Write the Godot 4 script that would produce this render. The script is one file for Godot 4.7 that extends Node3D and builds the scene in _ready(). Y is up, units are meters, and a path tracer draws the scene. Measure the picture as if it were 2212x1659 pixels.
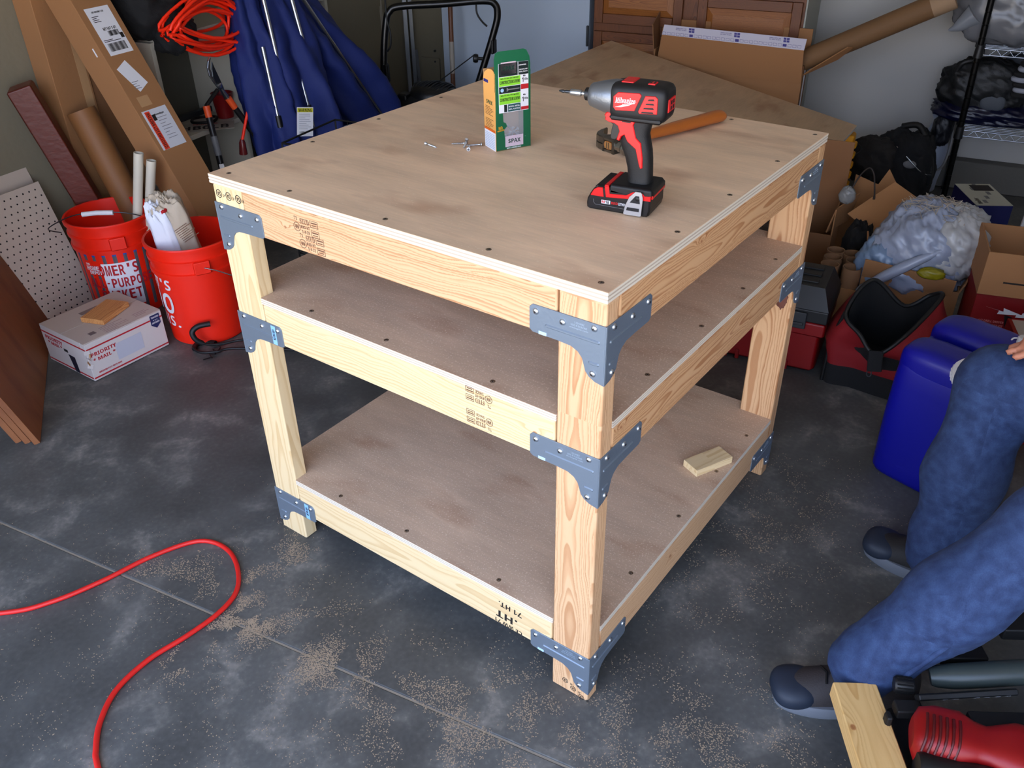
extends Node3D
# A garage with a new timber workbench. The world frame follows the room: x along the back wall, z towards the open
# garage door, origin on the floor under the bench's near corner. Metres throughout.

const BENCH_TURN := -0.17287        # the bench stands a little askew in the room
const BW := 0.9325                  # bench width, depth, heights
const BD := 0.9425
const BH := 0.946
const PLY := 0.0192
const LW := 0.089
const LT := 0.038

var M := {}
var nz := FastNoiseLite.new()
var rg := RandomNumberGenerator.new()

# ------------------------------------------------------------------ mesh collector
class Mb:
	var v := PackedVector3Array()
	var n := PackedVector3Array()
	var uv := PackedVector2Array()
	var xf := Transform3D()

	func tri(a: Vector3, b: Vector3, c: Vector3, na: Vector3, nb: Vector3, nc: Vector3, ua := Vector2.ZERO, ub := Vector2.ZERO, uc := Vector2.ZERO) -> void:
		var A := xf * a
		var B := xf * b
		var C := xf * c
		var bn := xf.basis
		var NA := (bn * na).normalized()
		var NB := (bn * nb).normalized()
		var NC := (bn * nc).normalized()
		var g := (B - A).cross(C - A)
		if g.length_squared() < 1e-20:
			return
		if g.dot(NA + NB + NC) > 0.0:
			v.append(A); v.append(C); v.append(B)
			n.append(NA); n.append(NC); n.append(NB)
			uv.append(ua); uv.append(uc); uv.append(ub)
		else:
			v.append(A); v.append(B); v.append(C)
			n.append(NA); n.append(NB); n.append(NC)
			uv.append(ua); uv.append(ub); uv.append(uc)

	func quad(a: Vector3, b: Vector3, c: Vector3, d: Vector3, nrm: Vector3, ua := Vector2(0, 0), ub := Vector2(1, 0), uc := Vector2(1, 1), ud := Vector2(0, 1)) -> void:
		tri(a, b, c, nrm, nrm, nrm, ua, ub, uc)
		tri(a, c, d, nrm, nrm, nrm, ua, uc, ud)

	# flat quad whose normal points away from `inside`
	func face(a: Vector3, b: Vector3, c: Vector3, d: Vector3, inside: Vector3) -> void:
		var nn := (b - a).cross(d - a)
		if nn.length_squared() < 1e-18:
			nn = (c - b).cross(d - b)
		nn = nn.normalized()
		if nn.dot((a + b + c + d) * 0.25 - inside) < 0.0:
			nn = -nn
		var w := a.distance_to(b)
		var h := a.distance_to(d)
		quad(a, b, c, d, nn, Vector2(0, 0), Vector2(w, 0), Vector2(w, h), Vector2(0, h))

	# box with chamfered edges; texture coordinates in metres, u along `along`
	func box(c: Vector3, s: Vector3, bev := 0.0, along := -1, uo := Vector2.ZERO) -> void:
		var h := s * 0.5
		bev = minf(bev, minf(h.x, minf(h.y, h.z)) * 0.95)
		for d in 3:
			var u := (d + 1) % 3
			var w := (d + 2) % 3
			if along == w or (along < 0 and s[w] > s[u]):
				var t := u
				u = w
				w = t
			for sg in [-1.0, 1.0]:
				var nn := Vector3.ZERO
				nn[d] = sg
				var ps: Array[Vector3] = []
				var us: Array[Vector2] = []
				for q in [[-1, -1], [1, -1], [1, 1], [-1, 1]]:
					var p := c
					p[d] += sg * h[d]
					p[u] += q[0] * (h[u] - bev)
					p[w] += q[1] * (h[w] - bev)
					ps.append(p)
					us.append(Vector2(p[u], p[w] + 0.31 * d + 0.17 * sg) + uo)
				quad(ps[0], ps[1], ps[2], ps[3], nn, us[0], us[1], us[2], us[3])
		if bev <= 0.0:
			return
		for d in 3:
			var u := (d + 1) % 3
			var w := (d + 2) % 3
			for su in [-1.0, 1.0]:
				for sw in [-1.0, 1.0]:
					var ps: Array[Vector3] = []
					for e in [-1.0, 1.0]:
						var p := c
						p[d] += e * (h[d] - bev)
						var p1 := p
						p1[u] += su * h[u]
						p1[w] += sw * (h[w] - bev)
						var p2 := p
						p2[u] += su * (h[u] - bev)
						p2[w] += sw * h[w]
						ps.append(p1)
						ps.append(p2)
					var nu := Vector3.ZERO
					nu[u] = su
					var nw := Vector3.ZERO
					nw[w] = sw
					var ta := Vector2(ps[0][d], ps[0][w]) + uo
					var tb := Vector2(ps[2][d], ps[2][w]) + uo
					tri(ps[0], ps[2], ps[3], nu, nu, nw, ta, tb, tb)
					tri(ps[0], ps[3], ps[1], nu, nw, nw, ta, tb, ta)
		for sx in [-1.0, 1.0]:
			for sy in [-1.0, 1.0]:
				for sz in [-1.0, 1.0]:
					var k := Vector3(sx, sy, sz)
					var o := c + k * h
					var n1 := Vector3(sx, 0, 0)
					var n2 := Vector3(0, sy, 0)
					var n3 := Vector3(0, 0, sz)
					tri(o - Vector3(0, sy, sz) * bev, o - Vector3(sx, 0, sz) * bev, o - Vector3(sx, sy, 0) * bev, n1, n2, n3)

	# swept round tube; radius may be a number or an array
	func tube(pts: Array, rad, sides := 10, caps := true, closed := false) -> void:
		var m := pts.size()
		var rings := []
		var nrms := []
		var up := Vector3.ZERO
		var lens := [0.0]
		for i in m:
			if i > 0:
				lens.append(lens[i - 1] + (pts[i] as Vector3).distance_to(pts[i - 1]))
			var a: Vector3 = pts[(i - 1 + m) % m] if (i > 0 or closed) else pts[0]
			var b: Vector3 = pts[(i + 1) % m] if (i < m - 1 or closed) else pts[m - 1]
			var t := (b - a).normalized()
			if up == Vector3.ZERO:
				up = Vector3.UP if absf(t.y) < 0.9 else Vector3.RIGHT
			up = (up - t * up.dot(t)).normalized()
			var sd := t.cross(up)
			var r: float = rad[i] if rad is Array else rad
			var ring := []
			var nr := []
			for k in sides:
				var an := TAU * k / sides
				var nn := up * cos(an) + sd * sin(an)
				ring.append(pts[i] + nn * r)
				nr.append(nn)
			rings.append(ring)
			nrms.append(nr)
		var last := m if closed else m - 1
		for i in last:
			var j := (i + 1) % m
			for k in sides:
				var l := (k + 1) % sides
				var u0 := Vector2(lens[i], float(k) / sides)
				var u1 := Vector2(lens[i], float(k + 1) / sides)
				var w0 := Vector2(lens[j], float(k) / sides)
				var w1 := Vector2(lens[j], float(k + 1) / sides)
				tri(rings[i][k], rings[j][k], rings[j][l], nrms[i][k], nrms[j][k], nrms[j][l], u0, w0, w1)
				tri(rings[i][k], rings[j][l], rings[i][l], nrms[i][k], nrms[j][l], nrms[i][l], u0, w1, u1)
		if caps and not closed:
			for e in [0, m - 1]:
				var o: Vector3 = pts[1] if e == 0 else pts[m - 2]
				var nn: Vector3 = ((pts[e] as Vector3) - o).normalized()
				for k in sides:
					tri(pts[e], rings[e][k], rings[e][(k + 1) % sides], nn, nn, nn)

	# turned profile: points (radius, height) round the y axis
	func lathe(prof: Array, segs := 32, smooth := 0.7) -> void:
		var m := prof.size()
		for i in m - 1:
			var p: Vector2 = prof[i]
			var q: Vector2 = prof[i + 1]
			var e := (q - p).normalized()
			var nf := Vector2(e.y, -e.x)
			var np := nf
			var nq := nf
			if i > 0:
				var pe: Vector2 = (p - prof[i - 1]).normalized()
				if pe.dot(e) > smooth:
					np = (nf + Vector2(pe.y, -pe.x)).normalized()
			if i < m - 2:
				var qe: Vector2 = (prof[i + 2] - q).normalized()
				if qe.dot(e) > smooth:
					nq = (nf + Vector2(qe.y, -qe.x)).normalized()
			for k in segs:
				var a0 := TAU * k / segs
				var a1 := TAU * (k + 1) / segs
				var c0 := Vector3(cos(a0), 0, sin(a0))
				var c1 := Vector3(cos(a1), 0, sin(a1))
				var Y := Vector3.UP
				var u0 := float(k) / segs
				var u1 := float(k + 1) / segs
				tri(c0 * p.x + Y * p.y, c0 * q.x + Y * q.y, c1 * q.x + Y * q.y, c0 * np.x + Y * np.y, c0 * nq.x + Y * nq.y, c1 * nq.x + Y * nq.y, Vector2(u0, p.y), Vector2(u0, q.y), Vector2(u1, q.y))
				tri(c0 * p.x + Y * p.y, c1 * q.x + Y * q.y, c1 * p.x + Y * p.y, c0 * np.x + Y * np.y, c1 * nq.x + Y * nq.y, c1 * np.x + Y * np.y, Vector2(u0, p.y), Vector2(u1, q.y), Vector2(u1, p.y))

	# flat outline (x, y) given thickness from z0 to z1, edges eased by bev on the z1 side
	func prism(poly: PackedVector2Array, z0: float, z1: float, bev := 0.0) -> void:
		var top := poly
		if Geometry2D.is_polygon_clockwise(poly):
			poly = poly.duplicate()
			poly.reverse()
			top = poly
		if bev > 0.0:
			var inner := PackedVector2Array()
			var m := poly.size()
			for i in m:
				var a := poly[(i - 1 + m) % m]
				var b := poly[i]
				var c := poly[(i + 1) % m]
				var e1 := (b - a).normalized()
				var e2 := (c - b).normalized()
				var n1 := Vector2(-e1.y, e1.x)
				var n2 := Vector2(-e2.y, e2.x)
				var bis := n1 + n2
				if bis.length() < 0.3:
					bis = n1
				bis = bis / maxf(0.4, bis.dot(n1))
				inner.append(b + bis * bev)
			top = inner
		for e in [[poly, z0, -1.0], [top, z1, 1.0]]:
			var pp: PackedVector2Array = e[0]
			var nn := Vector3(0, 0, e[2])
			var t := Geometry2D.triangulate_polygon(pp)
			for i in range(0, t.size(), 3):
				tri(Vector3(pp[t[i]].x, pp[t[i]].y, e[1]), Vector3(pp[t[i + 1]].x, pp[t[i + 1]].y, e[1]), Vector3(pp[t[i + 2]].x, pp[t[i + 2]].y, e[1]), nn, nn, nn, pp[t[i]], pp[t[i + 1]], pp[t[i + 2]])
		var zs := z1 - signf(z1 - z0) * bev
		var L := 0.0
		for i in poly.size():
			var j := (i + 1) % poly.size()
			var a := poly[i]
			var b := poly[j]
			var e := (b - a).normalized()
			var nn := Vector3(e.y, -e.x, 0)
			var l2 := L + a.distance_to(b)
			quad(Vector3(a.x, a.y, z0), Vector3(b.x, b.y, z0), Vector3(b.x, b.y, zs), Vector3(a.x, a.y, zs), nn, Vector2(L, z0), Vector2(l2, z0), Vector2(l2, zs), Vector2(L, zs))
			if bev > 0.0:
				var nb := (nn + Vector3(0, 0, signf(z1 - z0))).normalized()
				quad(Vector3(a.x, a.y, zs), Vector3(b.x, b.y, zs), Vector3(top[j].x, top[j].y, z1), Vector3(top[i].x, top[i].y, z1), nb)
			L = l2

	# grid of points f(u, v) with u, v in 0..1, given a thickness
	func sheet(nu: int, nv: int, f: Callable, th := 0.0) -> void:
		var p := []
		for i in nu + 1:
			var row := []
			for j in nv + 1:
				row.append(f.call(float(i) / nu, float(j) / nv))
			p.append(row)
		var q := []
		for i in nu + 1:
			var row := []
			for j in nv + 1:
				var du: Vector3 = p[mini(i + 1, nu)][j] - p[maxi(i - 1, 0)][j]
				var dv: Vector3 = p[i][mini(j + 1, nv)] - p[i][maxi(j - 1, 0)]
				row.append(du.cross(dv).normalized())
			q.append(row)
		for sd in ([1.0, -1.0] if th > 0.0 else [1.0]):
			var o: float = th * 0.5 * sd
			for i in nu:
				for j in nv:
					var n00: Vector3 = q[i][j] * sd
					var n10: Vector3 = q[i + 1][j] * sd
					var n11: Vector3 = q[i + 1][j + 1] * sd
					var n01: Vector3 = q[i][j + 1] * sd
					var u0 := Vector2(float(i) / nu, float(j) / nv)
					var u1 := Vector2(float(i + 1) / nu, float(j) / nv)
					var u2 := Vector2(float(i + 1) / nu, float(j + 1) / nv)
					var u3 := Vector2(float(i) / nu, float(j + 1) / nv)
					var a: Vector3 = p[i][j] + q[i][j] * o
					var b: Vector3 = p[i + 1][j] + q[i + 1][j] * o
					var c: Vector3 = p[i + 1][j + 1] + q[i + 1][j + 1] * o
					var d: Vector3 = p[i][j + 1] + q[i][j + 1] * o
					tri(a, b, c, n00, n10, n11, u0, u1, u2)
					tri(a, c, d, n00, n11, n01, u0, u2, u3)
		if th > 0.0:
			var rim := []
			for i in nu: rim.append([i, 0, i + 1, 0])
			for j in nv: rim.append([nu, j, nu, j + 1])
			for i in nu: rim.append([i, nv, i + 1, nv])
			for j in nv: rim.append([0, j, 0, j + 1])
			var mid: Vector3 = p[nu / 2][nv / 2]
			for e in rim:
				var a: Vector3 = p[e[0]][e[1]]
				var b: Vector3 = p[e[2]][e[3]]
				var na: Vector3 = q[e[0]][e[1]] * th * 0.5
				var nb: Vector3 = q[e[2]][e[3]] * th * 0.5
				face(a - na, b - nb, b + nb, a + na, mid)

	# rounded lump: unit directions scaled by radii, power > 2 squares it off, `rough` displaces it
	func blob(c: Vector3, r: Vector3, power := 2.0, rough = null, nu := 40, nv := 26) -> void:
		var p := []
		for j in nv + 1:
			var row := []
			var ph := PI * j / nv - PI / 2
			for i in nu + 1:
				var th := TAU * i / nu
				var d := Vector3(cos(ph) * cos(th), sin(ph), cos(ph) * sin(th))
				var k := pow(pow(absf(d.x), power) + pow(absf(d.y), power) + pow(absf(d.z), power), -1.0 / power)
				var q := d * k * r
				if rough != null:
					q = rough.call(q, d)
				row.append(c + q)
			p.append(row)
		var nn := []
		for j in nv + 1:
			var row := []
			for i in nu + 1:
				var a: Vector3 = p[j][(i + 1) % nu] - p[j][(i - 1 + nu) % nu]
				var b: Vector3 = p[mini(j + 1, nv)][i] - p[maxi(j - 1, 0)][i]
				var q := a.cross(b)
				if q.length_squared() < 1e-16:
					q = p[j][i] - c
				q = q.normalized()
				if q.dot(p[j][i] - c) < 0.0:
					q = -q
				row.append(q)
			nn.append(row)
		for j in nv:
			for i in nu:
				var u0 := Vector2(float(i) / nu, float(j) / nv)
				var u2 := Vector2(float(i + 1) / nu, float(j + 1) / nv)
				tri(p[j][i], p[j][i + 1], p[j + 1][i + 1], nn[j][i], nn[j][i + 1], nn[j + 1][i + 1], u0, Vector2(u2.x, u0.y), u2)
				tri(p[j][i], p[j + 1][i + 1], p[j + 1][i], nn[j][i], nn[j + 1][i + 1], nn[j + 1][i], u0, u2, Vector2(u0.x, u2.y))

	# surface nets over a distance field, coarse blocks away from the surface are skipped
	func nets(f: Callable, lo: Vector3, hi: Vector3, cell: float) -> void:
		var B := 4
		var cache := {}
		var nb := Vector3i(((hi - lo) / (cell * B)).ceil())
		var K := 2048
		var at := func(i: int, j: int, k: int) -> float:
			var key := (i * K + j) * K + k
			if cache.has(key):
				return cache[key]
			var val: float = f.call(lo + Vector3(i, j, k) * cell)
			cache[key] = val
			return val
		var vid := {}
		var pos := []
		var cells := []
		for bi in nb.x:
			for bj in nb.y:
				for bk in nb.z:
					var mid := lo + (Vector3(bi, bj, bk) + Vector3.ONE * 0.5) * cell * B
					if absf(f.call(mid)) > cell * B * 1.25:
						continue
					for i in range(bi * B, bi * B + B):
						for j in range(bj * B, bj * B + B):
							for k in range(bk * B, bk * B + B):
								var acc := Vector3.ZERO
								var cnt := 0
								var c8 := []
								for q in 8:
									c8.append(at.call(i + (q & 1), j + ((q >> 1) & 1), k + ((q >> 2) & 1)))
								for e in [[0, 1], [2, 3], [4, 5], [6, 7], [0, 2], [1, 3], [4, 6], [5, 7], [0, 4], [1, 5], [2, 6], [3, 7]]:
									var a: float = c8[e[0]]
									var b: float = c8[e[1]]
									if (a < 0.0) != (b < 0.0):
										var t := a / (a - b)
										var pa := Vector3(e[0] & 1, (e[0] >> 1) & 1, (e[0] >> 2) & 1)
										var pb := Vector3(e[1] & 1, (e[1] >> 1) & 1, (e[1] >> 2) & 1)
										acc += pa.lerp(pb, t)
										cnt += 1
								if cnt:
									vid[(i * K + j) * K + k] = pos.size()
									pos.append(lo + (Vector3(i, j, k) + acc / cnt) * cell)
									cells.append(Vector3i(i, j, k))
		var nr := []
		var h := cell * 0.6
		for p in pos:
			nr.append(Vector3(f.call(p + Vector3(h, 0, 0)) - f.call(p - Vector3(h, 0, 0)), f.call(p + Vector3(0, h, 0)) - f.call(p - Vector3(0, h, 0)), f.call(p + Vector3(0, 0, h)) - f.call(p - Vector3(0, 0, h))).normalized())
		for c in cells:
			for d in 3:
				var o := Vector3i.ZERO
				o[d] = 1
				var a: float = at.call(c.x, c.y, c.z)
				var b: float = at.call(c.x + o.x, c.y + o.y, c.z + o.z)
				if (a < 0.0) == (b < 0.0):
					continue
				var u := Vector3i.ZERO
				u[(d + 1) % 3] = 1
				var w := Vector3i.ZERO
				w[(d + 2) % 3] = 1
				var ids := []
				for q in [c, c - u, c - u - w, c - w]:
					ids.append(vid.get((q.x * K + q.y) * K + q.z, -1))
				if ids.has(-1):
					continue
				tri(pos[ids[0]], pos[ids[1]], pos[ids[2]], nr[ids[0]], nr[ids[1]], nr[ids[2]])
				tri(pos[ids[0]], pos[ids[2]], pos[ids[3]], nr[ids[0]], nr[ids[2]], nr[ids[3]])

	func arrays() -> Array:
		var a := []
		a.resize(Mesh.ARRAY_MAX)
		a[Mesh.ARRAY_VERTEX] = v
		a[Mesh.ARRAY_NORMAL] = n
		a[Mesh.ARRAY_TEX_UV] = uv
		return a

# ------------------------------------------------------------------ node helpers
func obj(called: String, mb, m, parent: Node = null) -> MeshInstance3D:
	var am := ArrayMesh.new()
	if mb is Array:
		for i in mb.size():
			am.add_surface_from_arrays(Mesh.PRIMITIVE_TRIANGLES, mb[i].arrays())
			am.surface_set_material(i, m[i])
	else:
		am.add_surface_from_arrays(Mesh.PRIMITIVE_TRIANGLES, mb.arrays())
		am.surface_set_material(0, m)
	return put(called, am, parent)

func put(called: String, mesh: Mesh, parent: Node = null) -> MeshInstance3D:
	var o := MeshInstance3D.new()
	o.mesh = mesh
	o.name = called
	(parent if parent else self).add_child(o, true)
	return o

func thing(called: String, label: String, category: String, at := Vector3.ZERO, turn := 0.0, group := "") -> Node3D:
	var o := Node3D.new()
	o.name = called
	add_child(o, true)
	o.position = at
	o.rotation.y = turn
	return tag(o, label, category, group)

func tag(o: Node3D, label: String, category: String, group := "") -> Node3D:
	o.set_meta("label", label)
	o.set_meta("category", category)
	if group:
		o.set_meta("group", group)
	return o

func struct(called: String, mb, m, parent: Node = null) -> MeshInstance3D:
	var o := obj(called, mb, m, parent)
	if parent == null:
		o.set_meta("kind", "structure")
	return o

# lettering: fitted to width w and height h (0 keeps the natural proportion), facing +z of `b`
func word(s: String, at: Vector3, b: Basis, w: float, h: float, m: Material, parent: Node, called := "lettering", serif := "Droid Sans", bold := 700) -> MeshInstance3D:
	var t := TextMesh.new()
	var fnt := SystemFont.new()
	fnt.font_names = PackedStringArray([serif])
	fnt.font_weight = bold
	t.font = fnt
	t.text = s
	t.font_size = 32
	t.pixel_size = 0.01
	t.depth = 0.02
	t.curve_step = 1.5
	t.material = m
	var box := t.get_aabb()
	var k := Vector3.ONE
	k.x = w / maxf(box.size.x, 1e-4)
	k.y = h / maxf(box.size.y, 1e-4) if h > 0.0 else k.x
	k.z = 0.0004 / 0.02
	var o := put(called, t, parent)
	o.transform = Transform3D(b * Basis.from_scale(k), at - b * (k * Vector3(box.get_center().x, box.get_center().y, 0)))
	return o

func pv(a: Array) -> PackedVector2Array:
	var o := PackedVector2Array()
	for i in range(0, a.size(), 2):
		o.append(Vector2(a[i], a[i + 1]))
	return o

func aim(from: Vector3, to: Vector3, up := Vector3.UP) -> Transform3D:      # local y runs from -> to
	var y := (to - from).normalized()
	var x := y.cross(up)
	if x.length() < 1e-3:
		x = y.cross(Vector3.RIGHT)
	x = x.normalized()
	return Transform3D(Basis(x, y, x.cross(y)), from)

func frame(o: Vector3, x: Vector3, y: Vector3) -> Transform3D:
	x = x.normalized()
	var z := x.cross(y).normalized()
	return Transform3D(Basis(x, z.cross(x), z), o)

func smooth_path(p: Array, per := 8, closed := false) -> Array:
	var out := []
	var m := p.size()
	for i in (m if closed else m - 1):
		var a: Vector3 = p[(i - 1 + m) % m] if (closed or i > 0) else p[0]
		var b: Vector3 = p[i]
		var c: Vector3 = p[(i + 1) % m]
		var d: Vector3 = p[(i + 2) % m] if (closed or i < m - 2) else p[m - 1]
		for k in per:
			out.append(b.cubic_interpolate(c, a, d, float(k) / per))
	if not closed:
		out.append(p[m - 1])
	return out

# ------------------------------------------------------------------ materials
func mat(c: Color, rough := 0.7, metal := 0.0, tex: Texture2D = null, scale := Vector3.ONE) -> StandardMaterial3D:
	var m := StandardMaterial3D.new()
	m.albedo_color = c
	m.roughness = rough
	m.metallic = metal
	if tex:
		m.albedo_texture = tex
		m.uv1_scale = scale
	return m

func bump(m: StandardMaterial3D, freq: float, depth: float, scale := Vector3.ONE, tri := true) -> StandardMaterial3D:
	var t := NoiseTexture2D.new()
	t.width = 256
	t.height = 256
	t.seamless = true
	var f := FastNoiseLite.new()
	f.seed = 5
	f.frequency = freq
	f.fractal_octaves = 4
	t.noise = f
	m.heightmap_enabled = true
	m.heightmap_texture = t
	m.heightmap_scale = depth
	if tri:
		m.uv1_triplanar = true
		m.uv1_scale = scale
	return m

func img(w: int, h: int, f: Callable) -> ImageTexture:
	var d := PackedByteArray()
	d.resize(w * h * 3)
	var i := 0
	for y in h:
		for x in w:
			var c: Color = f.call(x, y)
			d[i] = clampi(int(c.r * 255.0), 0, 255)
			d[i + 1] = clampi(int(c.g * 255.0), 0, 255)
			d[i + 2] = clampi(int(c.b * 255.0), 0, 255)
			i += 3
	return ImageTexture.create_from_image(Image.create_from_data(w, h, false, Image.FORMAT_RGB8, d))

# sawn softwood: growth rings cut lengthwise; 1 m by 0.125 m, with knots given as (x, y, size)
func lumber(sd: int, light: Color, dark: Color, ring: float, heart: float, knots: Array, contrast := 1.0) -> ImageTexture:
	var f := FastNoiseLite.new()
	f.seed = sd
	f.frequency = 1.0
	f.fractal_octaves = 3
	var W := 1024
	var H := 128
	return img(W, H, func(px, py):
		var x := float(px) / W
		var y := float(py) / H * 0.125
		var wob := f.get_noise_2d(x * 3.1, sd * 7.7)
		var bx := heart + 0.018 * f.get_noise_2d(x * 1.6, 31.0 + sd)
		var dy := y - bx + 0.006 * f.get_noise_2d(x * 5.0, y * 20.0 + 9.0)
		var hh := 0.02 + 0.016 * f.get_noise_2d(x * 1.3 + 5.0, sd) + 0.012 * x
		var push := 0.0
		var kd := 1.0
		for k in knots:
			var ex: float = (x - k[0]) / (k[2] * 3.0)
			var ey: float = (y - k[1]) / k[2]
			var e2 := ex * ex + ey * ey
			push += 0.012 * exp(-e2 * 0.9)
			var q: float = ((x - k[0]) * (x - k[0]) / 1.7 + (y - k[1]) * (y - k[1])) / (k[2] * k[2] * 0.22)
			kd = minf(kd, q)
		var r := (sqrt(dy * dy + hh * hh) + push + 0.0012 * wob) / ring
		r += 0.35 * f.get_noise_2d(r * 0.7, 77.0)
		var t := r - floorf(r)
		var late := smoothstep(0.35, 0.9, t) * (1.0 - smoothstep(0.92, 1.0, t))
		late *= 0.55 + 0.45 * f.get_noise_2d(floorf(r) * 3.3, 5.0)
		var fib := f.get_noise_2d(x * 40.0, y * 1400.0) * 0.05 + f.get_noise_2d(x * 6.0, y * 90.0) * 0.06
		var c := light.lerp(dark, clampf(late * contrast + fib, 0.0, 1.0))
		if kd < 1.0:
			var kr := sqrt(kd) * 3.2
			c = c.lerp(Color(0.52, 0.33, 0.2).lerp(Color(0.72, 0.5, 0.33), kr - floorf(kr)), 0.85 * (1.0 - kd * kd))
		return c)

# ------------------------------------------------------------------ scene
func _ready() -> void:
	var cam := Camera3D.new()
	cam.name = "camera"
	cam.fov = 47.815
	cam.near = 0.05
	cam.far = 200.0
	cam.transform = Transform3D(Basis(Vector3(0.897, -0.014, -0.443), Vector3(-0.23, 0.84, -0.492), Vector3(0.378, 0.543, 0.75)).orthonormalized(), Vector3(0.388, 1.529, 1.089))
	add_child(cam)
	cam.current = true
	# daylight through the open garage door behind the photographer
	var sky := Sky.new()
	var sm := ProceduralSkyMaterial.new()
	sm.sky_top_color = Color(0.62, 0.72, 0.90)
	sm.sky_horizon_color = Color(0.93, 0.95, 1.0)
	sm.sky_curve = 0.2
	sm.ground_bottom_color = Color(0.45, 0.44, 0.42)
	sm.ground_horizon_color = Color(0.72, 0.72, 0.72)
	sm.sky_energy_multiplier = 1.0
	sky.sky_material = sm
	var we := WorldEnvironment.new()
	we.name = "surroundings"
	var env := Environment.new()
	env.background_mode = Environment.BG_SKY
	env.sky = sky
	env.tonemap_mode = Environment.TONE_MAPPER_LINEAR
	env.tonemap_exposure = 6.3
	env.sdfgi_enabled = true
	env.ssao_enabled = true
	env.ssil_enabled = true
	we.environment = env
	add_child(we)
	var sun := DirectionalLight3D.new()
	sun.name = "sun"
	sun.light_energy = 3.0
	sun.light_color = Color(1.0, 0.95, 0.87)
	sun.light_angular_distance = 0.6
	sun.shadow_enabled = true
	sun.rotation_degrees = Vector3(-58, 150, 0)
	add_child(sun)

	rg.seed = 7
	nz.seed = 3
	nz.frequency = 1.0
	nz.fractal_octaves = 4
	make_materials()
	build_room()
	build_bench()
	build_on_bench()
	build_left()
	build_back()
	build_right()
	build_person()
	build_dust()

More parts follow.
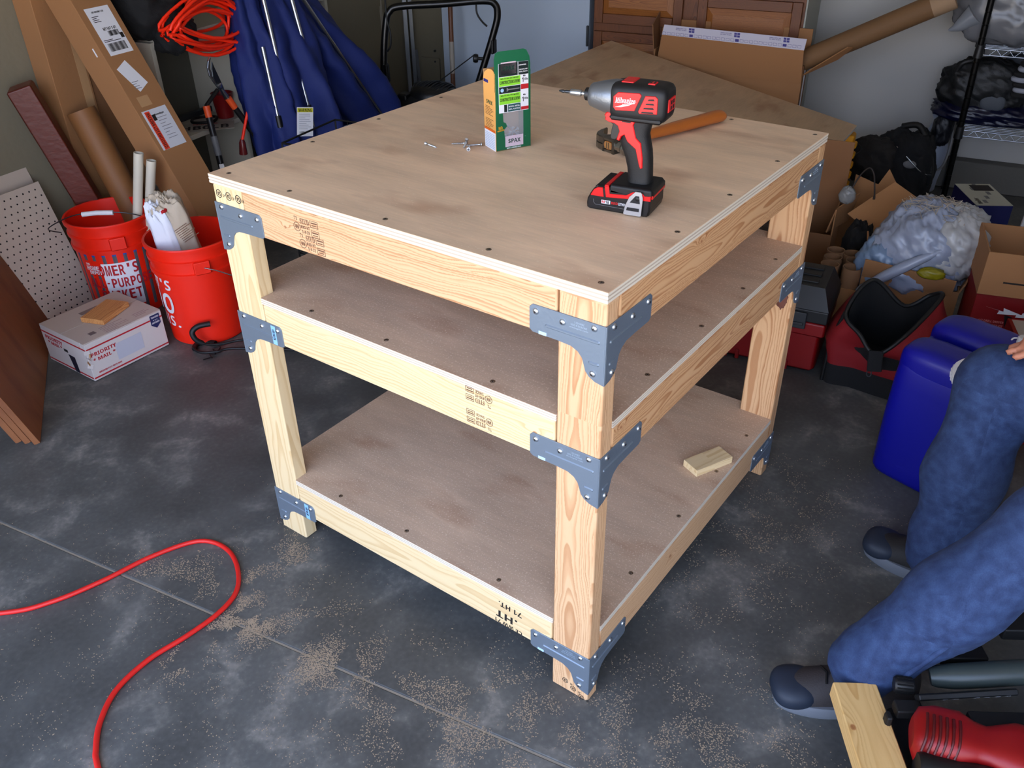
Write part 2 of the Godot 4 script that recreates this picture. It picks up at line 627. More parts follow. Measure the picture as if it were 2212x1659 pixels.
func make_materials() -> void:
	var fir := Color(0.86, 0.70, 0.53)
	var fird := Color(0.66, 0.44, 0.27)
	var pine := Color(0.90, 0.80, 0.62)
	var pined := Color(0.76, 0.60, 0.38)
	var sc := Vector3(1, 8, 1)
	M.fir_a = mat(Color.WHITE, 0.6, 0, lumber(11, fir, fird, 0.0052, 0.045, [[0.30, 0.05, 0.011], [0.12, 0.03, 0.008], [0.21, 0.095, 0.007]]), sc)
	M.fir_b = mat(Color.WHITE, 0.6, 0, lumber(23, fir, fird, 0.0043, 0.075, [[0.78, 0.03, 0.011]]), sc)
	M.fir_c = mat(Color(0.97, 0.94, 0.9), 0.6, 0, lumber(37, fir, fird, 0.0038, 0.02, [[0.2, 0.07, 0.012], [0.55, 0.05, 0.007]], 1.2), sc)
	M.fir_d = mat(Color(0.97, 0.95, 0.92), 0.6, 0, lumber(41, fir, fird, 0.0060, 0.06, [[0.56, 0.085, 0.022]]), sc)
	M.pine_a = mat(Color.WHITE, 0.6, 0, lumber(53, pine, pined, 0.0090, 0.10, [], 0.55), sc)
	M.pine_b = mat(Color.WHITE, 0.6, 0, lumber(67, pine, pined, 0.0065, 0.03, [[0.10, 0.06, 0.012], [0.8, 0.1, 0.01]], 0.7), sc)
	# plywood faces: long faint figure, small flecks
	var f := FastNoiseLite.new()
	f.seed = 9
	f.frequency = 1.0
	f.fractal_octaves = 4
	var ply := func(px, py, base: Color, flecks: float):
		var x: float = px / 512.0
		var y: float = py / 512.0
		var a := f.get_noise_2d(x * 2.2, y * 9.0) * 0.07 + f.get_noise_2d(x * 9.0 + 40.0, y * 120.0) * 0.035 + f.get_noise_2d(x * 1.5, y * 2.0 + 90.0) * 0.06
		var c := base * (1.0 + a)
		c = c.lerp(Color(0.62, 0.44, 0.33), maxf(0.0, f.get_noise_2d(x * 2.0 + 7.0, y * 5.0 + 3.0) - 0.18) * 0.8)
		var s := f.get_noise_2d(x * 130.0, y * 130.0 + 400.0)
		if s > 0.46 - flecks:
			c = c.lerp(Color(0.95, 0.88, 0.78), 0.6)
		return c
	M.ply = mat(Color.WHITE, 0.55, 0, img(1024, 1024, func(x, y): return ply.call(x, y, Color(0.90, 0.77, 0.63), -0.1)), Vector3(0.6, 0.6, 1))
	M.ply_dusty = mat(Color.WHITE, 0.6, 0, img(1024, 1024, func(x, y): return ply.call(x + 300, y + 90, Color(0.80, 0.68, 0.57), 0.06)), Vector3(0.7, 0.7, 1))
	M.veneer = mat(Color(0.88, 0.84, 0.77), 0.7)
	M.veneer_dark = mat(Color(0.74, 0.68, 0.60), 0.75)
	M.ink = mat(Color(0.10, 0.07, 0.06), 0.8)
	M.ink_soft = mat(Color(0.42, 0.28, 0.20), 0.8)
	M.zinc = bump(mat(Color(0.50, 0.55, 0.60), 0.5, 0.6), 0.05, 0.02, Vector3(8, 8, 8))
	M.zinc_edge = mat(Color(0.62, 0.68, 0.72), 0.35, 0.9)
	M.screw = mat(Color(0.80, 0.83, 0.86), 0.28, 0.95)
	M.brass_screw = mat(Color(0.55, 0.47, 0.38), 0.4, 0.8)
	M.recess = mat(Color(0.05, 0.05, 0.055), 0.6)
	M.card = bump(mat(Color(0.60, 0.42, 0.26), 0.85), 0.03, 0.03, Vector3(6, 6, 6))
	M.card_dark = bump(mat(Color(0.50, 0.34, 0.21), 0.85), 0.03, 0.03, Vector3(6, 6, 6))
	M.card_pale = bump(mat(Color(0.70, 0.54, 0.37), 0.85), 0.03, 0.03, Vector3(6, 6, 6))
	M.card_edge = mat(Color(0.72, 0.56, 0.38), 0.9)
	M.white = mat(Color(0.86, 0.86, 0.87), 0.5)
	M.paper = mat(Color(0.88, 0.88, 0.90), 0.65)
	M.black = mat(Color(0.022, 0.022, 0.025), 0.55)
	M.black_plastic = mat(Color(0.05, 0.05, 0.055), 0.42)
	M.dark_grey = mat(Color(0.16, 0.17, 0.18), 0.55)
	M.grey = mat(Color(0.42, 0.43, 0.44), 0.6)
	M.black_cloth = bump(mat(Color(0.045, 0.045, 0.05), 0.9), 0.09, 0.05, Vector3(9, 9, 9))
	M.steel = mat(Color(0.72, 0.74, 0.76), 0.25, 0.95)
	M.steel_dark = mat(Color(0.30, 0.32, 0.34), 0.35, 0.9)
	M.red = mat(Color(0.78, 0.035, 0.05), 0.42)
	M.red_print = mat(Color(0.70, 0.05, 0.10), 0.6)
	M.orange_cord = mat(Color(1.0, 0.18, 0.04), 0.45)
	M.bucket = mat(Color(0.93, 0.13, 0.03), 0.42)
	M.hose = mat(Color(0.85, 0.12, 0.10), 0.45)
	M.canvas_blue = bump(mat(Color(0.03, 0.12, 0.38), 0.75), 0.06, 0.05, Vector3(7, 7, 7))
	M.navy = mat(Color(0.05, 0.09, 0.22), 0.6)
	M.yellow = mat(Color(0.88, 0.60, 0.05), 0.5)
	M.glass_clear = mat(Color(0.9, 0.9, 0.92, 0.18), 0.12)
	M.glass_clear.transparency = BaseMaterial3D.TRANSPARENCY_ALPHA
	M.oak = mat(Color.WHITE, 0.45, 0, lumber(83, Color(0.60, 0.37, 0.17), Color(0.42, 0.23, 0.09), 0.0030, 0.05, [], 1.0), sc)
	M.oak_dark = mat(Color(0.74, 0.68, 0.62), 0.45, 0, M.oak.albedo_texture, sc)
	M.hickory = mat(Color.WHITE, 0.3, 0, lumber(97, Color(0.72, 0.40, 0.15), Color(0.52, 0.25, 0.08), 0.004, 0.02, []), Vector3(3, 24, 1))

# ------------------------------------------------------------------ room
func build_room() -> void:
	# floor: trowelled dark concrete, scuffed pale; two slabs with a dusty control joint between them
	var N := 1536
	var f1 := FastNoiseLite.new()
	f1.seed = 4
	f1.frequency = 0.006
	f1.fractal_type = FastNoiseLite.FRACTAL_RIDGED
	f1.fractal_octaves = 5
	f1.domain_warp_enabled = true
	f1.domain_warp_amplitude = 60.0
	f1.domain_warp_frequency = 0.008
	f1.domain_warp_fractal_octaves = 4
	var f2 := FastNoiseLite.new()
	f2.seed = 21
	f2.frequency = 0.0045
	f2.fractal_octaves = 4
	var f3 := FastNoiseLite.new()
	f3.seed = 33
	f3.frequency = 0.09
	f3.fractal_octaves = 3
	var a1 := f1.get_seamless_image(N, N).get_data()
	var a2 := f2.get_seamless_image(N, N).get_data()
	var a3 := f3.get_seamless_image(N, N).get_data()
	var d := PackedByteArray()
	d.resize(N * N * 3)
	for i in N * N:
		var r := a1[i] / 255.0
		var b := a2[i] / 255.0
		var s := a3[i] / 255.0
		var scuff := clampf((r - 0.52) * 3.0, 0.0, 1.0) * clampf((b - 0.34) * 2.6, 0.0, 1.0) * (0.35 + 0.65 * s)
		var speck := 0.35 if s > 0.78 else 0.0
		var k := clampf(scuff + speck * b, 0.0, 1.0)
		var g := 0.335 + 0.11 * (b - 0.5) + 0.05 * (s - 0.5)
		d[3 * i] = int(255.0 * lerpf(g, 0.60, k * 0.75))
		d[3 * i + 1] = int(255.0 * lerpf(g * 1.0, 0.575, k * 0.75))
		d[3 * i + 2] = int(255.0 * lerpf(g * 0.97, 0.535, k * 0.75))
	var ft := ImageTexture.create_from_image(Image.create_from_data(N, N, false, Image.FORMAT_RGB8, d))
	var concrete := mat(Color.WHITE, 0.5, 0, ft, Vector3.ONE / 2.4)
	concrete.uv1_triplanar = true
	concrete.uv1_world_triplanar = true
	concrete.metallic_specular = 0.45
	var floor_node := Node3D.new()
	floor_node.name = "floor"
	floor_node.set_meta("kind", "structure")
	add_child(floor_node)
	var mb := Mb.new()
	mb.box(Vector3(0.15, -0.06, -1.7165), Vector3(5.5, 0.12, 3.731), 0.003)
	obj("slab", mb, concrete, floor_node)
	mb = Mb.new()
	mb.box(Vector3(0.15, -0.06, 0.8685), Vector3(5.5, 0.12, 1.429), 0.003)
	obj("slab", mb, concrete, floor_node)
	mb = Mb.new()
	mb.box(Vector3(0.15, -0.063, 0.1515), Vector3(5.5, 0.12, 0.006))
	obj("joint_dust", mb, mat(Color(0.62, 0.58, 0.52), 0.95), floor_node)

	var plaster := bump(mat(Color(0.66, 0.65, 0.63), 0.8), 0.04, 0.05, Vector3(2, 2, 2))
	var tan_wall := bump(mat(Color(0.50, 0.47, 0.39), 0.85), 0.04, 0.08, Vector3(2, 2, 2))
	mb = Mb.new()
	mb.box(Vector3(0.15, 1.25, -3.64), Vector3(5.74, 2.5, 0.12))
	struct("wall_back", mb, plaster)
	mb = Mb.new()
	mb.box(Vector3(-2.66, 1.25, -1.06), Vector3(0.12, 2.5, 5.04))
	struct("wall_left", mb, tan_wall)
	mb = Mb.new()
	mb.box(Vector3(2.96, 1.25, -1.06), Vector3(0.12, 2.5, 5.04))
	struct("wall_right", mb, plaster)
	mb = Mb.new()
	mb.box(Vector3(0.15, 2.56, -1.06), Vector3(5.74, 0.12, 5.28))
	struct("ceiling", mb, mat(Color(0.72, 0.71, 0.69), 0.85))
	mb = Mb.new()
	mb.box(Vector3(-2.42, 1.1, 1.52), Vector3(0.6, 2.2, 0.12))
	mb.box(Vector3(2.72, 1.1, 1.52), Vector3(0.6, 2.2, 0.12))
	mb.box(Vector3(0.15, 2.43, 1.52), Vector3(5.74, 0.14, 0.12))
	struct("wall_front", mb, plaster)
	mb = Mb.new()
	mb.box(Vector3(0.15, -0.05, 11.65), Vector3(60.0, 0.06, 20.0))
	struct("driveway", mb, mat(Color(0.62, 0.60, 0.57), 0.85))
	# low concrete stem wall under the back wall
	mb = Mb.new()
	mb.box(Vector3(1.35, 0.07, -3.55), Vector3(3.1, 0.14, 0.07), 0.008)
	struct("trim_1", mb, bump(mat(Color(0.36, 0.35, 0.33), 0.9), 0.05, 0.1, Vector3(3, 3, 3)))
	# unpainted tan board at the left end of the back wall with its access panel
	mb = Mb.new()
	mb.box(Vector3(-2.35, 1.0, -3.571), Vector3(0.50, 2.0, 0.018), 0.002)
	var pan := struct("trim_2", mb, tan_wall)
	mb = Mb.new()
	mb.box(Vector3(-2.47, 0.18, -3.555), Vector3(0.13, 0.36, 0.012), 0.002)
	obj("access_panel", mb, tan_wall, pan)
	for yy in [0.34, 0.40]:
		mb = Mb.new()
		mb.xf = Transform3D(Basis(Vector3.RIGHT, PI / 2), Vector3(-2.435, yy, -3.551))
		mb.lathe([Vector2(0.006, -0.008), Vector2(0.006, 0.003), Vector2(0.0, 0.004)], 10)
		obj("screw_head", mb, M.dark_grey, pan)
	# filler smears on the left wall
	var patch := mat(Color(0.64, 0.62, 0.57), 0.9)
	for q in [[-2.955, 0.40, 0.05, 0.10], [-3.01, 0.29, 0.028, 0.025], [-2.70, 0.16, 0.05, 0.09], [-3.27, 0.4, 0.02, 0.4]]:
		mb = Mb.new()
		var poly := PackedVector2Array()
		for k in 18:
			var an := TAU * k / 18.0
			poly.append(Vector2(q[0] + cos(an) * q[2] * (0.8 + 0.4 * nz.get_noise_2d(k * 0.9, q[1])), q[1] + sin(an) * q[3] * (0.8 + 0.5 * nz.get_noise_2d(k * 0.7, 9.0 + q[0]))))
		mb.xf = Transform3D(Basis(Vector3(0, 0, 1), Vector3(0, 1, 0), Vector3(-1, 0, 0)), Vector3(-2.6, 0, 0))
		mb.prism(poly, 0.001, -0.002)
		obj("filler_patch", mb, patch, get_node("wall_left"))

# ------------------------------------------------------------------ workbench
func bracket_mesh() -> Array:
	var prof := pv([0, 0, -0.136, 0, -0.142, -0.006, -0.142, -0.046, -0.136, -0.0505, -0.085, -0.0515, -0.062, -0.053, -0.049, -0.059, -0.041, -0.068, -0.037, -0.08, -0.034, -0.09, -0.027, -0.098, -0.016, -0.104, 0, -0.107])
	var plate := Mb.new()
	plate.prism(prof, 0.0, 0.002, 0.0006)
	var rib := func(mb: Mb, x0: float, x1: float, y: float):
		var poly := PackedVector2Array()
		for k in 7:
			var an := PI / 2 + PI * k / 6.0
			poly.append(Vector2(x0 + cos(an) * 0.0032, y + sin(an) * 0.0032))
		for k in 7:
			var an := -PI / 2 + PI * k / 6.0
			poly.append(Vector2(x1 + cos(an) * 0.0032, y + sin(an) * 0.0032))
		mb.prism(poly, 0.0015, 0.0038, 0.0018)
	rib.call(plate, -0.108, -0.012, -0.031)
	rib.call(plate, -0.026, -0.012, -0.071)
	# the other wing, folded round the corner
	plate.xf = Transform3D(Basis(Vector3(0, 0, 1), Vector3.UP, Vector3.RIGHT), Vector3.ZERO)
	plate.prism(prof, 0.0, 0.002, 0.0006)
	rib.call(plate, -0.108, -0.012, -0.031)
	rib.call(plate, -0.026, -0.012, -0.071)
	plate.xf = Transform3D()
	plate.box(Vector3(0.0008, -0.0535, 0.0008), Vector3(0.0024, 0.107, 0.0024), 0.0008)
	var dome := Mb.new()
	dome.lathe([Vector2(0.0058, 0.0), Vector2(0.0056, 0.0012), Vector2(0.0042, 0.0028), Vector2(0.002, 0.0036), Vector2(0, 0.0038)], 16)
	var cr := Mb.new()
	cr.box(Vector3(0, 0.0034, 0), Vector3(0.0046, 0.0014, 0.0011))
	cr.box(Vector3(0, 0.0034, 0), Vector3(0.0011, 0.0014, 0.0046))
	return [plate, dome, cr]

func wood_screw(parent: Node, p: Vector3) -> void:
	var mb := Mb.new()
	mb.xf = Transform3D(Basis(), p)
	mb.lathe([Vector2(0.0052, -0.001), Vector2(0.0050, 0.0004), Vector2(0.003, 0.0), Vector2(0, -0.0002)], 14)
	var mc := Mb.new()
	mc.xf = Transform3D(Basis(Vector3.UP, rg.randf() * PI), p)
	mc.box(Vector3(0, 0.0002, 0), Vector3(0.005, 0.0006, 0.0013))
	mc.box(Vector3(0, 0.0002, 0), Vector3(0.0013, 0.0006, 0.005))
	obj("countersunk_screw", [mb, mc], [M.brass_screw, M.recess], parent)

# one plywood panel of an outline (x, z), made of stacked veneers
func panel(called: String, poly: PackedVector2Array, top: float, th: float, face_mat: Material, parent: Node) -> MeshInstance3D:
	var cover := Mb.new()
	var core := Mb.new()
	var core_dark := Mb.new()
	var flat := Transform3D(Basis(Vector3.RIGHT, Vector3(0, 0, 1), Vector3.UP), Vector3.ZERO)
	var n := 7
	var y := top - th
	for i in n:
		var h := th / n
		if i == 0 or i == n - 1:
			h = th / n * 0.45
		elif i % 2 == 1:
			h = th / n * 1.35
		else:
			h = th / n * 1.02
		var b := core_dark if i % 2 == 0 else core
		if i == 0 or i == n - 1:
			b = cover
		var pp := poly
		if i % 2 == 0 and i > 0 and i < n - 1:
			var sh := Geometry2D.offset_polygon(poly, -0.0005)
			if sh.size() == 1:
				pp = sh[0]
		b.xf = flat
		b.prism(pp, y, minf(y + h, top))
		y += h
	return obj(called, [cover, core, core_dark], [face_mat, M.veneer, M.veneer_dark], parent)

func build_bench() -> void:
	var t := thing("workbench", "large new timber workbench of raw studs and plywood with galvanised corner brackets", "workbench", Vector3.ZERO, BENCH_TURN)
	var hl := BH - PLY
	var hm := 0.690
	var hb := 0.1933
	# tabletop and two shelves, the shelves notched round the legs
	panel("tabletop", pv([-BW - 0.004, 0.002, 0.001, 0.002, 0.001, -BD, -BW - 0.004, -BD]), BH, PLY, M.ply, t)
	var notch := pv([-BW + LW, 0, -LW, 0, -LW, -LT, 0, -LT, 0, -BD + LT, -LW, -BD + LT, -LW, -BD, -BW + LW, -BD, -BW + LW, -BD + LT, -BW, -BD + LT, -BW, -LT, -BW + LW, -LT])
	var mid := panel("middle_shelf", notch, hm, 0.0145, M.ply_dusty, t)
	var low := panel("bottom_shelf", notch, hb, 0.0145, M.ply_dusty, t)
	# legs
	var legs := [[-LW / 2, -LT / 2, M.fir_b, 0.3], [-BW + LW / 2, -LT / 2, M.pine_a, 0.1], [-LW / 2, -BD + LT / 2, M.fir_d, 0.0], [-BW + LW / 2, -BD + LT / 2, M.fir_a, 0.6]]
	var stamps := []
	for l in legs:
		var mb := Mb.new()
		mb.box(Vector3(l[0], hl / 2, l[1]), Vector3(LW, hl, LT), 0.004, 1, Vector2(l[3], 0.045 - l[0]))
		stamps.append(obj("leg", mb, l[2], t))
	# rails under every shelf
	var rails := []
	for lv in [[hl, M.fir_a, M.fir_c], [hm - 0.0145, M.pine_b, M.fir_c], [hb - 0.0145, M.pine_a, M.fir_b]]:
		var yc: float = lv[0] - 0.0445
		for z in [-LT / 2, -BD + LT / 2]:
			var mb := Mb.new()
			mb.box(Vector3(-BW / 2, yc, z), Vector3(BW - 2 * LW - 0.003, 0.089, LT), 0.0035, 0, Vector2(BW, 0.058 - yc + 0.125 * 8))
			rails.append(obj("rail", mb, lv[1], t))
		for x in [-LT / 2, -BW + LT / 2]:
			var mb := Mb.new()
			mb.box(Vector3(x, yc, -BD / 2), Vector3(LT, 0.089, BD - 2 * LT - 0.003), 0.0035, 2, Vector2(BD + lv[0], 0.1 - yc + 0.125 * 8))
			rails.append(obj("rail", mb, lv[2], t))
	# brackets
	var bm := bracket_mesh()
	var plate := ArrayMesh.new()
	plate.add_surface_from_arrays(Mesh.PRIMITIVE_TRIANGLES, bm[0].arrays())
	plate.surface_set_material(0, M.zinc)
	var scr := ArrayMesh.new()
	for i in 2:
		scr.add_surface_from_arrays(Mesh.PRIMITIVE_TRIANGLES, bm[1 + i].arrays())
		scr.surface_set_material(i, [M.screw, M.recess][i])
	for lv in [0.8875, 0.6345, 0.1325]:
		for c in [[0.0, 0.0, 0.0], [-BW, 0.0, -PI / 2], [0.0, -BD, PI / 2], [-BW, -BD, PI]]:
			var b := put("bracket", plate, t)
			b.position = Vector3(c[0], lv, c[1])
			b.rotation.y = c[2]
			for wing in 2:
				for s in [[-0.129, -0.011], [-0.078, -0.015], [-0.02, -0.008], [-0.02, -0.09]]:
					var o := put("screw", scr, b)
					var turn := Basis(Vector3.UP, rg.randf() * PI)
					if wing == 0:
						o.transform = Transform3D(Basis(Vector3.RIGHT, PI / 2) * turn, Vector3(s[0], s[1], 0.002))
					else:
						o.transform = Transform3D(Basis(Vector3.FORWARD, PI / 2) * turn, Vector3(0.002, s[1], s[0]))
			# embossed maker's lines, two small rows
			var emb := mat(Color(0.62, 0.68, 0.74), 0.5, 0.5)
			word("L10-WBZ", Vector3(-0.047, -0.0085, 0.002), Basis(), 0.018, 0.0035, emb, b, "embossing")
			word("USE 8 SCREWS", Vector3(-0.048, -0.0135, 0.002), Basis(), 0.03, 0.0035, emb, b, "embossing")
			word("strongtie.com", Vector3(-0.048, -0.0185, 0.002), Basis(), 0.034, 0.0035, emb, b, "embossing")
			if lv < 0.8 and c[0] < -0.5 and c[1] == 0.0:
				# bar-code stickers on the left brackets (the fold faces left, so the wing along the front is the side wing)
				var mb := Mb.new()
				mb.box(Vector3(0.0022, -0.026, -0.115), Vector3(0.0004, 0.046, 0.0135))
				var st := obj("sticker", mb, mat(Color(0.55, 0.75, 0.92), 0.5), b)
				mb = Mb.new()
				for k in 9:
					mb.box(Vector3(0.0026, -0.012 - k * 0.003, -0.115), Vector3(0.0004, 0.0008 + 0.0007 * (k % 3), 0.0075))
				obj("bar_code", mb, M.ink, b)
			elif c[0] == 0.0 and c[1] == 0.0:
				var mb := Mb.new()
				mb.box(Vector3(-0.116, -0.0475, 0.0022), Vector3(0.015, 0.006, 0.0004))
				obj("sticker", mb, mat(Color(0.70, 0.83, 0.95), 0.5), b)
	# screws down through the panels
	for x in [-0.9, -0.72, -0.47, -0.24, -0.026]:
		wood_screw(t, Vector3(x, BH, -0.022))
	for z in [-0.26, -0.47, -0.70, -0.915]:
		wood_screw(t, Vector3(-0.02, BH, z))
		wood_screw(t, Vector3(-BW + 0.02, BH, z))
	for x in [-0.66, -0.42, -0.22]:
		wood_screw(t, Vector3(x, BH, -BD + 0.02))
	for x in [-0.71, -0.50, -0.24]:
		wood_screw(t, Vector3(x, hm, -0.022))
		wood_screw(t, Vector3(x, hb, -0.022))
	for z in [-0.2, -0.42, -0.62, -0.8]:
		wood_screw(t, Vector3(-0.024, hm, z))
		wood_screw(t, Vector3(-0.024, hb, z))
	# grade stamps
	var stamp := func(parent: Node, at: Vector3, b: Basis, k: float, ink: Material):
		word("71", at + b * Vector3(-0.027, 0.017, 0) * k, b, 0.010 * k, 0.009 * k, ink, parent, "grade_stamp", "Droid Serif")
		word("STUD", at + b * Vector3(0.002, 0.013, 0) * k, b, 0.030 * k, 0.013 * k, ink, parent, "grade_stamp", "Droid Serif")
		word("®KD-HT", at + b * Vector3(0.002, -0.001, 0) * k, b, 0.030 * k, 0.008 * k, ink, parent, "grade_stamp")
		word("1/4 CE", at + b * Vector3(0.002, -0.013, 0) * k, b, 0.026 * k, 0.008 * k, ink, parent, "grade_stamp")
		var mb := Mb.new()
		mb.xf = Transform3D(b * Basis(Vector3.RIGHT, PI / 2), at + b * Vector3(-0.026, -0.004, 0) * k)
		mb.lathe([Vector2(0.0115 * k, 0), Vector2(0.0115 * k, 0.0003), Vector2(0.0100 * k, 0.0003), Vector2(0.0100 * k, 0)], 20)
		mb.xf = Transform3D(b, at)
		for q in [0.012, -0.012]:
			for e in [[0.034, q + 0.008, 0.026, 0.0012], [0.034, q - 0.008, 0.026, 0.0012], [0.0215, q, 0.0012, 0.016], [0.0465, q, 0.0012, 0.016], [0.034, q + 0.003, 0.02, 0.003], [0.034, q - 0.003, 0.016, 0.002]]:
				mb.box(Vector3(e[0] * k, e[1] * k, 0.0001), Vector3(e[2] * k, e[3] * k, 0.0003))
		obj("grade_stamp", mb, ink, parent)
		word("WW", at + b * Vector3(-0.026, -0.004, 0) * k, b, 0.013 * k, 0.010 * k, ink, parent, "grade_stamp")
	stamp.call(rails[0], Vector3(-0.665, 0.893, 0.0001), Basis(Vector3.BACK, 0.02), 0.82, M.ink_soft)
	stamp.call(rails[0], Vector3(-0.655, 0.860, 0.0001), Basis(Vector3.BACK, 0.02), 0.82, M.ink_soft)
	stamp.call(rails[4], Vector3(-0.252, 0.662, 0.0001), Basis(Vector3.BACK, PI), 0.72, M.ink_soft)
	stamp.call(rails[4], Vector3(-0.252, 0.612, 0.0001), Basis(Vector3.BACK, PI), 0.72, M.ink_soft)
	var hbz := Basis(Vector3.BACK, PI - 0.05)
	word(".HT", Vector3(-0.205, 0.120, 0.0001), hbz, 0.055, 0.02, M.ink, rails[8], "grade_stamp")
	word("71 HT.", Vector3(-0.195, 0.152, 0.0001), hbz, 0.06, 0.014, M.ink, rails[8], "grade_stamp")
	word("CE WW 71", Vector3(-0.20, 0.098, 0.0001), hbz, 0.07, 0.010, M.ink, rails[8], "grade_stamp")
	for k in 3:
		# half-round stamps along the top end of the left leg and the foot of the near one
		for q in [[1, -0.915 + k * 0.03, 0.907, 0.009], [0, -0.055 + k * 0.02, 0.03 - 0.012 * k, 0.007]]:
			var mb := Mb.new()
			mb.xf = Transform3D(Basis(Vector3.RIGHT, PI / 2), Vector3(q[1], q[2], 0))
			mb.lathe([Vector2(q[3], 0), Vector2(q[3], 0.0003), Vector2(q[3] * 0.82, 0.0003), Vector2(q[3] * 0.82, 0)], 18)
			obj("grade_stamp", mb, M.ink, stamps[q[0]])
			word("SA", Vector3(q[1], q[2], 0.0001), Basis(Vector3.BACK, PI), q[3] * 1.1, q[3] * 1.0, M.ink, stamps[q[0]], "grade_stamp")
			word("12", Vector3(q[1] + 0.015, q[2] - 0.002, 0.0001), Basis(Vector3.BACK, PI / 2), 0.006, 0.005, M.ink, stamps[q[0]], "grade_stamp")
	# the split knot in the far right leg
	var knot := Mb.new()
	knot.xf = Transform3D(Basis(), Vector3(-0.026, 0.545, -BD + LT))
	knot.blob(Vector3.ZERO, Vector3(0.013, 0.028, 0.003), 2.0, func(q, dd): return q * (1.0 + 0.35 * nz.get_noise_3dv(dd * 4.0)), 20, 14)
	obj("knot", knot, mat(Color(0.42, 0.25, 0.20), 0.8), stamps[2])

# ------------------------------------------------------------------ things on the bench
# superellipse ring in the plane across `axis` (0 = along x, 1 = along y)
func ring(c: Vector3, rv: float, rw: float, power: float, axis: int, n := 28) -> Array:
	var out := []
	for k in n:
		var an := TAU * k / n
		var cu := cos(an)
		var su := sin(an)
		var m := pow(pow(absf(cu), power) + pow(absf(su), power), -1.0 / power)
		if axis == 0:
			out.append(c + Vector3(0, cu * m * rv, su * m * rw))
		else:
			out.append(c + Vector3(cu * m * rv, 0, su * m * rw))
	return out

func loft(mb: Mb, rings: Array, cap := true) -> void:
	var m := rings.size()
	var n: int = rings[0].size()
	var nr := []
	for i in m:
		var row := []
		var ce := Vector3.ZERO
		for k in n: ce += rings[i][k]
		ce /= n
		for k in n:
			var a: Vector3 = rings[i][(k + 1) % n] - rings[i][(k - 1 + n) % n]
			var b: Vector3 = rings[mini(i + 1, m - 1)][k] - rings[maxi(i - 1, 0)][k]
			var q := a.cross(b).normalized()
			if q.dot(rings[i][k] - ce) < 0.0: q = -q
			row.append(q)
		nr.append(row)
	for i in m - 1:
		for k in n:
			var l := (k + 1) % n
			mb.tri(rings[i][k], rings[i][l], rings[i + 1][l], nr[i][k], nr[i][l], nr[i + 1][l], Vector2(float(k) / n, i), Vector2(float(k + 1) / n, i), Vector2(float(k + 1) / n, i + 1))
			mb.tri(rings[i][k], rings[i + 1][l], rings[i + 1][k], nr[i][k], nr[i + 1][l], nr[i + 1][k], Vector2(float(k) / n, i), Vector2(float(k + 1) / n, i + 1), Vector2(float(k) / n, i + 1))
	if cap:
		for e in [0, m - 1]:
			var ce := Vector3.ZERO
			for k in n: ce += rings[e][k]
			ce /= n
			var o: Vector3 = rings[1][0] if e == 0 else rings[m - 2][0]
			var nn: Vector3 = (rings[e][1] - ce).cross(rings[e][0] - ce).normalized()
			if nn.dot(ce - o) < 0.0: nn = -nn
			for k in n:
				mb.tri(ce, rings[e][k], rings[e][(k + 1) % n], nn, nn, nn)

func construction_screw() -> Array:
	var body := Mb.new()
	var prof := [Vector2(0.0, -0.036), Vector2(0.0012, -0.031)]
	for k in 11:
		prof.append(Vector2(0.0021, -0.030 + k * 0.0020))
		prof.append(Vector2(0.0014, -0.029 + k * 0.0020))
	prof.append_array([Vector2(0.0015, -0.004), Vector2(0.0040, -0.0008), Vector2(0.0042, 0.0), Vector2(0.0, 0.0002)])
	body.lathe(prof, 12, 0.95)
	var cr := Mb.new()
	cr.box(Vector3(0, 0.0002, 0), Vector3(0.005, 0.0006, 0.0012))
	cr.box(Vector3(0, 0.0002, 0), Vector3(0.0012, 0.0006, 0.005))
	return [body, cr]

func build_on_bench() -> void:
	impact_driver()
	screw_box()
	hammer()
	# loose screws
	var parts := construction_screw()
	var am := ArrayMesh.new()
	for i in 2:
		am.add_surface_from_arrays(Mesh.PRIMITIVE_TRIANGLES, parts[i].arrays())
		am.surface_set_material(i, [M.screw, M.recess][i])
	var y := BH + 0.0042
	for s in [["lone bright construction screw lying farthest left on the tabletop", Vector3(-0.611, y, -0.493), Vector3(-0.577, y - 0.002, -0.483)],
			["construction screw lying flat with its tip furthest left in the cluster beside the box", Vector3(-0.530, y, -0.532), Vector3(-0.557, y - 0.002, -0.522)],
			["construction screw propped across its neighbours at the cluster's middle", Vector3(-0.533, y + 0.006, -0.536), Vector3(-0.524, y - 0.002, -0.506)],
			["construction screw with its head touching the foot of the green screw box", Vector3(-0.496, y, -0.536), Vector3(-0.530, y - 0.002, -0.518)],
			["construction screw pointing away with its cross-slotted head nearest the viewer", Vector3(-0.506, y, -0.494), Vector3(-0.522, y - 0.002, -0.528)]]:
		var o := put("construction_screw", am)
		o.transform = aim(s[2], s[1]) * Transform3D(Basis(), Vector3.ZERO)
		o.position = s[1]
		tag(o, s[0], "screw", "loose screws on the tabletop")
	# offcut on the bottom shelf, thin chip on the sheet behind
	var c := Vector3(0.056, 0.1933 + 0.010, -0.632)
	var mb := Mb.new()
	mb.box(Vector3(0, 0, 0), Vector3(0.112, 0.020, 0.052), 0.0015, 0)
	var o := obj("wood_offcut", mb, M.pine_a)
	o.position = c
	o.rotation.y = 0.964
	tag(o, "small pale rectangular wood offcut lying on the bottom shelf", "wood block")

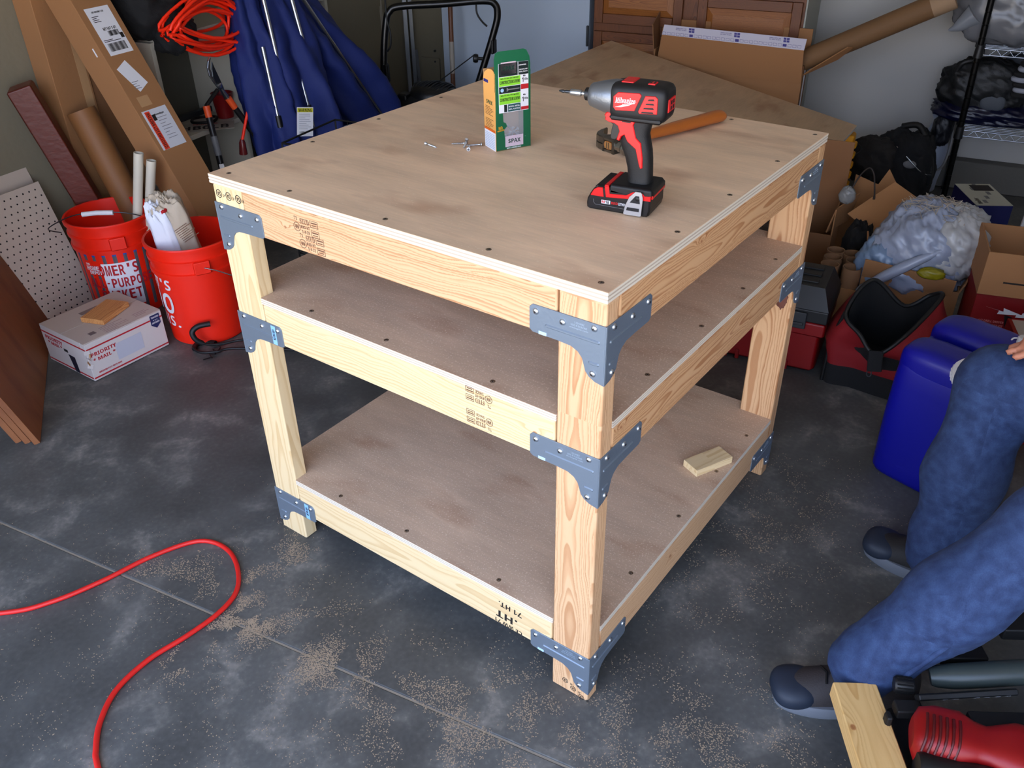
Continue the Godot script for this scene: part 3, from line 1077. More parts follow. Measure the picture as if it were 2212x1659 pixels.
func impact_driver() -> void:
	var t := thing("impact_driver", "red and black cordless impact driver standing on its battery on the tabletop", "impact driver", Vector3(-0.09, BH, -0.335))
	var X := Transform3D(Basis(), Vector3(0.09, 0, 0))
	var rubber := mat(Color(0.035, 0.037, 0.042), 0.55)
	var red := mat(Color(0.85, 0.035, 0.06), 0.38)
	var cy := 0.1905
	var turned := Transform3D(Basis(Vector3(0, -1, 0), Vector3(1, 0, 0), Vector3(0, 0, 1)), Vector3(0.09, cy, 0))   # lathe y -> world x
	var mb := Mb.new()
	mb.xf = turned
	mb.lathe([Vector2(0, -0.169), Vector2(0.0175, -0.169), Vector2(0.0195, -0.167), Vector2(0.0215, -0.160), Vector2(0.0265, -0.142), Vector2(0.0295, -0.126), Vector2(0.0300, -0.098)], 40, 0.8)
	obj("nose_cone", mb, bump(mat(Color(0.52, 0.54, 0.56), 0.38, 0.8), 0.06, 0.02, Vector3(14, 14, 14)), t)
	mb = Mb.new()
	mb.xf = turned
	mb.lathe([Vector2(0, -0.1795), Vector2(0.0085, -0.1795), Vector2(0.0108, -0.178), Vector2(0.0112, -0.172), Vector2(0.0105, -0.1665)], 28)
	obj("chuck_ring", mb, M.black_plastic, t)
	mb = Mb.new()
	mb.xf = turned
	mb.lathe([Vector2(0, -0.208), Vector2(0.0050, -0.208), Vector2(0.0056, -0.207), Vector2(0.0056, -0.188), Vector2(0.0048, -0.187), Vector2(0.0036, -0.186), Vector2(0.0036, -0.178)], 20)
	obj("bit_holder", mb, M.steel, t)
	mb = Mb.new()
	mb.xf = turned
	mb.lathe([Vector2(0, -0.230), Vector2(0.0012, -0.229), Vector2(0.0028, -0.224), Vector2(0.0030, -0.221), Vector2(0.0024, -0.219), Vector2(0.0030, -0.216), Vector2(0.0030, -0.207)], 6, 0.95)
	obj("driver_bit", mb, M.steel_dark, t)
	# motor housing: chamfered shell
	mb = Mb.new()
	mb.xf = X
	var rs := []
	for s in [[-0.1235, 0.0265, 0.0280], [-0.1215, 0.0285, 0.0310], [-0.112, 0.0305, 0.0325], [-0.095, 0.0310, 0.0328], [-0.06, 0.0312, 0.0328], [-0.040, 0.0305, 0.0325], [-0.032, 0.0285, 0.0305], [-0.0275, 0.0240, 0.0260], [-0.0265, 0.020, 0.0225]]:
		rs.append(ring(Vector3(s[0], cy - 0.0005, 0), s[1], s[2], 4.5, 0, 40))
	loft(mb, rs)
	var shell := obj("motor_housing", mb, rubber, t)
	mb = Mb.new()
	mb.xf = X
	mb.box(Vector3(-0.078, 0.1645, 0), Vector3(0.092, 0.010, 0.062), 0.004)
	obj("housing_sill", mb, rubber, t)
	for sd in [1.0, -1.0]:
		var z0: float = 0.0315 * sd
		var z1: float = 0.0336 * sd
		mb = Mb.new()
		mb.xf = X
		mb.prism(pv([-0.1165, 0.2003, -0.1086, 0.2078, -0.0715, 0.2091, -0.0678, 0.2058, -0.0787, 0.1799, -0.1116, 0.1777, -0.1161, 0.1826]), z0, z1, 0.0006)
		var plate := obj("side_plate", mb, red, t)
		mb = Mb.new()
		mb.xf = X
		mb.prism(pv([-0.0612, 0.2062, -0.0443, 0.207, -0.0398, 0.2035, -0.0395, 0.1784, -0.0703, 0.1764, -0.0721, 0.1801]), z0, z1, 0.0006)
		var vent := obj("vent_plate", mb, red, t)
		for k in 4:
			mb = Mb.new()
			mb.xf = X
			var yy := 0.2015 - k * 0.0070
			var xx := -0.0570 - k * 0.0034
			mb.prism(pv([xx, yy - 0.0026, xx + 0.0018, yy, -0.0468, yy + 0.0010, -0.0450, yy - 0.0018]), z0, z1 + 0.0002 * sd)
			obj("vent_slot", mb, M.recess, vent)
		if sd > 0.0:
			var sl := Basis(Vector3(1, 0.03, 0), Vector3(0.22, 1, 0), Vector3(0, 0, 1))
			word("Milwaukee", Vector3(-0.0, 0.1955, 0.0337), sl, 0.0345, 0.0092, M.white, plate, "lettering", "Droid Serif")
			(plate.get_child(0) as Node3D).position += Vector3(-0.005, 0, 0)
			mb = Mb.new()
			mb.xf = X
			mb.prism(pv([-0.1135, 0.1833, -0.1003, 0.1878, -0.1004, 0.1892, -0.0876, 0.1901, -0.0871, 0.1916, -0.0756, 0.1945, -0.0865, 0.1893, -0.0885, 0.1881, -0.1016, 0.1843]), 0.0334, 0.0338)
			obj("lightning_bolt", mb, M.white, plate)
	mb = Mb.new()
	mb.xf = X
	mb.box(Vector3(-0.099, 0.2205, 0), Vector3(0.022, 0.004, 0.034), 0.0015)
	obj("top_patch", mb, red, t)
	mb = Mb.new()
	mb.xf = X
	mb.box(Vector3(-0.0575, 0.2208, 0.008), Vector3(0.013, 0.0035, 0.018), 0.0012)
	var tv := obj("top_vent", mb, red, t)
	for k in 2:
		mb = Mb.new()
		mb.xf = X
		mb.box(Vector3(-0.0605 + k * 0.006, 0.2226, 0.008), Vector3(0.0028, 0.0006, 0.011))
		obj("vent_slot", mb, M.recess, tv)
	mb = Mb.new()
	mb.xf = X
	mb.box(Vector3(-0.0265, 0.189, 0), Vector3(0.004, 0.022, 0.034), 0.0012)
	var rv := obj("rear_vent", mb, red, t)
	for k in 4:
		mb = Mb.new()
		mb.xf = X
		mb.box(Vector3(-0.0243, 0.1935 - 0.009 * (k / 2), 0.006 - 0.012 * (k % 2)), Vector3(0.0006, 0.006, 0.007))
		obj("vent_slot", mb, M.recess, rv)
	# handle: rubber grip, red frame on both sides, trigger
	mb = Mb.new()
	mb.xf = X
	rs = []
	for s in [[-0.0825, 0.160, 0.030, 0.0165], [-0.0835, 0.148, 0.026, 0.017], [-0.0855, 0.135, 0.0255, 0.0175], [-0.0845, 0.122, 0.0275, 0.018], [-0.0800, 0.108, 0.0265, 0.0182], [-0.0755, 0.092, 0.0240, 0.018], [-0.0725, 0.075, 0.0222, 0.0175], [-0.0710, 0.060, 0.0215, 0.0175], [-0.0705, 0.045, 0.0225, 0.0195]]:
		rs.append(ring(Vector3(s[0], s[1], 0), s[2], s[3], 2.6, 1, 32))
	loft(mb, rs)
	obj("grip", mb, bump(mat(Color(0.035, 0.037, 0.042), 0.6), 0.08, 0.03, Vector3(20, 20, 20)), t)
	var neck := pv([-0.1274, 0.1712, -0.1342, 0.1675, -0.1367, 0.1633, -0.1344, 0.161, -0.1353, 0.156, -0.1282, 0.1528, -0.118, 0.1515, -0.1114, 0.1477, -0.1082, 0.1391, -0.1128, 0.1244, -0.1078, 0.1224, -0.1046, 0.1304, -0.0989, 0.1337, -0.0929, 0.1228, -0.0774, 0.1115, -0.0735, 0.098, -0.0690, 0.0828, -0.0665, 0.0784, -0.0630, 0.080, -0.0640, 0.098, -0.0685, 0.1224, -0.078, 0.1312, -0.084, 0.1515, -0.0805, 0.1597, -0.0529, 0.158, -0.041, 0.1619, -0.0494, 0.1667, -0.1222, 0.1689])
	for sd in [1.0, -1.0]:
		mb = Mb.new()
		mb.xf = X
		mb.prism(neck, 0.012 * sd, 0.0192 * sd, 0.0012)
		var hf := obj("handle_frame", mb, red, t)
		mb = Mb.new()
		mb.xf = X
		mb.prism(pv([-0.1009, 0.1619, -0.0852, 0.1612, -0.0889, 0.1553, -0.1047, 0.1555]), 0.0185 * sd, 0.0196 * sd)
		obj("direction_switch", mb, M.recess, hf)
	mb = Mb.new()
	mb.xf = X
	mb.prism(pv([-0.1274, 0.1712, -0.1342, 0.1675, -0.1367, 0.1633, -0.1344, 0.161, -0.1353, 0.156, -0.1282, 0.1528, -0.110, 0.153, -0.10, 0.17]), -0.0125, 0.0125)
	obj("handle_neck", mb, red, t)
	mb = Mb.new()
	mb.xf = X
	mb.prism(pv([-0.1320, 0.1520, -0.1241, 0.1462, -0.1264, 0.1353, -0.1278, 0.1255, -0.1250, 0.1205, -0.1185, 0.1205, -0.108, 0.128, -0.105, 0.15]), -0.009, 0.0)
	mb.prism(pv([-0.1320, 0.1520, -0.1241, 0.1462, -0.1264, 0.1353, -0.1278, 0.1255, -0.1250, 0.1205, -0.1185, 0.1205, -0.108, 0.128, -0.105, 0.15]), 0.0, 0.009, 0.001)
	obj("trigger", mb, M.black_plastic, t)
	# foot of the handle and the battery
	mb = Mb.new()
	mb.xf = X
	mb.box(Vector3(-0.076, 0.041, 0), Vector3(0.082, 0.020, 0.077), 0.006)
	mb.box(Vector3(-0.129, 0.0400, 0), Vector3(0.026, 0.012, 0.073), 0.004)
	obj("foot", mb, rubber, t)
	mb = Mb.new()
	mb.xf = X
	var pk := pv([-0.1555, 0.003, -0.1562, 0.0106, -0.155, 0.0193, -0.1501, 0.0289, -0.1440, 0.0385, -0.1348, 0.0445, -0.123, 0.0450, -0.038, 0.0330, -0.0377, 0.012, -0.040, 0.003, -0.044, 0.0, -0.150, 0.0])
	mb.prism(pk, 0.0, 0.0385, 0.003)
	mb.prism(pk, 0.0, -0.0385, 0.003)
	var bat := obj("battery", mb, mat(Color(0.03, 0.03, 0.033), 0.42), t)
	for sd in [1.0, -1.0]:
		mb = Mb.new()
		mb.xf = X
		mb.prism(pv([-0.1485, 0.0275, -0.1424, 0.0380, -0.1350, 0.0425, -0.1263, 0.0430, -0.1237, 0.0262, -0.1475, 0.0262]), 0.037 * sd, 0.0394 * sd, 0.0006)
		obj("battery_latch", mb, red, bat)
		mb = Mb.new()
		mb.xf = X
		mb.prism(pv([-0.1228, 0.0463, -0.115, 0.0478, -0.1127, 0.0337, -0.0821, 0.0356, -0.0697, 0.0433, -0.0532, 0.0431, -0.0483, 0.0385, -0.0374, 0.0393, -0.0376, 0.0307, -0.0512, 0.03, -0.0825, 0.0292, -0.1194, 0.0262]), 0.037 * sd, 0.0396 * sd, 0.0006)
		obj("foot_band", mb, red, t)
	mb = Mb.new()
	mb.xf = X
	mb.box(Vector3(-0.119, 0.0475, 0), Vector3(0.008, 0.0024, 0.077), 0.001)
	obj("foot_band", mb, red, t)
	mb = Mb.new()
	mb.xf = X
	mb.box(Vector3(-0.0365, 0.036, 0), Vector3(0.003, 0.007, 0.07), 0.001)
	obj("foot_band", mb, red, t)
	mb = Mb.new()
	mb.xf = X
	mb.box(Vector3(-0.1195, 0.0172, 0.0386), Vector3(0.0170, 0.0066, 0.0006), 0.0002)
	var badge := obj("badge", mb, M.white, bat)
	word("M", Vector3(-0.0341, 0.0172, 0.0390), Basis(), 0.0052, 0.0046, M.red, bat, "lettering")
	word("18", Vector3(-0.0266, 0.0172, 0.0390), Basis(), 0.0068, 0.0046, M.ink, bat, "lettering")
	word("RED", Vector3(-0.0130, 0.0172, 0.0386), Basis(), 0.0120, 0.0046, M.red, bat, "lettering")
	word("LITHIUM", Vector3(0.0035, 0.0172, 0.0386), Basis(), 0.0190, 0.0046, M.white, bat, "lettering")
	mb = Mb.new()
	mb.xf = X
	mb.tube([Vector3(-0.143, 0.020, 0.0386), Vector3(-0.1425, 0.014, 0.0386), Vector3(-0.139, 0.0105, 0.0386), Vector3(-0.085, 0.0095, 0.0386)], 0.0004, 6)
	obj("trim_line", mb, M.grey, bat)
	# belt clip
	mb = Mb.new()
	mb.xf = X
	mb.prism(pv([-0.0660, 0.0440, -0.0640, 0.0462, -0.0545, 0.0462, -0.0523, 0.0440, -0.0500, 0.0350, -0.0515, 0.0035, -0.0535, 0.0022, -0.0830, 0.0022, -0.0841, 0.0045, -0.0817, 0.0179, -0.0745, 0.0355]), 0.0425, 0.0440, 0.0004)
	var clip := obj("belt_clip", mb, mat(Color(0.78, 0.79, 0.80), 0.3, 0.7), t)
	mb = Mb.new()
	mb.xf = X
	mb.prism(pv([-0.0630, 0.039, -0.0565, 0.039, -0.0545, 0.0255, -0.0735, 0.0255]), 0.0438, 0.0443)
	obj("clip_slot", mb, M.recess, clip)
	mb = Mb.new()
	mb.xf = X
	mb.prism(pv([-0.0775, 0.0165, -0.0555, 0.0165, -0.0555, 0.0105, -0.0790, 0.0105]), 0.0438, 0.0443)
	obj("clip_slot", mb, M.recess, clip)
	mb = Mb.new()
	mb.xf = X * Transform3D(Basis(Vector3.RIGHT, PI / 2), Vector3(-0.0595, 0.0335, 0.0436))
	mb.lathe([Vector2(0.0038, 0), Vector2(0.0036, 0.0014), Vector2(0.002, 0.002), Vector2(0, 0.002)], 16)
	obj("clip_screw", mb, M.black_plastic, clip)

func screw_box() -> void:
	var t := thing("screw_box", "tall green cardboard box of construction screws with a clear window, standing on the tabletop", "screw box", Vector3(-0.45, BH, -0.515), 0.942)
	var green := mat(Color(0.0, 0.36, 0.22), 0.5)
	var wood := mat(Color(0.90, 0.66, 0.36), 0.55)
	var dark := mat(Color(0.02, 0.10, 0.10), 0.55)
	var lime := mat(Color(0.52, 0.82, 0.18), 0.55)
	var W := 0.082
	var D := 0.053
	var mb := Mb.new()
	# front with its window cut out and the flap above
	mb.prism(pv([0, 0.079, W, 0.079, W, 0.172, 0.080, 0.186, 0.073, 0.199, 0.066, 0.2015, 0.008, 0.2015, 0.002, 0.198, -0.001, 0.188, -0.001, 0.125, 0, 0.118]), -0.0006, 0.0)
	mb.prism(pv([0, 0, W, 0, W, 0.026, 0, 0.026]), -0.0006, 0.0)
	mb.prism(pv([0.0655, 0.026, W, 0.026, W, 0.079, 0.0655, 0.079]), -0.0006, 0.0)
	mb.prism(pv([0, 0.026, 0.021, 0.026, 0.019, 0.043, 0.026, 0.050, 0.024, 0.057, 0.018, 0.060, 0.017, 0.079, 0, 0.079]), -0.0006, 0.0)
	var front := obj("front_panel", mb, green, t)
	mb = Mb.new()
	mb.xf = Transform3D(Basis(Vector3(0, 0, 1), Vector3.UP, Vector3(-1, 0, 0)), Vector3.ZERO)
	var side := pv([0, 0, 0, 0.160, -0.012, 0.166, -0.030, 0.164, -0.047, 0.155, -D, 0.142, -D, 0])
	mb.prism(side, -0.0006, 0.0006)
	var sp := obj("side_panel", mb, wood, t)
	mb = Mb.new()
	mb.xf = Transform3D(Basis(Vector3(0, 0, 1), Vector3.UP, Vector3(-1, 0, 0)), Vector3(W, 0, 0))
	mb.prism(side, -0.0006, 0.0006)
	obj("side_panel", mb, green, t)
	mb = Mb.new()
	mb.box(Vector3(W / 2, 0.08, -D), Vector3(W, 0.16, 0.001))
	mb.box(Vector3(W / 2, 0.0008, -D / 2), Vector3(W, 0.0012, D))
	obj("back_panel", mb, M.card_pale, t)
	mb = Mb.new()
	mb.box(Vector3(W / 2, 0.05, -0.0012), Vector3(0.056, 0.06, 0.0003))
	obj("window_film", mb, M.glass_clear, t)
	# label card
	mb = Mb.new()
	mb.box(Vector3(0.0425, 0.1285, 0.0009), Vector3(0.0690, 0.0985, 0.0012), 0.0003)
	var lab := obj("label_card", mb, M.paper, t)
	var patch := func(x0: float, y0: float, x1: float, y1: float, m: Material, called := "print"):
		var b := Mb.new()
		b.box(Vector3((x0 + x1) / 2, (y0 + y1) / 2, 0.0016), Vector3(x1 - x0, y1 - y0, 0.0002))
		return obj(called, b, m, lab)
	patch.call(0.0085, 0.152, 0.052, 0.1775, dark)
	patch.call(0.0535, 0.152, 0.0765, 0.1775, dark)
	patch.call(0.0085, 0.133, 0.058, 0.151, lime)
	patch.call(0.0085, 0.1185, 0.058, 0.132, dark)
	patch.call(0.0085, 0.0965, 0.058, 0.1175, lime)
	patch.call(0.0195, 0.0805, 0.0265, 0.0955, dark)
	patch.call(0.0285, 0.0805, 0.058, 0.0955, mat(Color(0.10, 0.30, 0.30), 0.55))
	patch.call(0.0590, 0.1225, 0.0768, 0.1325, M.red_print)
	patch.call(0.0590, 0.0805, 0.0768, 0.0870, M.red_print)
	var silver := mat(Color(0.80, 0.72, 0.76), 0.45)
	patch.call(0.0135, 0.156, 0.0480, 0.180, silver, "nameplate")
	var zt := 0.0018
	word("SPAX", Vector3(0.031, 0.168, zt), Basis(), 0.027, 0.0085, mat(Color(0.0, 0.22, 0.16), 0.5), lab)
	word("INTERIOR/EXTERIOR", Vector3(0.063, 0.171, zt), Basis(), 0.017, 0.0022, M.white, lab)
	word("FOR WOOD, MDF", Vector3(0.065, 0.162, zt), Basis(), 0.019, 0.0026, M.white, lab)
	word("METAL, PLASTICS", Vector3(0.065, 0.1575, zt), Basis(), 0.019, 0.0026, M.white, lab)
	word("DRIVE, FLAT HEAD, MULTI-MATERIAL", Vector3(0.033, 0.1478, zt), Basis(), 0.042, 0.0024, M.ink, lab)
	word("CONSTRUCTION SCREWS", Vector3(0.0335, 0.1405, zt), Basis(), 0.046, 0.0064, M.ink, lab)
	word("DRIVE, FLAT HEAD, MULTI-MATERIAL", Vector3(0.033, 0.1140, zt), Basis(), 0.042, 0.0024, M.ink, lab)
	word("CONSTRUCTION SCREWS", Vector3(0.0335, 0.1060, zt), Basis(), 0.046, 0.0064, M.ink, lab)
	word("1", Vector3(0.0635, 0.141, zt), Basis(), 0.003, 0.0095, M.ink, lab)
	word("1/2 in.", Vector3(0.0710, 0.1425, zt), Basis(), 0.009, 0.0046, M.ink, lab)
	word("#8x", Vector3(0.067, 0.1490, zt), Basis(), 0.006, 0.003, M.ink, lab)
	word("1", Vector3(0.0635, 0.102, zt), Basis(), 0.003, 0.0095, M.ink, lab)
	word("1/2 in.", Vector3(0.0710, 0.1035, zt), Basis(), 0.009, 0.0046, M.ink, lab)
	word("#8x", Vector3(0.067, 0.1110, zt), Basis(), 0.006, 0.003, M.ink, lab)
	word("WOOD, METAL", Vector3(0.043, 0.0905, zt), Basis(), 0.026, 0.0032, M.white, lab)
	word("MDF, PLASTICS", Vector3(0.043, 0.0850, zt), Basis(), 0.026, 0.0032, M.white, lab)
	var pic := Mb.new()
	pic.xf = Transform3D(Basis(Vector3(0, 1, 0), Vector3(-1, 0, 0), Vector3(0, 0, 1)), Vector3(0.026, 0.1255, 0.0018))
	pic.prism(pv([-0.0045, 0, -0.0012, -0.004, -0.0010, -0.028, 0, -0.031, 0.0010, -0.028, 0.0012, -0.004, 0.0045, 0]), 0, 0.0002)
	obj("screw_picture", pic, M.screw, lab)
	pic = Mb.new()
	pic.xf = Transform3D(Basis(Vector3.RIGHT, PI / 2), Vector3(0.0155, 0.1253, 0.0018))
	pic.lathe([Vector2(0.0038, 0), Vector2(0.0038, 0.0002), Vector2(0, 0.0002)], 18)
	obj("screw_picture", pic, mat(Color(0.6, 0.75, 0.9), 0.5), lab)
	# lower nameplate and printing on the green
	mb = Mb.new()
	mb.box(Vector3(0.043, 0.018, 0.0004), Vector3(0.043, 0.023, 0.0006), 0.0003)
	var np := obj("nameplate", mb, silver, t)
	word("SPAX", Vector3(0.043, 0.0185, 0.0008), Basis(), 0.029, 0.0085, mat(Color(0.0, 0.22, 0.16), 0.5), np)
	word("GRIP A STRONG HOLD", Vector3(0.042, 0.0035, 0.0002), Basis(), 0.034, 0.0026, M.white, front)
	word("NO", Vector3(0.011, 0.0485, 0.0002), Basis(Vector3.BACK, 0.12), 0.009, 0.0065, M.yellow, front)
	word("PREDRILLING", Vector3(0.0115, 0.0430, 0.0002), Basis(Vector3.BACK, 0.12), 0.016, 0.0028, M.yellow, front)
	# printing on the wood-toned side
	var sb := Basis(Vector3(0, 0, 1), Vector3.UP, Vector3(-1, 0, 0))
	word("SPAX", Vector3(-0.0008, 0.098, -0.026), sb, 0.028, 0.008, mat(Color(0.0, 0.25, 0.15), 0.5), sp)
	for q in [[0.041, 0.0008, -0.0265, 0.005, mat(Color(0.85, 0.38, 0.06), 0.6), 0.050], [0.019, 0.0008, -0.0265, 0.038, M.paper, 0.050], [0.139, 0.0008, -0.040, 0.006, mat(Color(0.16, 0.16, 0.45), 0.6), 0.020]]:
		mb = Mb.new()
		mb.box(Vector3(-0.0007, q[0], q[2]), Vector3(q[1], q[3], q[5]))
		obj("print", mb, q[4], sp)
	var faint := mat(Color(0.42, 0.28, 0.14), 0.7)
	for k in 14:
		mb = Mb.new()
		var ww := 0.020 + 0.016 * absf(sin(k * 2.3))
		mb.box(Vector3(-0.0008, 0.088 - k * 0.0032 - (0.006 if k > 5 else 0.0), -0.045 + ww / 2), Vector3(0.0004, 0.0009, ww))
		obj("print_line", mb, faint, sp)
	for k in 9:
		mb = Mb.new()
		mb.box(Vector3(-0.0013, 0.033 - k * 0.0036, -0.0265), Vector3(0.0004, 0.0008, 0.044))
		obj("print_line", mb, mat(Color(0.62, 0.70, 0.80), 0.7), sp)
	# screws heaped behind the window
	var parts := construction_screw()
	var am := ArrayMesh.new()
	for i in 2:
		am.add_surface_from_arrays(Mesh.PRIMITIVE_TRIANGLES, parts[i].arrays())
		am.surface_set_material(i, [M.screw, M.recess][i])
	var B := Transform3D(Basis(Vector3.UP, 0.942), Vector3(-0.45, BH, -0.515))
	for k in 16:
		var o := put("boxed_screw", am)
		var p := Vector3(0.020 + 0.044 * rg.randf(), 0.012 + 0.020 * rg.randf(), -0.010 - 0.024 * rg.randf())
		var dir := Vector3(rg.randf() - 0.5, rg.randf() * 1.1 - 0.3, rg.randf() * 0.8 - 0.5).normalized()
		if k == 0:
			p = Vector3(0.044, 0.020, -0.012)
			dir = Vector3(0.02, -1, 0.02)
			o.transform = B * Transform3D(aim(Vector3.ZERO, -dir).basis, p + Vector3(0, 0.002, 0))
		else:
			o.transform = B * Transform3D(aim(Vector3.ZERO, dir).basis, p + dir * 0.012)
		tag(o, "bright construction screw heaped behind the window of the green screw box", "screw", "screws inside the green box")

func hammer() -> void:
	var t := thing("claw_hammer", "claw hammer with a varnished wooden handle lying behind the impact driver", "hammer", Vector3(-0.228, BH, -0.615), -0.467)
	var mb := Mb.new()
	# handle runs away from the viewer (-z), oval and swelling towards its end
	var rs := []
	for s in [[0.012, 0.0085, 0.0125], [-0.02, 0.0085, 0.0125], [-0.06, 0.0085, 0.0120], [-0.12, 0.0105, 0.0145], [-0.19, 0.0125, 0.0175], [-0.26, 0.0128, 0.0182], [-0.315, 0.0135, 0.0195], [-0.332, 0.0132, 0.0190], [-0.340, 0.0105, 0.0155], [-0.343, 0.006, 0.009]]:
		var r := []
		for k in 26:
			var an := TAU * k / 26
			r.append(Vector3(cos(an) * s[2], 0.0155 + sin(an) * s[1], s[0]))
		rs.append(r)
	loft(mb, rs)
	obj("handle", mb, M.hickory, t)
	mb = Mb.new()
	mb.box(Vector3(0, 0.0155, 0.0115), Vector3(0.021, 0.015, 0.003), 0.001)
	var wd := obj("handle_end", mb, mat(Color(0.62, 0.43, 0.22), 0.7), t)
	for k in 2:
		mb = Mb.new()
		mb.box(Vector3(-0.003 + 0.006 * k, 0.0155, 0.0132), Vector3(0.0012, 0.013, 0.0008))
		obj("wedge", mb, M.steel_dark, wd)
	# head: cheek round the eye, neck and poll, curved claw
	var steel := mat(Color(0.45, 0.43, 0.39), 0.3, 0.9)
	mb = Mb.new()
	mb.xf = Transform3D(Basis(Vector3(1, 0, 0), Vector3(0, 0, 1), Vector3(0, -1, 0)), Vector3(0, 0.0155, 0))
	var cheek := pv([-0.017, 0.012, 0.016, 0.012, 0.018, 0.006, 0.018, -0.013, -0.017, -0.013])
	mb.prism(cheek, 0.0095, 0.0155, 0.002)
	mb.prism(cheek, -0.0095, -0.0155, 0.002)
	mb.prism(pv([0.0115, 0.012, 0.018, 0.012, 0.018, -0.013, 0.0115, -0.013]), -0.0155, 0.0155)
	mb.prism(pv([-0.017, 0.012, -0.0115, 0.012, -0.0115, -0.013, -0.017, -0.013]), -0.0155, 0.0155)
	var cheek_part := obj("head", mb, steel, t)
	for sd in [1.0, -1.0]:
		mb = Mb.new()
		mb.xf = Transform3D(Basis(Vector3(1, 0, 0), Vector3(0, 0, 1), Vector3(0, -1, 0)), Vector3(0, 0.0155, 0))
		mb.prism(pv([-0.015, 0.0125, -0.030, 0.0115, -0.043, 0.006, -0.053, -0.005, -0.059, -0.020, -0.062, -0.040, -0.058, -0.040, -0.052, -0.024, -0.043, -0.012, -0.030, -0.006, -0.015, -0.010]), 0.0012 * sd, 0.0150 * sd, 0.002)
		obj("claw", mb, steel, t)
	mb = Mb.new()
	mb.xf = Transform3D(Basis(Vector3(0, -1, 0), Vector3(1, 0, 0), Vector3(0, 0, 1)), Vector3(0, 0.0155, 0))
	mb.lathe([Vector2(0.0120, 0.014), Vector2(0.0105, 0.024), Vector2(0.0100, 0.032), Vector2(0.0130, 0.037), Vector2(0.0138, 0.040), Vector2(0.0138, 0.050), Vector2(0.0125, 0.0525), Vector2(0, 0.0535)], 28, 0.85)
	obj("poll", mb, mat(Color(0.62, 0.61, 0.58), 0.18, 0.95), t)

# ------------------------------------------------------------------ left side of the room
# open carton: walls with thickness; flaps are given as [side 0..3, length, fold angle from upright, material]
func carton(t: Node3D, s: Vector3, m: Material, lid := true, flaps := []) -> void:
	var th := 0.005
	var mb := Mb.new()
	mb.box(Vector3(0, th / 2, 0), Vector3(s.x, th, s.z))
	obj("bottom", mb, m, t)
	for k in 4:
		mb = Mb.new()
		var w := s.x if k % 2 == 0 else s.z - 2 * th
		var d := s.z if k % 2 == 0 else s.x
		mb.xf = Transform3D(Basis(Vector3.UP, PI / 2 * k), Vector3.ZERO)
		mb.box(Vector3(0, s.y / 2, d / 2 - th / 2), Vector3(w, s.y, th), 0.001)
		obj("side_panel", mb, m, t)
	if lid:
		for k in 2:
			mb = Mb.new()
			mb.box(Vector3(0, s.y + th / 2, (s.z / 4 + 0.0008) * (1 if k else -1)), Vector3(s.x, th, s.z / 2 - 0.0016), 0.001)
			obj("flap", mb, m, t)
	for f in flaps:
		mb = Mb.new()
		var k: int = f[0]
		var w := (s.x if k % 2 == 0 else s.z) - 0.004
		var d := s.z if k % 2 == 0 else s.x
		mb.xf = Transform3D(Basis(Vector3.UP, PI / 2 * k), Vector3.ZERO) * Transform3D(Basis(Vector3.RIGHT, f[2]), Vector3(0, s.y, d / 2 - th / 2))
		mb.box(Vector3(0, f[1] / 2, 0), Vector3(w, f[1], th), 0.001)
		obj("flap", mb, f[3] if f.size() > 3 else m, t)

func paper_on(t: Node, c: Vector3, b: Basis, w: float, h: float, m: Material, called := "label") -> MeshInstance3D:
	var mb := Mb.new()
	mb.xf = Transform3D(b, c)
	mb.box(Vector3.ZERO, Vector3(w, h, 0.0006))
	return obj(called, mb, m, t)

func bars(t: Node, c: Vector3, b: Basis, w: float, h: float, n: int, m: Material) -> void:
	var mb := Mb.new()
	mb.xf = Transform3D(b, c)
	var x := -w / 2
	for k in n:
		var bw := w / n * (0.25 + 0.5 * absf(sin(k * 12.9898)))
		mb.box(Vector3(x + bw / 2, 0, 0), Vector3(bw, h, 0.0004))
		x += w / n
	obj("bar_code", mb, m, t)

func lines(t: Node, c: Vector3, b: Basis, w: float, n: int, step: float, m: Material, h := 0.002) -> void:
	for k in n:
		var mb := Mb.new()
		mb.xf = Transform3D(b, c)
		var ww := w * (0.45 + 0.55 * absf(sin(k * 5.3 + w * 40.0)))
		mb.box(Vector3(-w / 2 + ww / 2, -k * step, 0), Vector3(ww, h, 0.0004))
		obj("print_line", mb, m, t)

func round_word(t: Node, s: String, r: float, y: float, mid: float, gh: float, gw: float, m: Material, bold := 700) -> void:
	# letters set round an upright cylinder, `mid` the angle of the middle of the word, seen from outside
	var n := s.length()
	for i in n:
		if s[i] == " ":
			continue
		var an := mid - (i - (n - 1) / 2.0) * gw / r
		var out := Vector3(cos(an), 0, sin(an))
		var b := Basis(Vector3.UP.cross(out), Vector3.UP, out)
		var narrow := 0.4 if s[i] in "'.!-I" else 0.82
		var hh := gh
		var yy := y
		if s[i] == ".":
			hh = gh * 0.2
			yy = y - gh * 0.4
		elif s[i] == "-":
			hh = gh * 0.15
		elif s[i] == "'":
			hh = gh * 0.35
			yy = y + gh * 0.33
		word(s[i], out * (r + 0.0006) + Vector3(0, yy, 0), b, gw * narrow, hh, m, t, "lettering", "Droid Sans", bold)

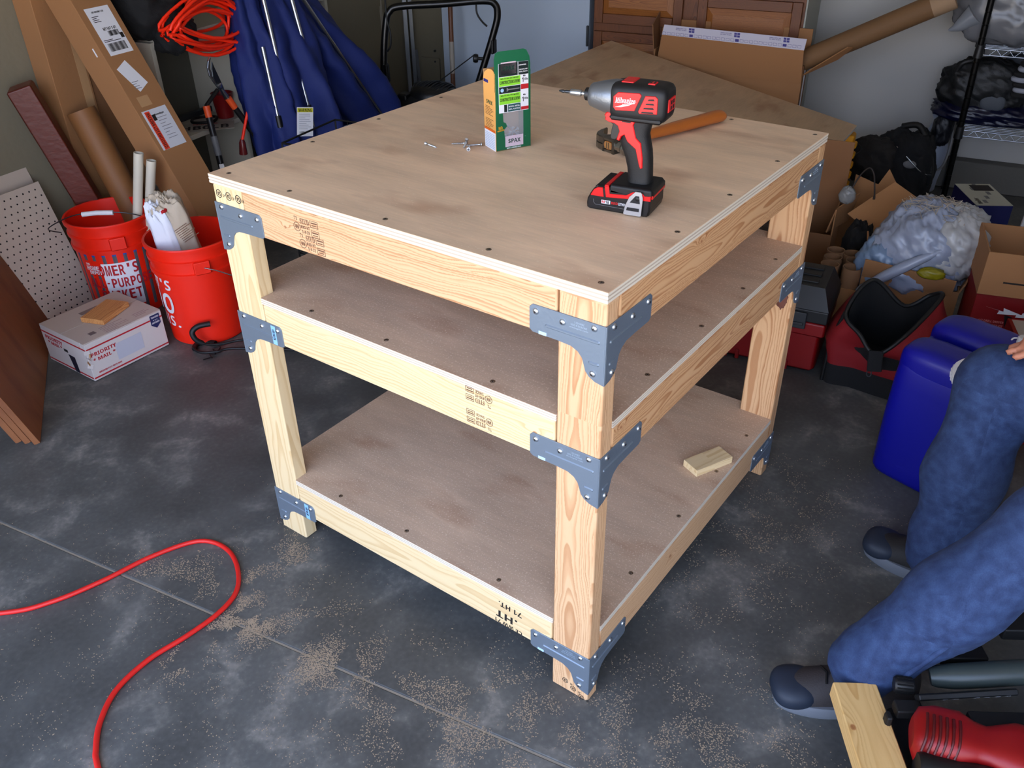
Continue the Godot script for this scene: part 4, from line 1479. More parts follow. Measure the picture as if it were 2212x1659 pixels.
func bucket(called: String, label: String, at: Vector3, group: String) -> Node3D:
	var t := thing(called, label, "bucket", at, 0.0, group)
	var mb := Mb.new()
	mb.lathe([Vector2(0, 0), Vector2(0.126, 0), Vector2(0.131, 0.004), Vector2(0.1405, 0.262), Vector2(0.1475, 0.264), Vector2(0.1480, 0.276), Vector2(0.1425, 0.279), Vector2(0.1432, 0.310), Vector2(0.1495, 0.312), Vector2(0.1500, 0.322), Vector2(0.1450, 0.325), Vector2(0.1460, 0.352), Vector2(0.1535, 0.354), Vector2(0.1545, 0.366), Vector2(0.1520, 0.370), Vector2(0.1450, 0.369), Vector2(0.1435, 0.355), Vector2(0.1270, 0.008), Vector2(0, 0.006)], 64, 0.85)
	obj("body", mb, M.bucket, t)
	for a in [0.62, 0.62 + PI]:
		mb = Mb.new()
		mb.xf = Transform3D(Basis(Vector3.UP, -a), Vector3.ZERO)
		mb.box(Vector3(0.149, 0.300, 0), Vector3(0.016, 0.046, 0.055), 0.004)
		obj("handle_lug", mb, M.bucket, t)
	return t

func build_left() -> void:
	# --- sheets leaning at the far left, their ends stepped
	var n := Vector3(0.665, 0, -0.747)
	var along := Vector3(-0.747, 0, -0.665)
	var up := Vector3(0, cos(0.30), 0) - n * sin(0.30)
	for k in 3:
		var mb := Mb.new()
		var fr := frame(Vector3(-1.812, 0.0, -0.130) - n * 0.026 * k + along * -0.012 * k * 0.0, along, up)
		mb.xf = fr
		mb.box(Vector3(0.41, 0.46, 0), Vector3(0.82 - 0.03 * k, 0.92, 0.018), 0.001, 1)
		var face_m: StandardMaterial3D = mat(Color(0.60, 0.43, 0.30), 0.6, 0, M.ply.albedo_texture, Vector3(0.6, 0.6, 1))
		var o := obj("plywood_sheet", mb, face_m)
		tag(o, ["brown plywood sheet leaning at the left, frontmost of three", "brown plywood sheet leaning at the left, between two others", "brown plywood sheet leaning at the left, rearmost of three"][k], "plywood sheet", "sheets leaning at the left")
	# --- perforated hardboard and a plain white panel behind it
	var lean := 0.2903
	var pegm := mat(Color(0.76, 0.70, 0.64), 0.6)
	for k in 2:
		var t := thing(["pegboard_panel", "white_panel"][k], ["cream pegboard panel full of small dark holes, leaning beside the plywood", "plain cream panel leaning on the wall behind the pegboard"][k], "panel", Vector3(-2.405 - 0.05 * k, 0, -0.885 - 0.012 * k))
		var mb := Mb.new()
		mb.xf = frame(Vector3(0, 0, 0), Vector3(0, 0, 1), Vector3(-sin(lean), cos(lean), 0))
		var h := 0.475 if k == 0 else 0.78
		mb.box(Vector3(0.26, h / 2, 0), Vector3(0.52, h, 0.006), 0.0008)
		obj("board", mb, pegm, t)
		if k == 0:
			var hb := Mb.new()
			hb.xf = mb.xf
			for i in 19:
				for j in 18:
					hb.xf = mb.xf * Transform3D(Basis(Vector3.RIGHT, -PI / 2 if false else PI / 2), Vector3(0.014 + i * 0.0254 + (0.0127 if j % 2 else 0.0), 0.020 + j * 0.0254, 0.0029))
					hb.lathe([Vector2(0.0034, 0.0), Vector2(0.0032, 0.0004), Vector2(0, 0.0002)], 8)
					hb.xf = mb.xf * Transform3D(Basis(Vector3.RIGHT, -PI / 2), Vector3(0.014 + i * 0.0254 + (0.0127 if j % 2 else 0.0), 0.020 + j * 0.0254, -0.0029))
					hb.lathe([Vector2(0.0034, 0.0), Vector2(0.0032, 0.0004), Vector2(0, 0.0002)], 8)
			obj("peg_holes", hb, M.recess, t).set_meta("kind", "stuff")
		else:
			mb = Mb.new()
			mb.xf = frame(Vector3.ZERO, Vector3(0, 0, 1), Vector3(-sin(lean), cos(lean), 0)) * Transform3D(Basis(Vector3.RIGHT, -PI / 2), Vector3(0.04, 0.60, -0.003))
			mb.lathe([Vector2(0.005, 0), Vector2(0.004, 0.0006), Vector2(0, 0.0006)], 10)
			obj("hole", mb, M.recess, t)
	# --- red-brown square post
	var post_top := Vector3(-2.52, 0.79, -0.915)
	var post_foot := Vector3(-2.385, 0.012, -1.065)
	var t := thing("wooden_post", "square red-brown painted post leaning in the corner left of the cardboard tube", "post", post_foot)
	var mb := Mb.new()
	var ax := (post_top - post_foot).normalized()
	mb.xf = frame(Vector3.ZERO, Vector3(0.72, 0, 0.69).cross(ax).cross(-ax), ax)
	mb.box(Vector3(0, post_top.distance_to(post_foot) / 2, 0), Vector3(0.085, post_top.distance_to(post_foot), 0.085), 0.006, 1)
	obj("shaft", mb, bump(mat(Color(0.36, 0.12, 0.07), 0.4), 0.03, 0.06, Vector3(5, 5, 5)), t)
	# --- brown paper tube behind the left bucket
	var tube_top := Vector3(-2.455, 0.672, -1.08)
	var tube_foot := Vector3(-2.225, 0.0, -1.10)
	t = thing("cardboard_tube", "brown cardboard tube with an open end leaning behind the left orange bucket", "cardboard tube", tube_foot)
	mb = Mb.new()
	mb.xf = Transform3D(aim(tube_foot, tube_top).basis, Vector3.ZERO)
	var tl := tube_top.distance_to(tube_foot)
	mb.lathe([Vector2(0.048, 0.0), Vector2(0.052, 0.0), Vector2(0.052, tl), Vector2(0.0475, tl), Vector2(0.0475, 0.01)], 32)
	obj("wall", mb, bump(mat(Color(0.52, 0.34, 0.18), 0.6), 0.03, 0.03, Vector3(6, 6, 6)), t)
	# --- tall flat cartons against the wall
	for k in 2:
		t = thing("tall_carton", ["tall dark brown carton standing flat against the wall, its taped edge torn", "tall dark brown carton half hidden behind the leaning labelled one"][k], "carton", [Vector3(-2.548, 0, -1.115), Vector3(-2.552, 0, -1.285)][k])
		mb = Mb.new()
		mb.box(Vector3(0, 0.85, 0), [Vector3(0.095, 1.7, 0.155), Vector3(0.085, 1.62, 0.175)][k], 0.003)
		obj("body", mb, [M.card, M.card_dark][k], t)
		mb = Mb.new()
		mb.box(Vector3(0.0476 - 0.005 * k, 0.85, -0.05), Vector3(0.001, 1.6, 0.035))
		obj("tape", mb, M.card_pale, t)
	# --- long carton with address labels, leaning on the wall
	var E2 := Vector3(-1.80, 0, -1.08)
	var axis := Vector3(-0.4664, 0.8846, 0)
	var nrm := Vector3(0.8846, 0.4664, 0)
	t = thing("long_carton", "long brown carton with white shipping labels leaning diagonally against the wall", "carton", E2 + axis * 0.066)
	mb = Mb.new()
	mb.xf = Transform3D(Basis(nrm, axis, nrm.cross(axis)), Vector3.ZERO)
	mb.box(Vector3(-0.0585, 0.70, -0.0775), Vector3(0.117, 1.40, 0.155), 0.002)
	var lc := obj("body", mb, M.card, t)
	# labels on the upward face: across is -z, up is along the axis
	var fb := Basis(Vector3(0, 0, -1), axis, nrm)
	var at := func(s: float, w: float) -> Vector3: return axis * (s - 0.066) + Vector3(0, 0, -w) + nrm * 0.0004
	var place := func(s: float, w: float, wd: float, ht: float, m: Material, spin := 0.0, called := "label"): return paper_on(t, at.call(s, w), fb * Basis(Vector3.BACK, spin), wd, ht, m, called)
	place.call(1.068, 0.079, 0.102, 0.165, M.paper)
	var o2 := nrm * 0.0005
	word("UPS GROUND 1 LBS", at.call(1.135, 0.075) + o2, fb, 0.05, 0.006, M.ink, t)
	word("MT 597 1-01", at.call(1.075, 0.085) + o2, fb, 0.055, 0.010, M.ink, t)
	lines(t, at.call(1.120, 0.055) + o2, fb, 0.03, 4, 0.006, M.ink)
	bars(t, at.call(1.058, 0.092) + o2, fb, 0.045, 0.018, 18, M.ink)
	bars(t, at.call(1.012, 0.078) + o2, fb, 0.075, 0.028, 26, M.ink)
	lines(t, at.call(1.038, 0.075) + o2, fb, 0.08, 2, 0.005, M.ink)
	paper_on(t, at.call(1.045, 0.120) + o2, fb, 0.014, 0.018, M.ink, "print")
	place.call(0.905, 0.066, 0.056, 0.100, M.paper, 0.42, "sticker")
	lines(t, at.call(0.885, 0.062) + o2, fb, 0.03, 4, 0.008, mat(Color(0.45, 0.45, 0.48), 0.7))
	place.call(0.815, 0.055, 0.050, 0.036, M.card_pale, 0.0, "tape")
	place.call(0.710, 0.072, 0.112, 0.145, mat(Color(0.80, 0.81, 0.84), 0.25), 0.0, "pouch")
	var og := mat(Color(0.85, 0.22, 0.08), 0.55)
	paper_on(t, at.call(0.708, 0.036) + o2, fb, 0.022, 0.140, og, "print")
	word("PACKING LIST ENCLOSED", at.call(0.708, 0.036) + o2 * 2.0, fb * Basis(Vector3.BACK, -PI / 2), 0.128, 0.013, M.ink, t)
	word("homedepot", at.call(0.760, 0.085) + o2, fb, 0.042, 0.010, M.ink, t)
	paper_on(t, at.call(0.752, 0.056) + o2, fb, 0.015, 0.022, M.ink, "print")
	lines(t, at.call(0.748, 0.088) + o2, fb, 0.045, 8, 0.011, mat(Color(0.5, 0.5, 0.53), 0.7))
	mb = Mb.new()
	mb.xf = Transform3D(Basis(Vector3(-1, 0, 0), Vector3.UP, Vector3(0, 0, -1)).inverse(), Vector3.ZERO)
	paper_on(t, axis * 0.95 - nrm * 0.03 + Vector3(0, 0, 0.0006), Basis(nrm, axis, Vector3(0, 0, 1)), 0.006, 0.03, M.paper, "tape")
	build_left_floor()
	build_shelf_unit()

func build_left_floor() -> void:
	# --- two orange buckets
	var b1 := bucket("bucket", "orange bucket with a grey printed band and white pipes standing in it", Vector3(-2.262, 0, -0.925), "orange buckets")
	var b2 := bucket("bucket", "orange bucket lettered in white, holding a crumpled paper bag", Vector3(-1.845, 0, -0.898), "orange buckets")
	var band := func(t: Node, y0: float, y1: float, a0: float, a1: float, m: Material, lift: float):
		var mb := Mb.new()
		var seg := 24
		for k in seg:
			var p0 := lerpf(a0, a1, float(k) / seg)
			var p1 := lerpf(a0, a1, float(k + 1) / seg)
			var q := []
			for e in [[p0, y0], [p1, y0], [p1, y1], [p0, y1]]:
				var r: float = 0.131 + (e[1] - 0.004) * 0.0368 + lift
				q.append(Vector3(cos(e[0]) * r, e[1], sin(e[0]) * r))
			var nn := Vector3(cos((p0 + p1) / 2), 0, sin((p0 + p1) / 2))
			mb.quad(q[0], q[1], q[2], q[3], nn)
		obj("printed_band", mb, m, t)
	band.call(b1, 0.03, 0.252, 0.0, TAU, mat(Color(0.32, 0.32, 0.34), 0.5), 0.0006)
	band.call(b1, 0.252, 0.258, 0.0, TAU, mat(Color(0.12, 0.28, 0.60), 0.5), 0.0006)
	band.call(b1, 0.05, 0.225, 0.30, 1.18, M.paper, 0.0010)
	var rr := 0.1395
	round_word(b1, "HOMER'S", rr, 0.198, 0.86, 0.040, 0.0235, M.red_print)
	round_word(b1, "ALL-PURPOSE", rr - 0.001, 0.148, 0.80, 0.036, 0.0215, M.red_print)
	round_word(b1, "BUCKET", rr - 0.003, 0.098, 0.86, 0.040, 0.0245, M.red_print)
	# shop's diamond sign on the band
	band.call(b1, 0.178, 0.236, 1.22, 1.62, M.bucket, 0.0012)
	for q in [["THE", 1.55, 0.222, 0.008], ["HOME", 1.43, 0.207, 0.017], ["DEPOT", 1.37, 0.190, 0.013]]:
		round_word(b1, q[0], rr + 0.0008, q[2], q[1], q[3], q[3] * 0.78, M.white)
	# wire handle with white grip, lying over the near rim
	var arc := smooth_path([Vector3(-0.150, 0.300, 0.10), Vector3(-0.120, 0.345, 0.165), Vector3(-0.03, 0.392, 0.125), Vector3(0.045, 0.398, 0.072), Vector3(0.115, 0.388, 0.015), Vector3(0.155, 0.345, -0.055), Vector3(0.130, 0.300, -0.085)], 6)
	var mb := Mb.new()
	mb.tube(arc, 0.002, 8)
	obj("wire_handle", mb, M.steel_dark, b1)
	mb = Mb.new()
	mb.tube([Vector3(0.000, 0.3955, 0.104), Vector3(0.040, 0.398, 0.076), Vector3(0.085, 0.3945, 0.043)], 0.0085, 14)
	obj("grip", mb, M.white, b1)
	# second bucket: white lettering round its left side
	round_word(b2, "LET'S", 0.1395, 0.232, 2.02, 0.038, 0.030, M.white)
	round_word(b2, "DO", 0.1375, 0.158, 1.98, 0.076, 0.066, M.white)
	round_word(b2, "THIS.", 0.134, 0.088, 1.98, 0.040, 0.029, M.white)
	mb = Mb.new()
	mb.tube(smooth_path([Vector3(0.133, 0.302, 0.088), Vector3(0.158, 0.285, 0.06), Vector3(0.20, 0.235, -0.01), Vector3(0.20, 0.21, -0.09), Vector3(0.12, 0.23, -0.18), Vector3(-0.02, 0.27, -0.19), Vector3(-0.133, 0.302, -0.088)], 6), 0.002, 8)
	obj("wire_handle", mb, M.steel, b2)
	# white pipes standing in the left bucket
	for k in 2:
		var foot := Vector3(-2.215 + 0.03 * k, 0.012, -0.90 - 0.02 * k)
		var top := Vector3(-2.108 + 0.028 * k, 0.585 - 0.03 * k, -0.995 - 0.022 * k)
		mb = Mb.new()
		mb.xf = Transform3D(aim(foot, top).basis, Vector3.ZERO)
		var L := foot.distance_to(top)
		mb.lathe([Vector2(0.013, 0), Vector2(0.0165, 0), Vector2(0.0165, L), Vector2(0.0135, L), Vector2(0.0135, L - 0.05)], 20)
		var o := obj("plastic_pipe", mb, mat(Color(0.82, 0.79, 0.72), 0.45))
		o.position = foot
		tag(o, ["scuffed white plastic pipe in the left bucket, nearer its left", "white plastic pipe in the left bucket, beside the paper bag"][k], "pipe", "white pipes in the left bucket")
	# crumpled paper bag in the right bucket
	var t := thing("paper_bag", "crumpled white and tan paper bag stuffed into the right orange bucket", "bag", Vector3(-1.868, 0.015, -0.875), 0.75)
	var crumple := func(q: Vector3, d: Vector3) -> Vector3:
		var k := nz.get_noise_3dv(d * 1.5) * 0.17 + absf(nz.get_noise_3dv(d * 3.1 + Vector3(5, 0, 0))) * -0.12
		var p := q * (1.0 + k)
		p.x += q.y * 0.04
		return p
	mb = Mb.new()
	mb.xf = Transform3D(Basis(Vector3.BACK, 0.16), Vector3(0, 0.245, 0))
	mb.blob(Vector3.ZERO, Vector3(0.066, 0.25, 0.045), 5.0, crumple, 64, 44)
	obj("bag_body", mb, mat(Color(0.72, 0.66, 0.58), 0.7), t)
	mb = Mb.new()
	mb.xf = Transform3D(Basis(Vector3.BACK, 0.16), Vector3(-0.028, 0.235, 0.024))
	mb.blob(Vector3.ZERO, Vector3(0.040, 0.245, 0.030), 4.0, crumple, 48, 36)
	obj("white_front", mb, mat(Color(0.85, 0.86, 0.90), 0.5), t)
	mb = Mb.new()
	mb.xf = Transform3D(Basis(Vector3.BACK, 0.16), Vector3(-0.028, 0.452, 0.012))
	mb.blob(Vector3.ZERO, Vector3(0.016, 0.012, 0.035), 2.5, crumple, 24, 16)
	obj("red_print", mb, M.red_print, t)
	lines(t, Vector3(0.020, 0.40, 0.0485), Basis(Vector3.BACK, 0.5), 0.06, 8, 0.007, M.ink_soft)
	# --- flat-rate mailing carton with a scrap of board on it
	var hgt := 0.140
	t = thing("mailing_carton", "worn white mailing carton with red stripes in front of the orange buckets", "carton", Vector3(-1.932, 0, -0.451), 1.422)
	var pw := bump(mat(Color(0.80, 0.76, 0.74), 0.7), 0.03, 0.05, Vector3(4, 4, 4))
	mb = Mb.new()
	mb.box(Vector3(0.1455, hgt / 2, -0.13), Vector3(0.291, hgt - 0.003, 0.26), 0.002)
	obj("body", mb, pw, t)
	for k in 2:
		mb = Mb.new()
		mb.box(Vector3(0.1455, hgt, -0.066 - 0.129 * k), Vector3(0.292, 0.003, 0.1275), 0.001)
		obj("flap", mb, mat(Color(0.74, 0.68, 0.63), 0.75), t)
	var F := Basis()
	var S := Basis(Vector3(0, 0, 1), Vector3.UP, Vector3(-1, 0, 0))
	for y in [0.012, 0.118]:
		paper_on(t, Vector3(0.1455, y, 0.0004), F, 0.288, 0.005, M.red_print, "stripe")
		paper_on(t, Vector3(-0.0004, y, -0.13), S, 0.256, 0.005, M.red_print, "stripe")
	word("PRIORITY", Vector3(0.058, 0.094, 0.0008), F, 0.092, 0.013, M.red_print, t)
	word("* MAIL *", Vector3(0.056, 0.074, 0.0008), F, 0.082, 0.013, M.red_print, t)
	word("MEDIUM FLAT RATE BOX", Vector3(0.065, 0.026, 0.0008), F, 0.085, 0.006, M.red_print, t)
	paper_on(t, Vector3(0.150, 0.066, 0.0004), F, 0.10, 0.06, mat(Color(0.72, 0.72, 0.76), 0.6), "faded_label")
	mb = Mb.new()
	mb.prism(pv([0.244, 0.134, 0.281, 0.134, 0.281, 0.098, 0.2625, 0.083, 0.244, 0.098]), 0.0003, 0.0009)
	var sh := obj("shield", mb, mat(Color(0.07, 0.13, 0.32), 0.6), t)
	word("TRACKED", Vector3(0.2625, 0.125, 0.0010), F, 0.029, 0.006, M.white, sh)
	word("* * *", Vector3(0.2625, 0.114, 0.0010), F, 0.018, 0.004, M.white, sh)
	word("INSURED", Vector3(0.2625, 0.105, 0.0010), F, 0.029, 0.006, M.white, sh)
	word("PRIORITY", Vector3(-0.0008, 0.100, -0.190), S, 0.10, 0.014, M.red_print, t)
	word("* MAIL *", Vector3(-0.0008, 0.082, -0.190), S, 0.08, 0.012, M.red_print, t)
	paper_on(t, Vector3(-0.0006, 0.078, -0.130), S, 0.022, 0.010, M.ink, "print")
	mb = Mb.new()
	mb.xf = Transform3D(S, Vector3(-0.0004, 0, 0))
	mb.prism(pv([-0.120, 0.068, -0.085, 0.066, -0.080, 0.006, -0.105, 0.006]), 0.0, 0.0005)
	obj("print", mb, mat(Color(0.08, 0.08, 0.16), 0.6), t)
	var T := Basis(Vector3.RIGHT, -PI / 2)
	paper_on(t, Vector3(0.15, hgt + 0.0018, -0.20), T, 0.07, 0.022, mat(Color(0.50, 0.44, 0.42), 0.7), "print")
	paper_on(t, Vector3(0.060, hgt + 0.0018, -0.045), T, 0.022, 0.020, mat(Color(0.42, 0.36, 0.36), 0.7), "print")
	lines(t, Vector3(0.14, hgt + 0.0018, -0.055), T, 0.10, 6, 0.010, mat(Color(0.60, 0.50, 0.50), 0.7))
	lines(t, Vector3(0.24, hgt + 0.0018, -0.045), T, 0.06, 3, 0.010, mat(Color(0.60, 0.50, 0.50), 0.7))
	# torn corner shreds
	for k in 7:
		mb = Mb.new()
		mb.xf = Transform3D(Basis.from_euler(Vector3(rg.randf() - 0.5, rg.randf() * 3.0, rg.randf() - 0.5)), Vector3(-0.004 + 0.012 * rg.randf(), hgt - 0.004 - 0.016 * k * 0.8, 0.002 - 0.03 * rg.randf() * (1.0 if k < 4 else 0.1)))
		mb.box(Vector3.ZERO, Vector3(0.018, 0.014, 0.0012))
		obj("torn_edge", mb, M.card_pale if k % 2 else pw, t)
	mb = Mb.new()
	var q := Transform3D(Basis(Vector3.UP, 1.422), Vector3(-1.932, 0, -0.451))
	mb.box(Vector3.ZERO, Vector3(0.140, 0.019, 0.089), 0.002, 0)
	var o := obj("board_scrap", mb, mat(Color(0.95, 0.84, 0.68), 0.6, 0, M.fir_c.albedo_texture, Vector3(1, 8, 1)))
	o.transform = q * Transform3D(Basis(Vector3.UP, 0.35), Vector3(0.165, hgt + 0.0115, -0.125))
	tag(o, "short orange-toned offcut of board lying on the white mailing carton", "wood block")
	# --- pair of black hooked rods on the floor
	for k in 2:
		var pts: Array
		if k == 0:
			pts = [Vector3(-1.20, 0.011, -1.10), Vector3(-1.45, 0.011, -1.02), Vector3(-1.711, 0.011, -0.923), Vector3(-1.790, 0.011, -0.862), Vector3(-1.835, 0.011, -0.822), Vector3(-1.876, 0.011, -0.826), Vector3(-1.893, 0.011, -0.858), Vector3(-1.880, 0.011, -0.888), Vector3(-1.836, 0.011, -0.897)]
			pts = [Vector3(-1.20, 0.009, -1.045), Vector3(-1.45, 0.009, -0.985), Vector3(-1.64, 0.009, -0.915), Vector3(-1.70, 0.009, -0.86), Vector3(-1.735, 0.009, -0.815), Vector3(-1.765, 0.009, -0.775), Vector3(-1.795, 0.009, -0.760), Vector3(-1.815, 0.011, -0.758), Vector3(-1.83, 0.014, -0.755)]
		else:
			pts = [Vector3(-1.15, 0.009, -1.00), Vector3(-1.618, 0.009, -0.821), Vector3(-1.690, 0.009, -0.762), Vector3(-1.735, 0.009, -0.735), Vector3(-1.775, 0.009, -0.745), Vector3(-1.790, 0.009, -0.775), Vector3(-1.772, 0.009, -0.800), Vector3(-1.735, 0.009, -0.805)]
		if k == 0:
			pts = [Vector3(-1.17, 0.009, -1.08), Vector3(-1.55, 0.009, -0.965), Vector3(-1.66, 0.009, -0.905), Vector3(-1.705, 0.009, -0.86), Vector3(-1.735, 0.030, -0.815), Vector3(-1.765, 0.075, -0.775), Vector3(-1.790, 0.092, -0.770), Vector3(-1.800, 0.095, -0.800), Vector3(-1.775, 0.093, -0.840)]
			pts = [Vector3(-1.17, 0.012, -1.06), Vector3(-1.52, 0.012, -0.945), Vector3(-1.655, 0.012, -0.865), Vector3(-1.705, 0.012, -0.812), Vector3(-1.735, 0.020, -0.775), Vector3(-1.758, 0.045, -0.748), Vector3(-1.768, 0.075, -0.745), Vector3(-1.756, 0.092, -0.765), Vector3(-1.728, 0.094, -0.795)]
		var r := []
		var sp := smooth_path(pts, 6)
		for i in sp.size():
			r.append(0.0045 if i < sp.size() * 0.55 else 0.0095)
		mb = Mb.new()
		mb.tube(sp, r, 10)
		o = obj("hooked_rod", mb, M.black)
		tag(o, ["black hooked rod on the floor whose hook rises against the right bucket", "black hooked rod lying on the floor, the nearer of two"][k], "hook", "hooked rods on the floor")
	mb = Mb.new()
	var zig := []
	for k in 12:
		zig.append(Vector3(-1.715 + 0.014 * sin(k * 2.2) + 0.003 * k, 0.006 + 0.004 * (k % 2), -0.81 + 0.009 * k + 0.012 * cos(k * 2.9)))
	mb.tube(smooth_path(zig, 4), 0.0022, 6)
	o = obj("bent_wire", mb, M.black)
	tag(o, "thin black bent wire tangled beside the two hooked rods", "wire")
	# --- hose curving over the floor
	var hp := [Vector3(-1.95, 0.006, 0.62), Vector3(-1.55, 0.006, 0.50), Vector3(-1.317, 0.006, 0.368), Vector3(-1.239, 0.006, 0.292), Vector3(-1.184, 0.006, 0.191), Vector3(-1.142, 0.006, 0.084), Vector3(-1.087, 0.006, -0.002), Vector3(-1.034, 0.006, -0.028), Vector3(-0.968, 0.006, -0.017), Vector3(-0.907, 0.006, 0.025), Vector3(-0.865, 0.006, 0.081), Vector3(-0.858, 0.006, 0.149), Vector3(-0.876, 0.006, 0.233), Vector3(-0.903, 0.006, 0.317), Vector3(-0.905, 0.006, 0.405), Vector3(-0.873, 0.006, 0.477), Vector3(-0.830, 0.006, 0.526), Vector3(-0.795, 0.006, 0.552), Vector3(-0.62, 0.006, 0.66), Vector3(-0.45, 0.006, 0.90)]
	mb = Mb.new()
	mb.tube(smooth_path(hp, 8), 0.0058, 12)
	o = obj("air_hose", mb, M.hose)
	tag(o, "coral red air hose looping across the dusty floor at lower left", "hose")

func build_shelf_unit() -> void:
	var mel := mat(Color(0.70, 0.68, 0.62), 0.55)
	var t := thing("shelf_unit", "low off-white shelf unit along the left wall behind the cord and blue chairs", "shelf unit", Vector3(-2.47, 0, -1.9))
	for q in [[Vector3(0, 0.86, -0.01), Vector3(0.26, 0.020, 1.06), "shelf"], [Vector3(0, 0.475, 0.318), Vector3(0.255, 0.020, 0.40), "shelf"], [Vector3(0, 0.475, -0.21), Vector3(0.255, 0.020, 0.62), "shelf"], [Vector3(0, 0.06, -0.01), Vector3(0.255, 0.020, 1.06), "shelf"],
			[Vector3(0, 0.64, -0.545), Vector3(0.26, 1.28, 0.020), "end_panel"], [Vector3(0, 0.43, 0.53), Vector3(0.26, 0.86, 0.020), "end_panel"], [Vector3(0, 0.46, 0.108), Vector3(0.25, 0.79, 0.020), "divider"]]:
		var mb := Mb.new()
		mb.box(q[0], q[1], 0.0015)
		obj(q[2], mb, mel, t)
	var mb := Mb.new()
	mb.box(Vector3(-0.125, 0.45, -0.01), Vector3(0.005, 0.84, 1.06))
	obj("back_panel", mb, mat(Color(0.30, 0.29, 0.25), 0.8), t)
	# licence plate on the middle shelf
	var c := Vector3(-2.372, 0.4875, -1.579)
	t = thing("licence_plate", "weathered white vehicle plate with dark characters lying on the middle shelf", "licence plate", c, 0.735)
	mb = Mb.new()
	mb.box(Vector3.ZERO, Vector3(0.235, 0.002, 0.115), 0.0008)
	obj("plate", mb, bump(mat(Color(0.62, 0.60, 0.55), 0.5), 0.06, 0.05, Vector3(8, 8, 8)), t)
	var T := Basis(Vector3.RIGHT, -PI / 2)
	word("HB6LB", Vector3(0.0, 0.0012, 0.012), T, 0.19, 0.052, M.ink, t)
	word("California", Vector3(0.0, 0.0012, -0.040), T, 0.10, 0.018, M.red_print, t, "lettering", "Droid Serif")
	# dark bar lying along the shelf and a red cup
	mb = Mb.new()
	mb.box(Vector3(0, 0.012, 0), Vector3(0.022, 0.024, 0.36), 0.003)
	var o := obj("metal_bar", mb, M.dark_grey)
	o.position = Vector3(-2.525, 0.4855, -1.60)
	tag(o, "dark metal bar lying along the back of the middle shelf", "bar")
	mb = Mb.new()
	mb.lathe([Vector2(0, 0), Vector2(0.034, 0), Vector2(0.045, 0.10), Vector2(0.047, 0.102), Vector2(0.042, 0.102), Vector2(0.032, 0.006), Vector2(0, 0.006)], 28)
	o = obj("plastic_cup", mb, mat(Color(0.45, 0.02, 0.04), 0.45))
	o.position = Vector3(-2.400, 0.4855, -1.735)
	tag(o, "dark red plastic cup on the middle shelf behind the loppers", "cup")
	mb = Mb.new()
	mb.tube(smooth_path([Vector3(0.05, 0, 0), Vector3(0.035, 0.002, 0.035), Vector3(-0.02, 0, 0.05), Vector3(-0.05, 0.003, 0.01), Vector3(-0.03, 0, -0.04), Vector3(0.02, 0.002, -0.05)], 6, true), 0.006, 10, false, true)
	o = obj("cable_loop", mb, M.black)
	o.position = Vector3(-2.42, 0.497, -1.63)
	tag(o, "small loop of black cable behind the vehicle plate", "cable")
	# black bag slumped over the top shelf
	mb = Mb.new()
	mb.blob(Vector3.ZERO, Vector3(0.14, 0.135, 0.135), 3.0, func(q, d):
		var k := 1.0 + 0.16 * nz.get_noise_3dv(d * 1.6) - 0.08 * absf(nz.get_noise_3dv(d * 4.0))
		return q * k, 56, 36)
	mb.blob(Vector3(0.10, -0.115, -0.03), Vector3(0.07, 0.07, 0.09), 2.4, func(q, d): return q * (1.0 + 0.25 * nz.get_noise_3dv(d * 2.3 + Vector3(9, 0, 0))), 40, 26)
	o = obj("black_bag", mb, M.black_cloth)
	o.position = Vector3(-2.415, 0.995, -1.43)
	tag(o, "soft black cloth bag slumped on the top shelf beside the orange cord", "bag")
	# --- hank of orange extension cord over the shelf edge
	var pts := []
	var c0 := Vector3(-2.27, 0.915, -1.585)
	var loops := 15
	for i in loops * 22:
		var an := TAU * i / 22.0
		var k := floorf(i / 22.0)
		var rz := 0.185 + 0.035 * sin(k * 2.4) + 0.012 * sin(k * 5.1)
		var ry := 0.085 + 0.030 * cos(k * 1.7) + 0.010 * sin(k * 3.7)
		var off := Vector3(0.012 * sin(k * 1.3) + 0.026 * cos(k * 0.7), 0.018 * sin(k * 2.0) - 0.018, 0.018 * cos(k * 2.9))
		var dz := cos(an) * rz
		var dy := sin(an) * ry
		# the loops hang: pulled down at the right, pinched at the left
		var pin := 1.0 - 0.45 * maxf(0.0, dz / rz)
		pts.append(c0 + off + Vector3(0.022 * sin(an + k), dy * pin - 0.20 * (-dz) * 0.75 * (1.0 if dz < 0 else 0.45), dz))
	pts.append_array([Vector3(-2.23, 0.80, -1.735), Vector3(-2.21, 0.73, -1.715), Vector3(-2.20, 0.67, -1.70), Vector3(-2.20, 0.56, -1.665), Vector3(-2.205, 0.44, -1.60)])
	t = thing("extension_cord", "bright orange extension cord looped over the shelf edge, two ends hanging", "extension cord", Vector3(-2.27, 0.87, -1.585))
	var org := Vector3(-2.27, 0.87, -1.585)
	var loc := []
	for p in pts: loc.append(p - org)
	mb = Mb.new()
	mb.tube(loc, 0.0062, 8)
	obj("cable", mb, M.orange_cord, t)
	var tail := []
	for p in [Vector3(-2.235, 0.83, -1.72), Vector3(-2.20, 0.75, -1.77), Vector3(-2.19, 0.66, -1.80), Vector3(-2.19, 0.58, -1.80), Vector3(-2.19, 0.50, -1.765)]: tail.append(p - org)
	mb = Mb.new()
	mb.tube(smooth_path(tail, 6), 0.0062, 8)
	obj("cable", mb, M.orange_cord, t)
	var clear_red := mat(Color(0.40, 0.12, 0.12), 0.25)
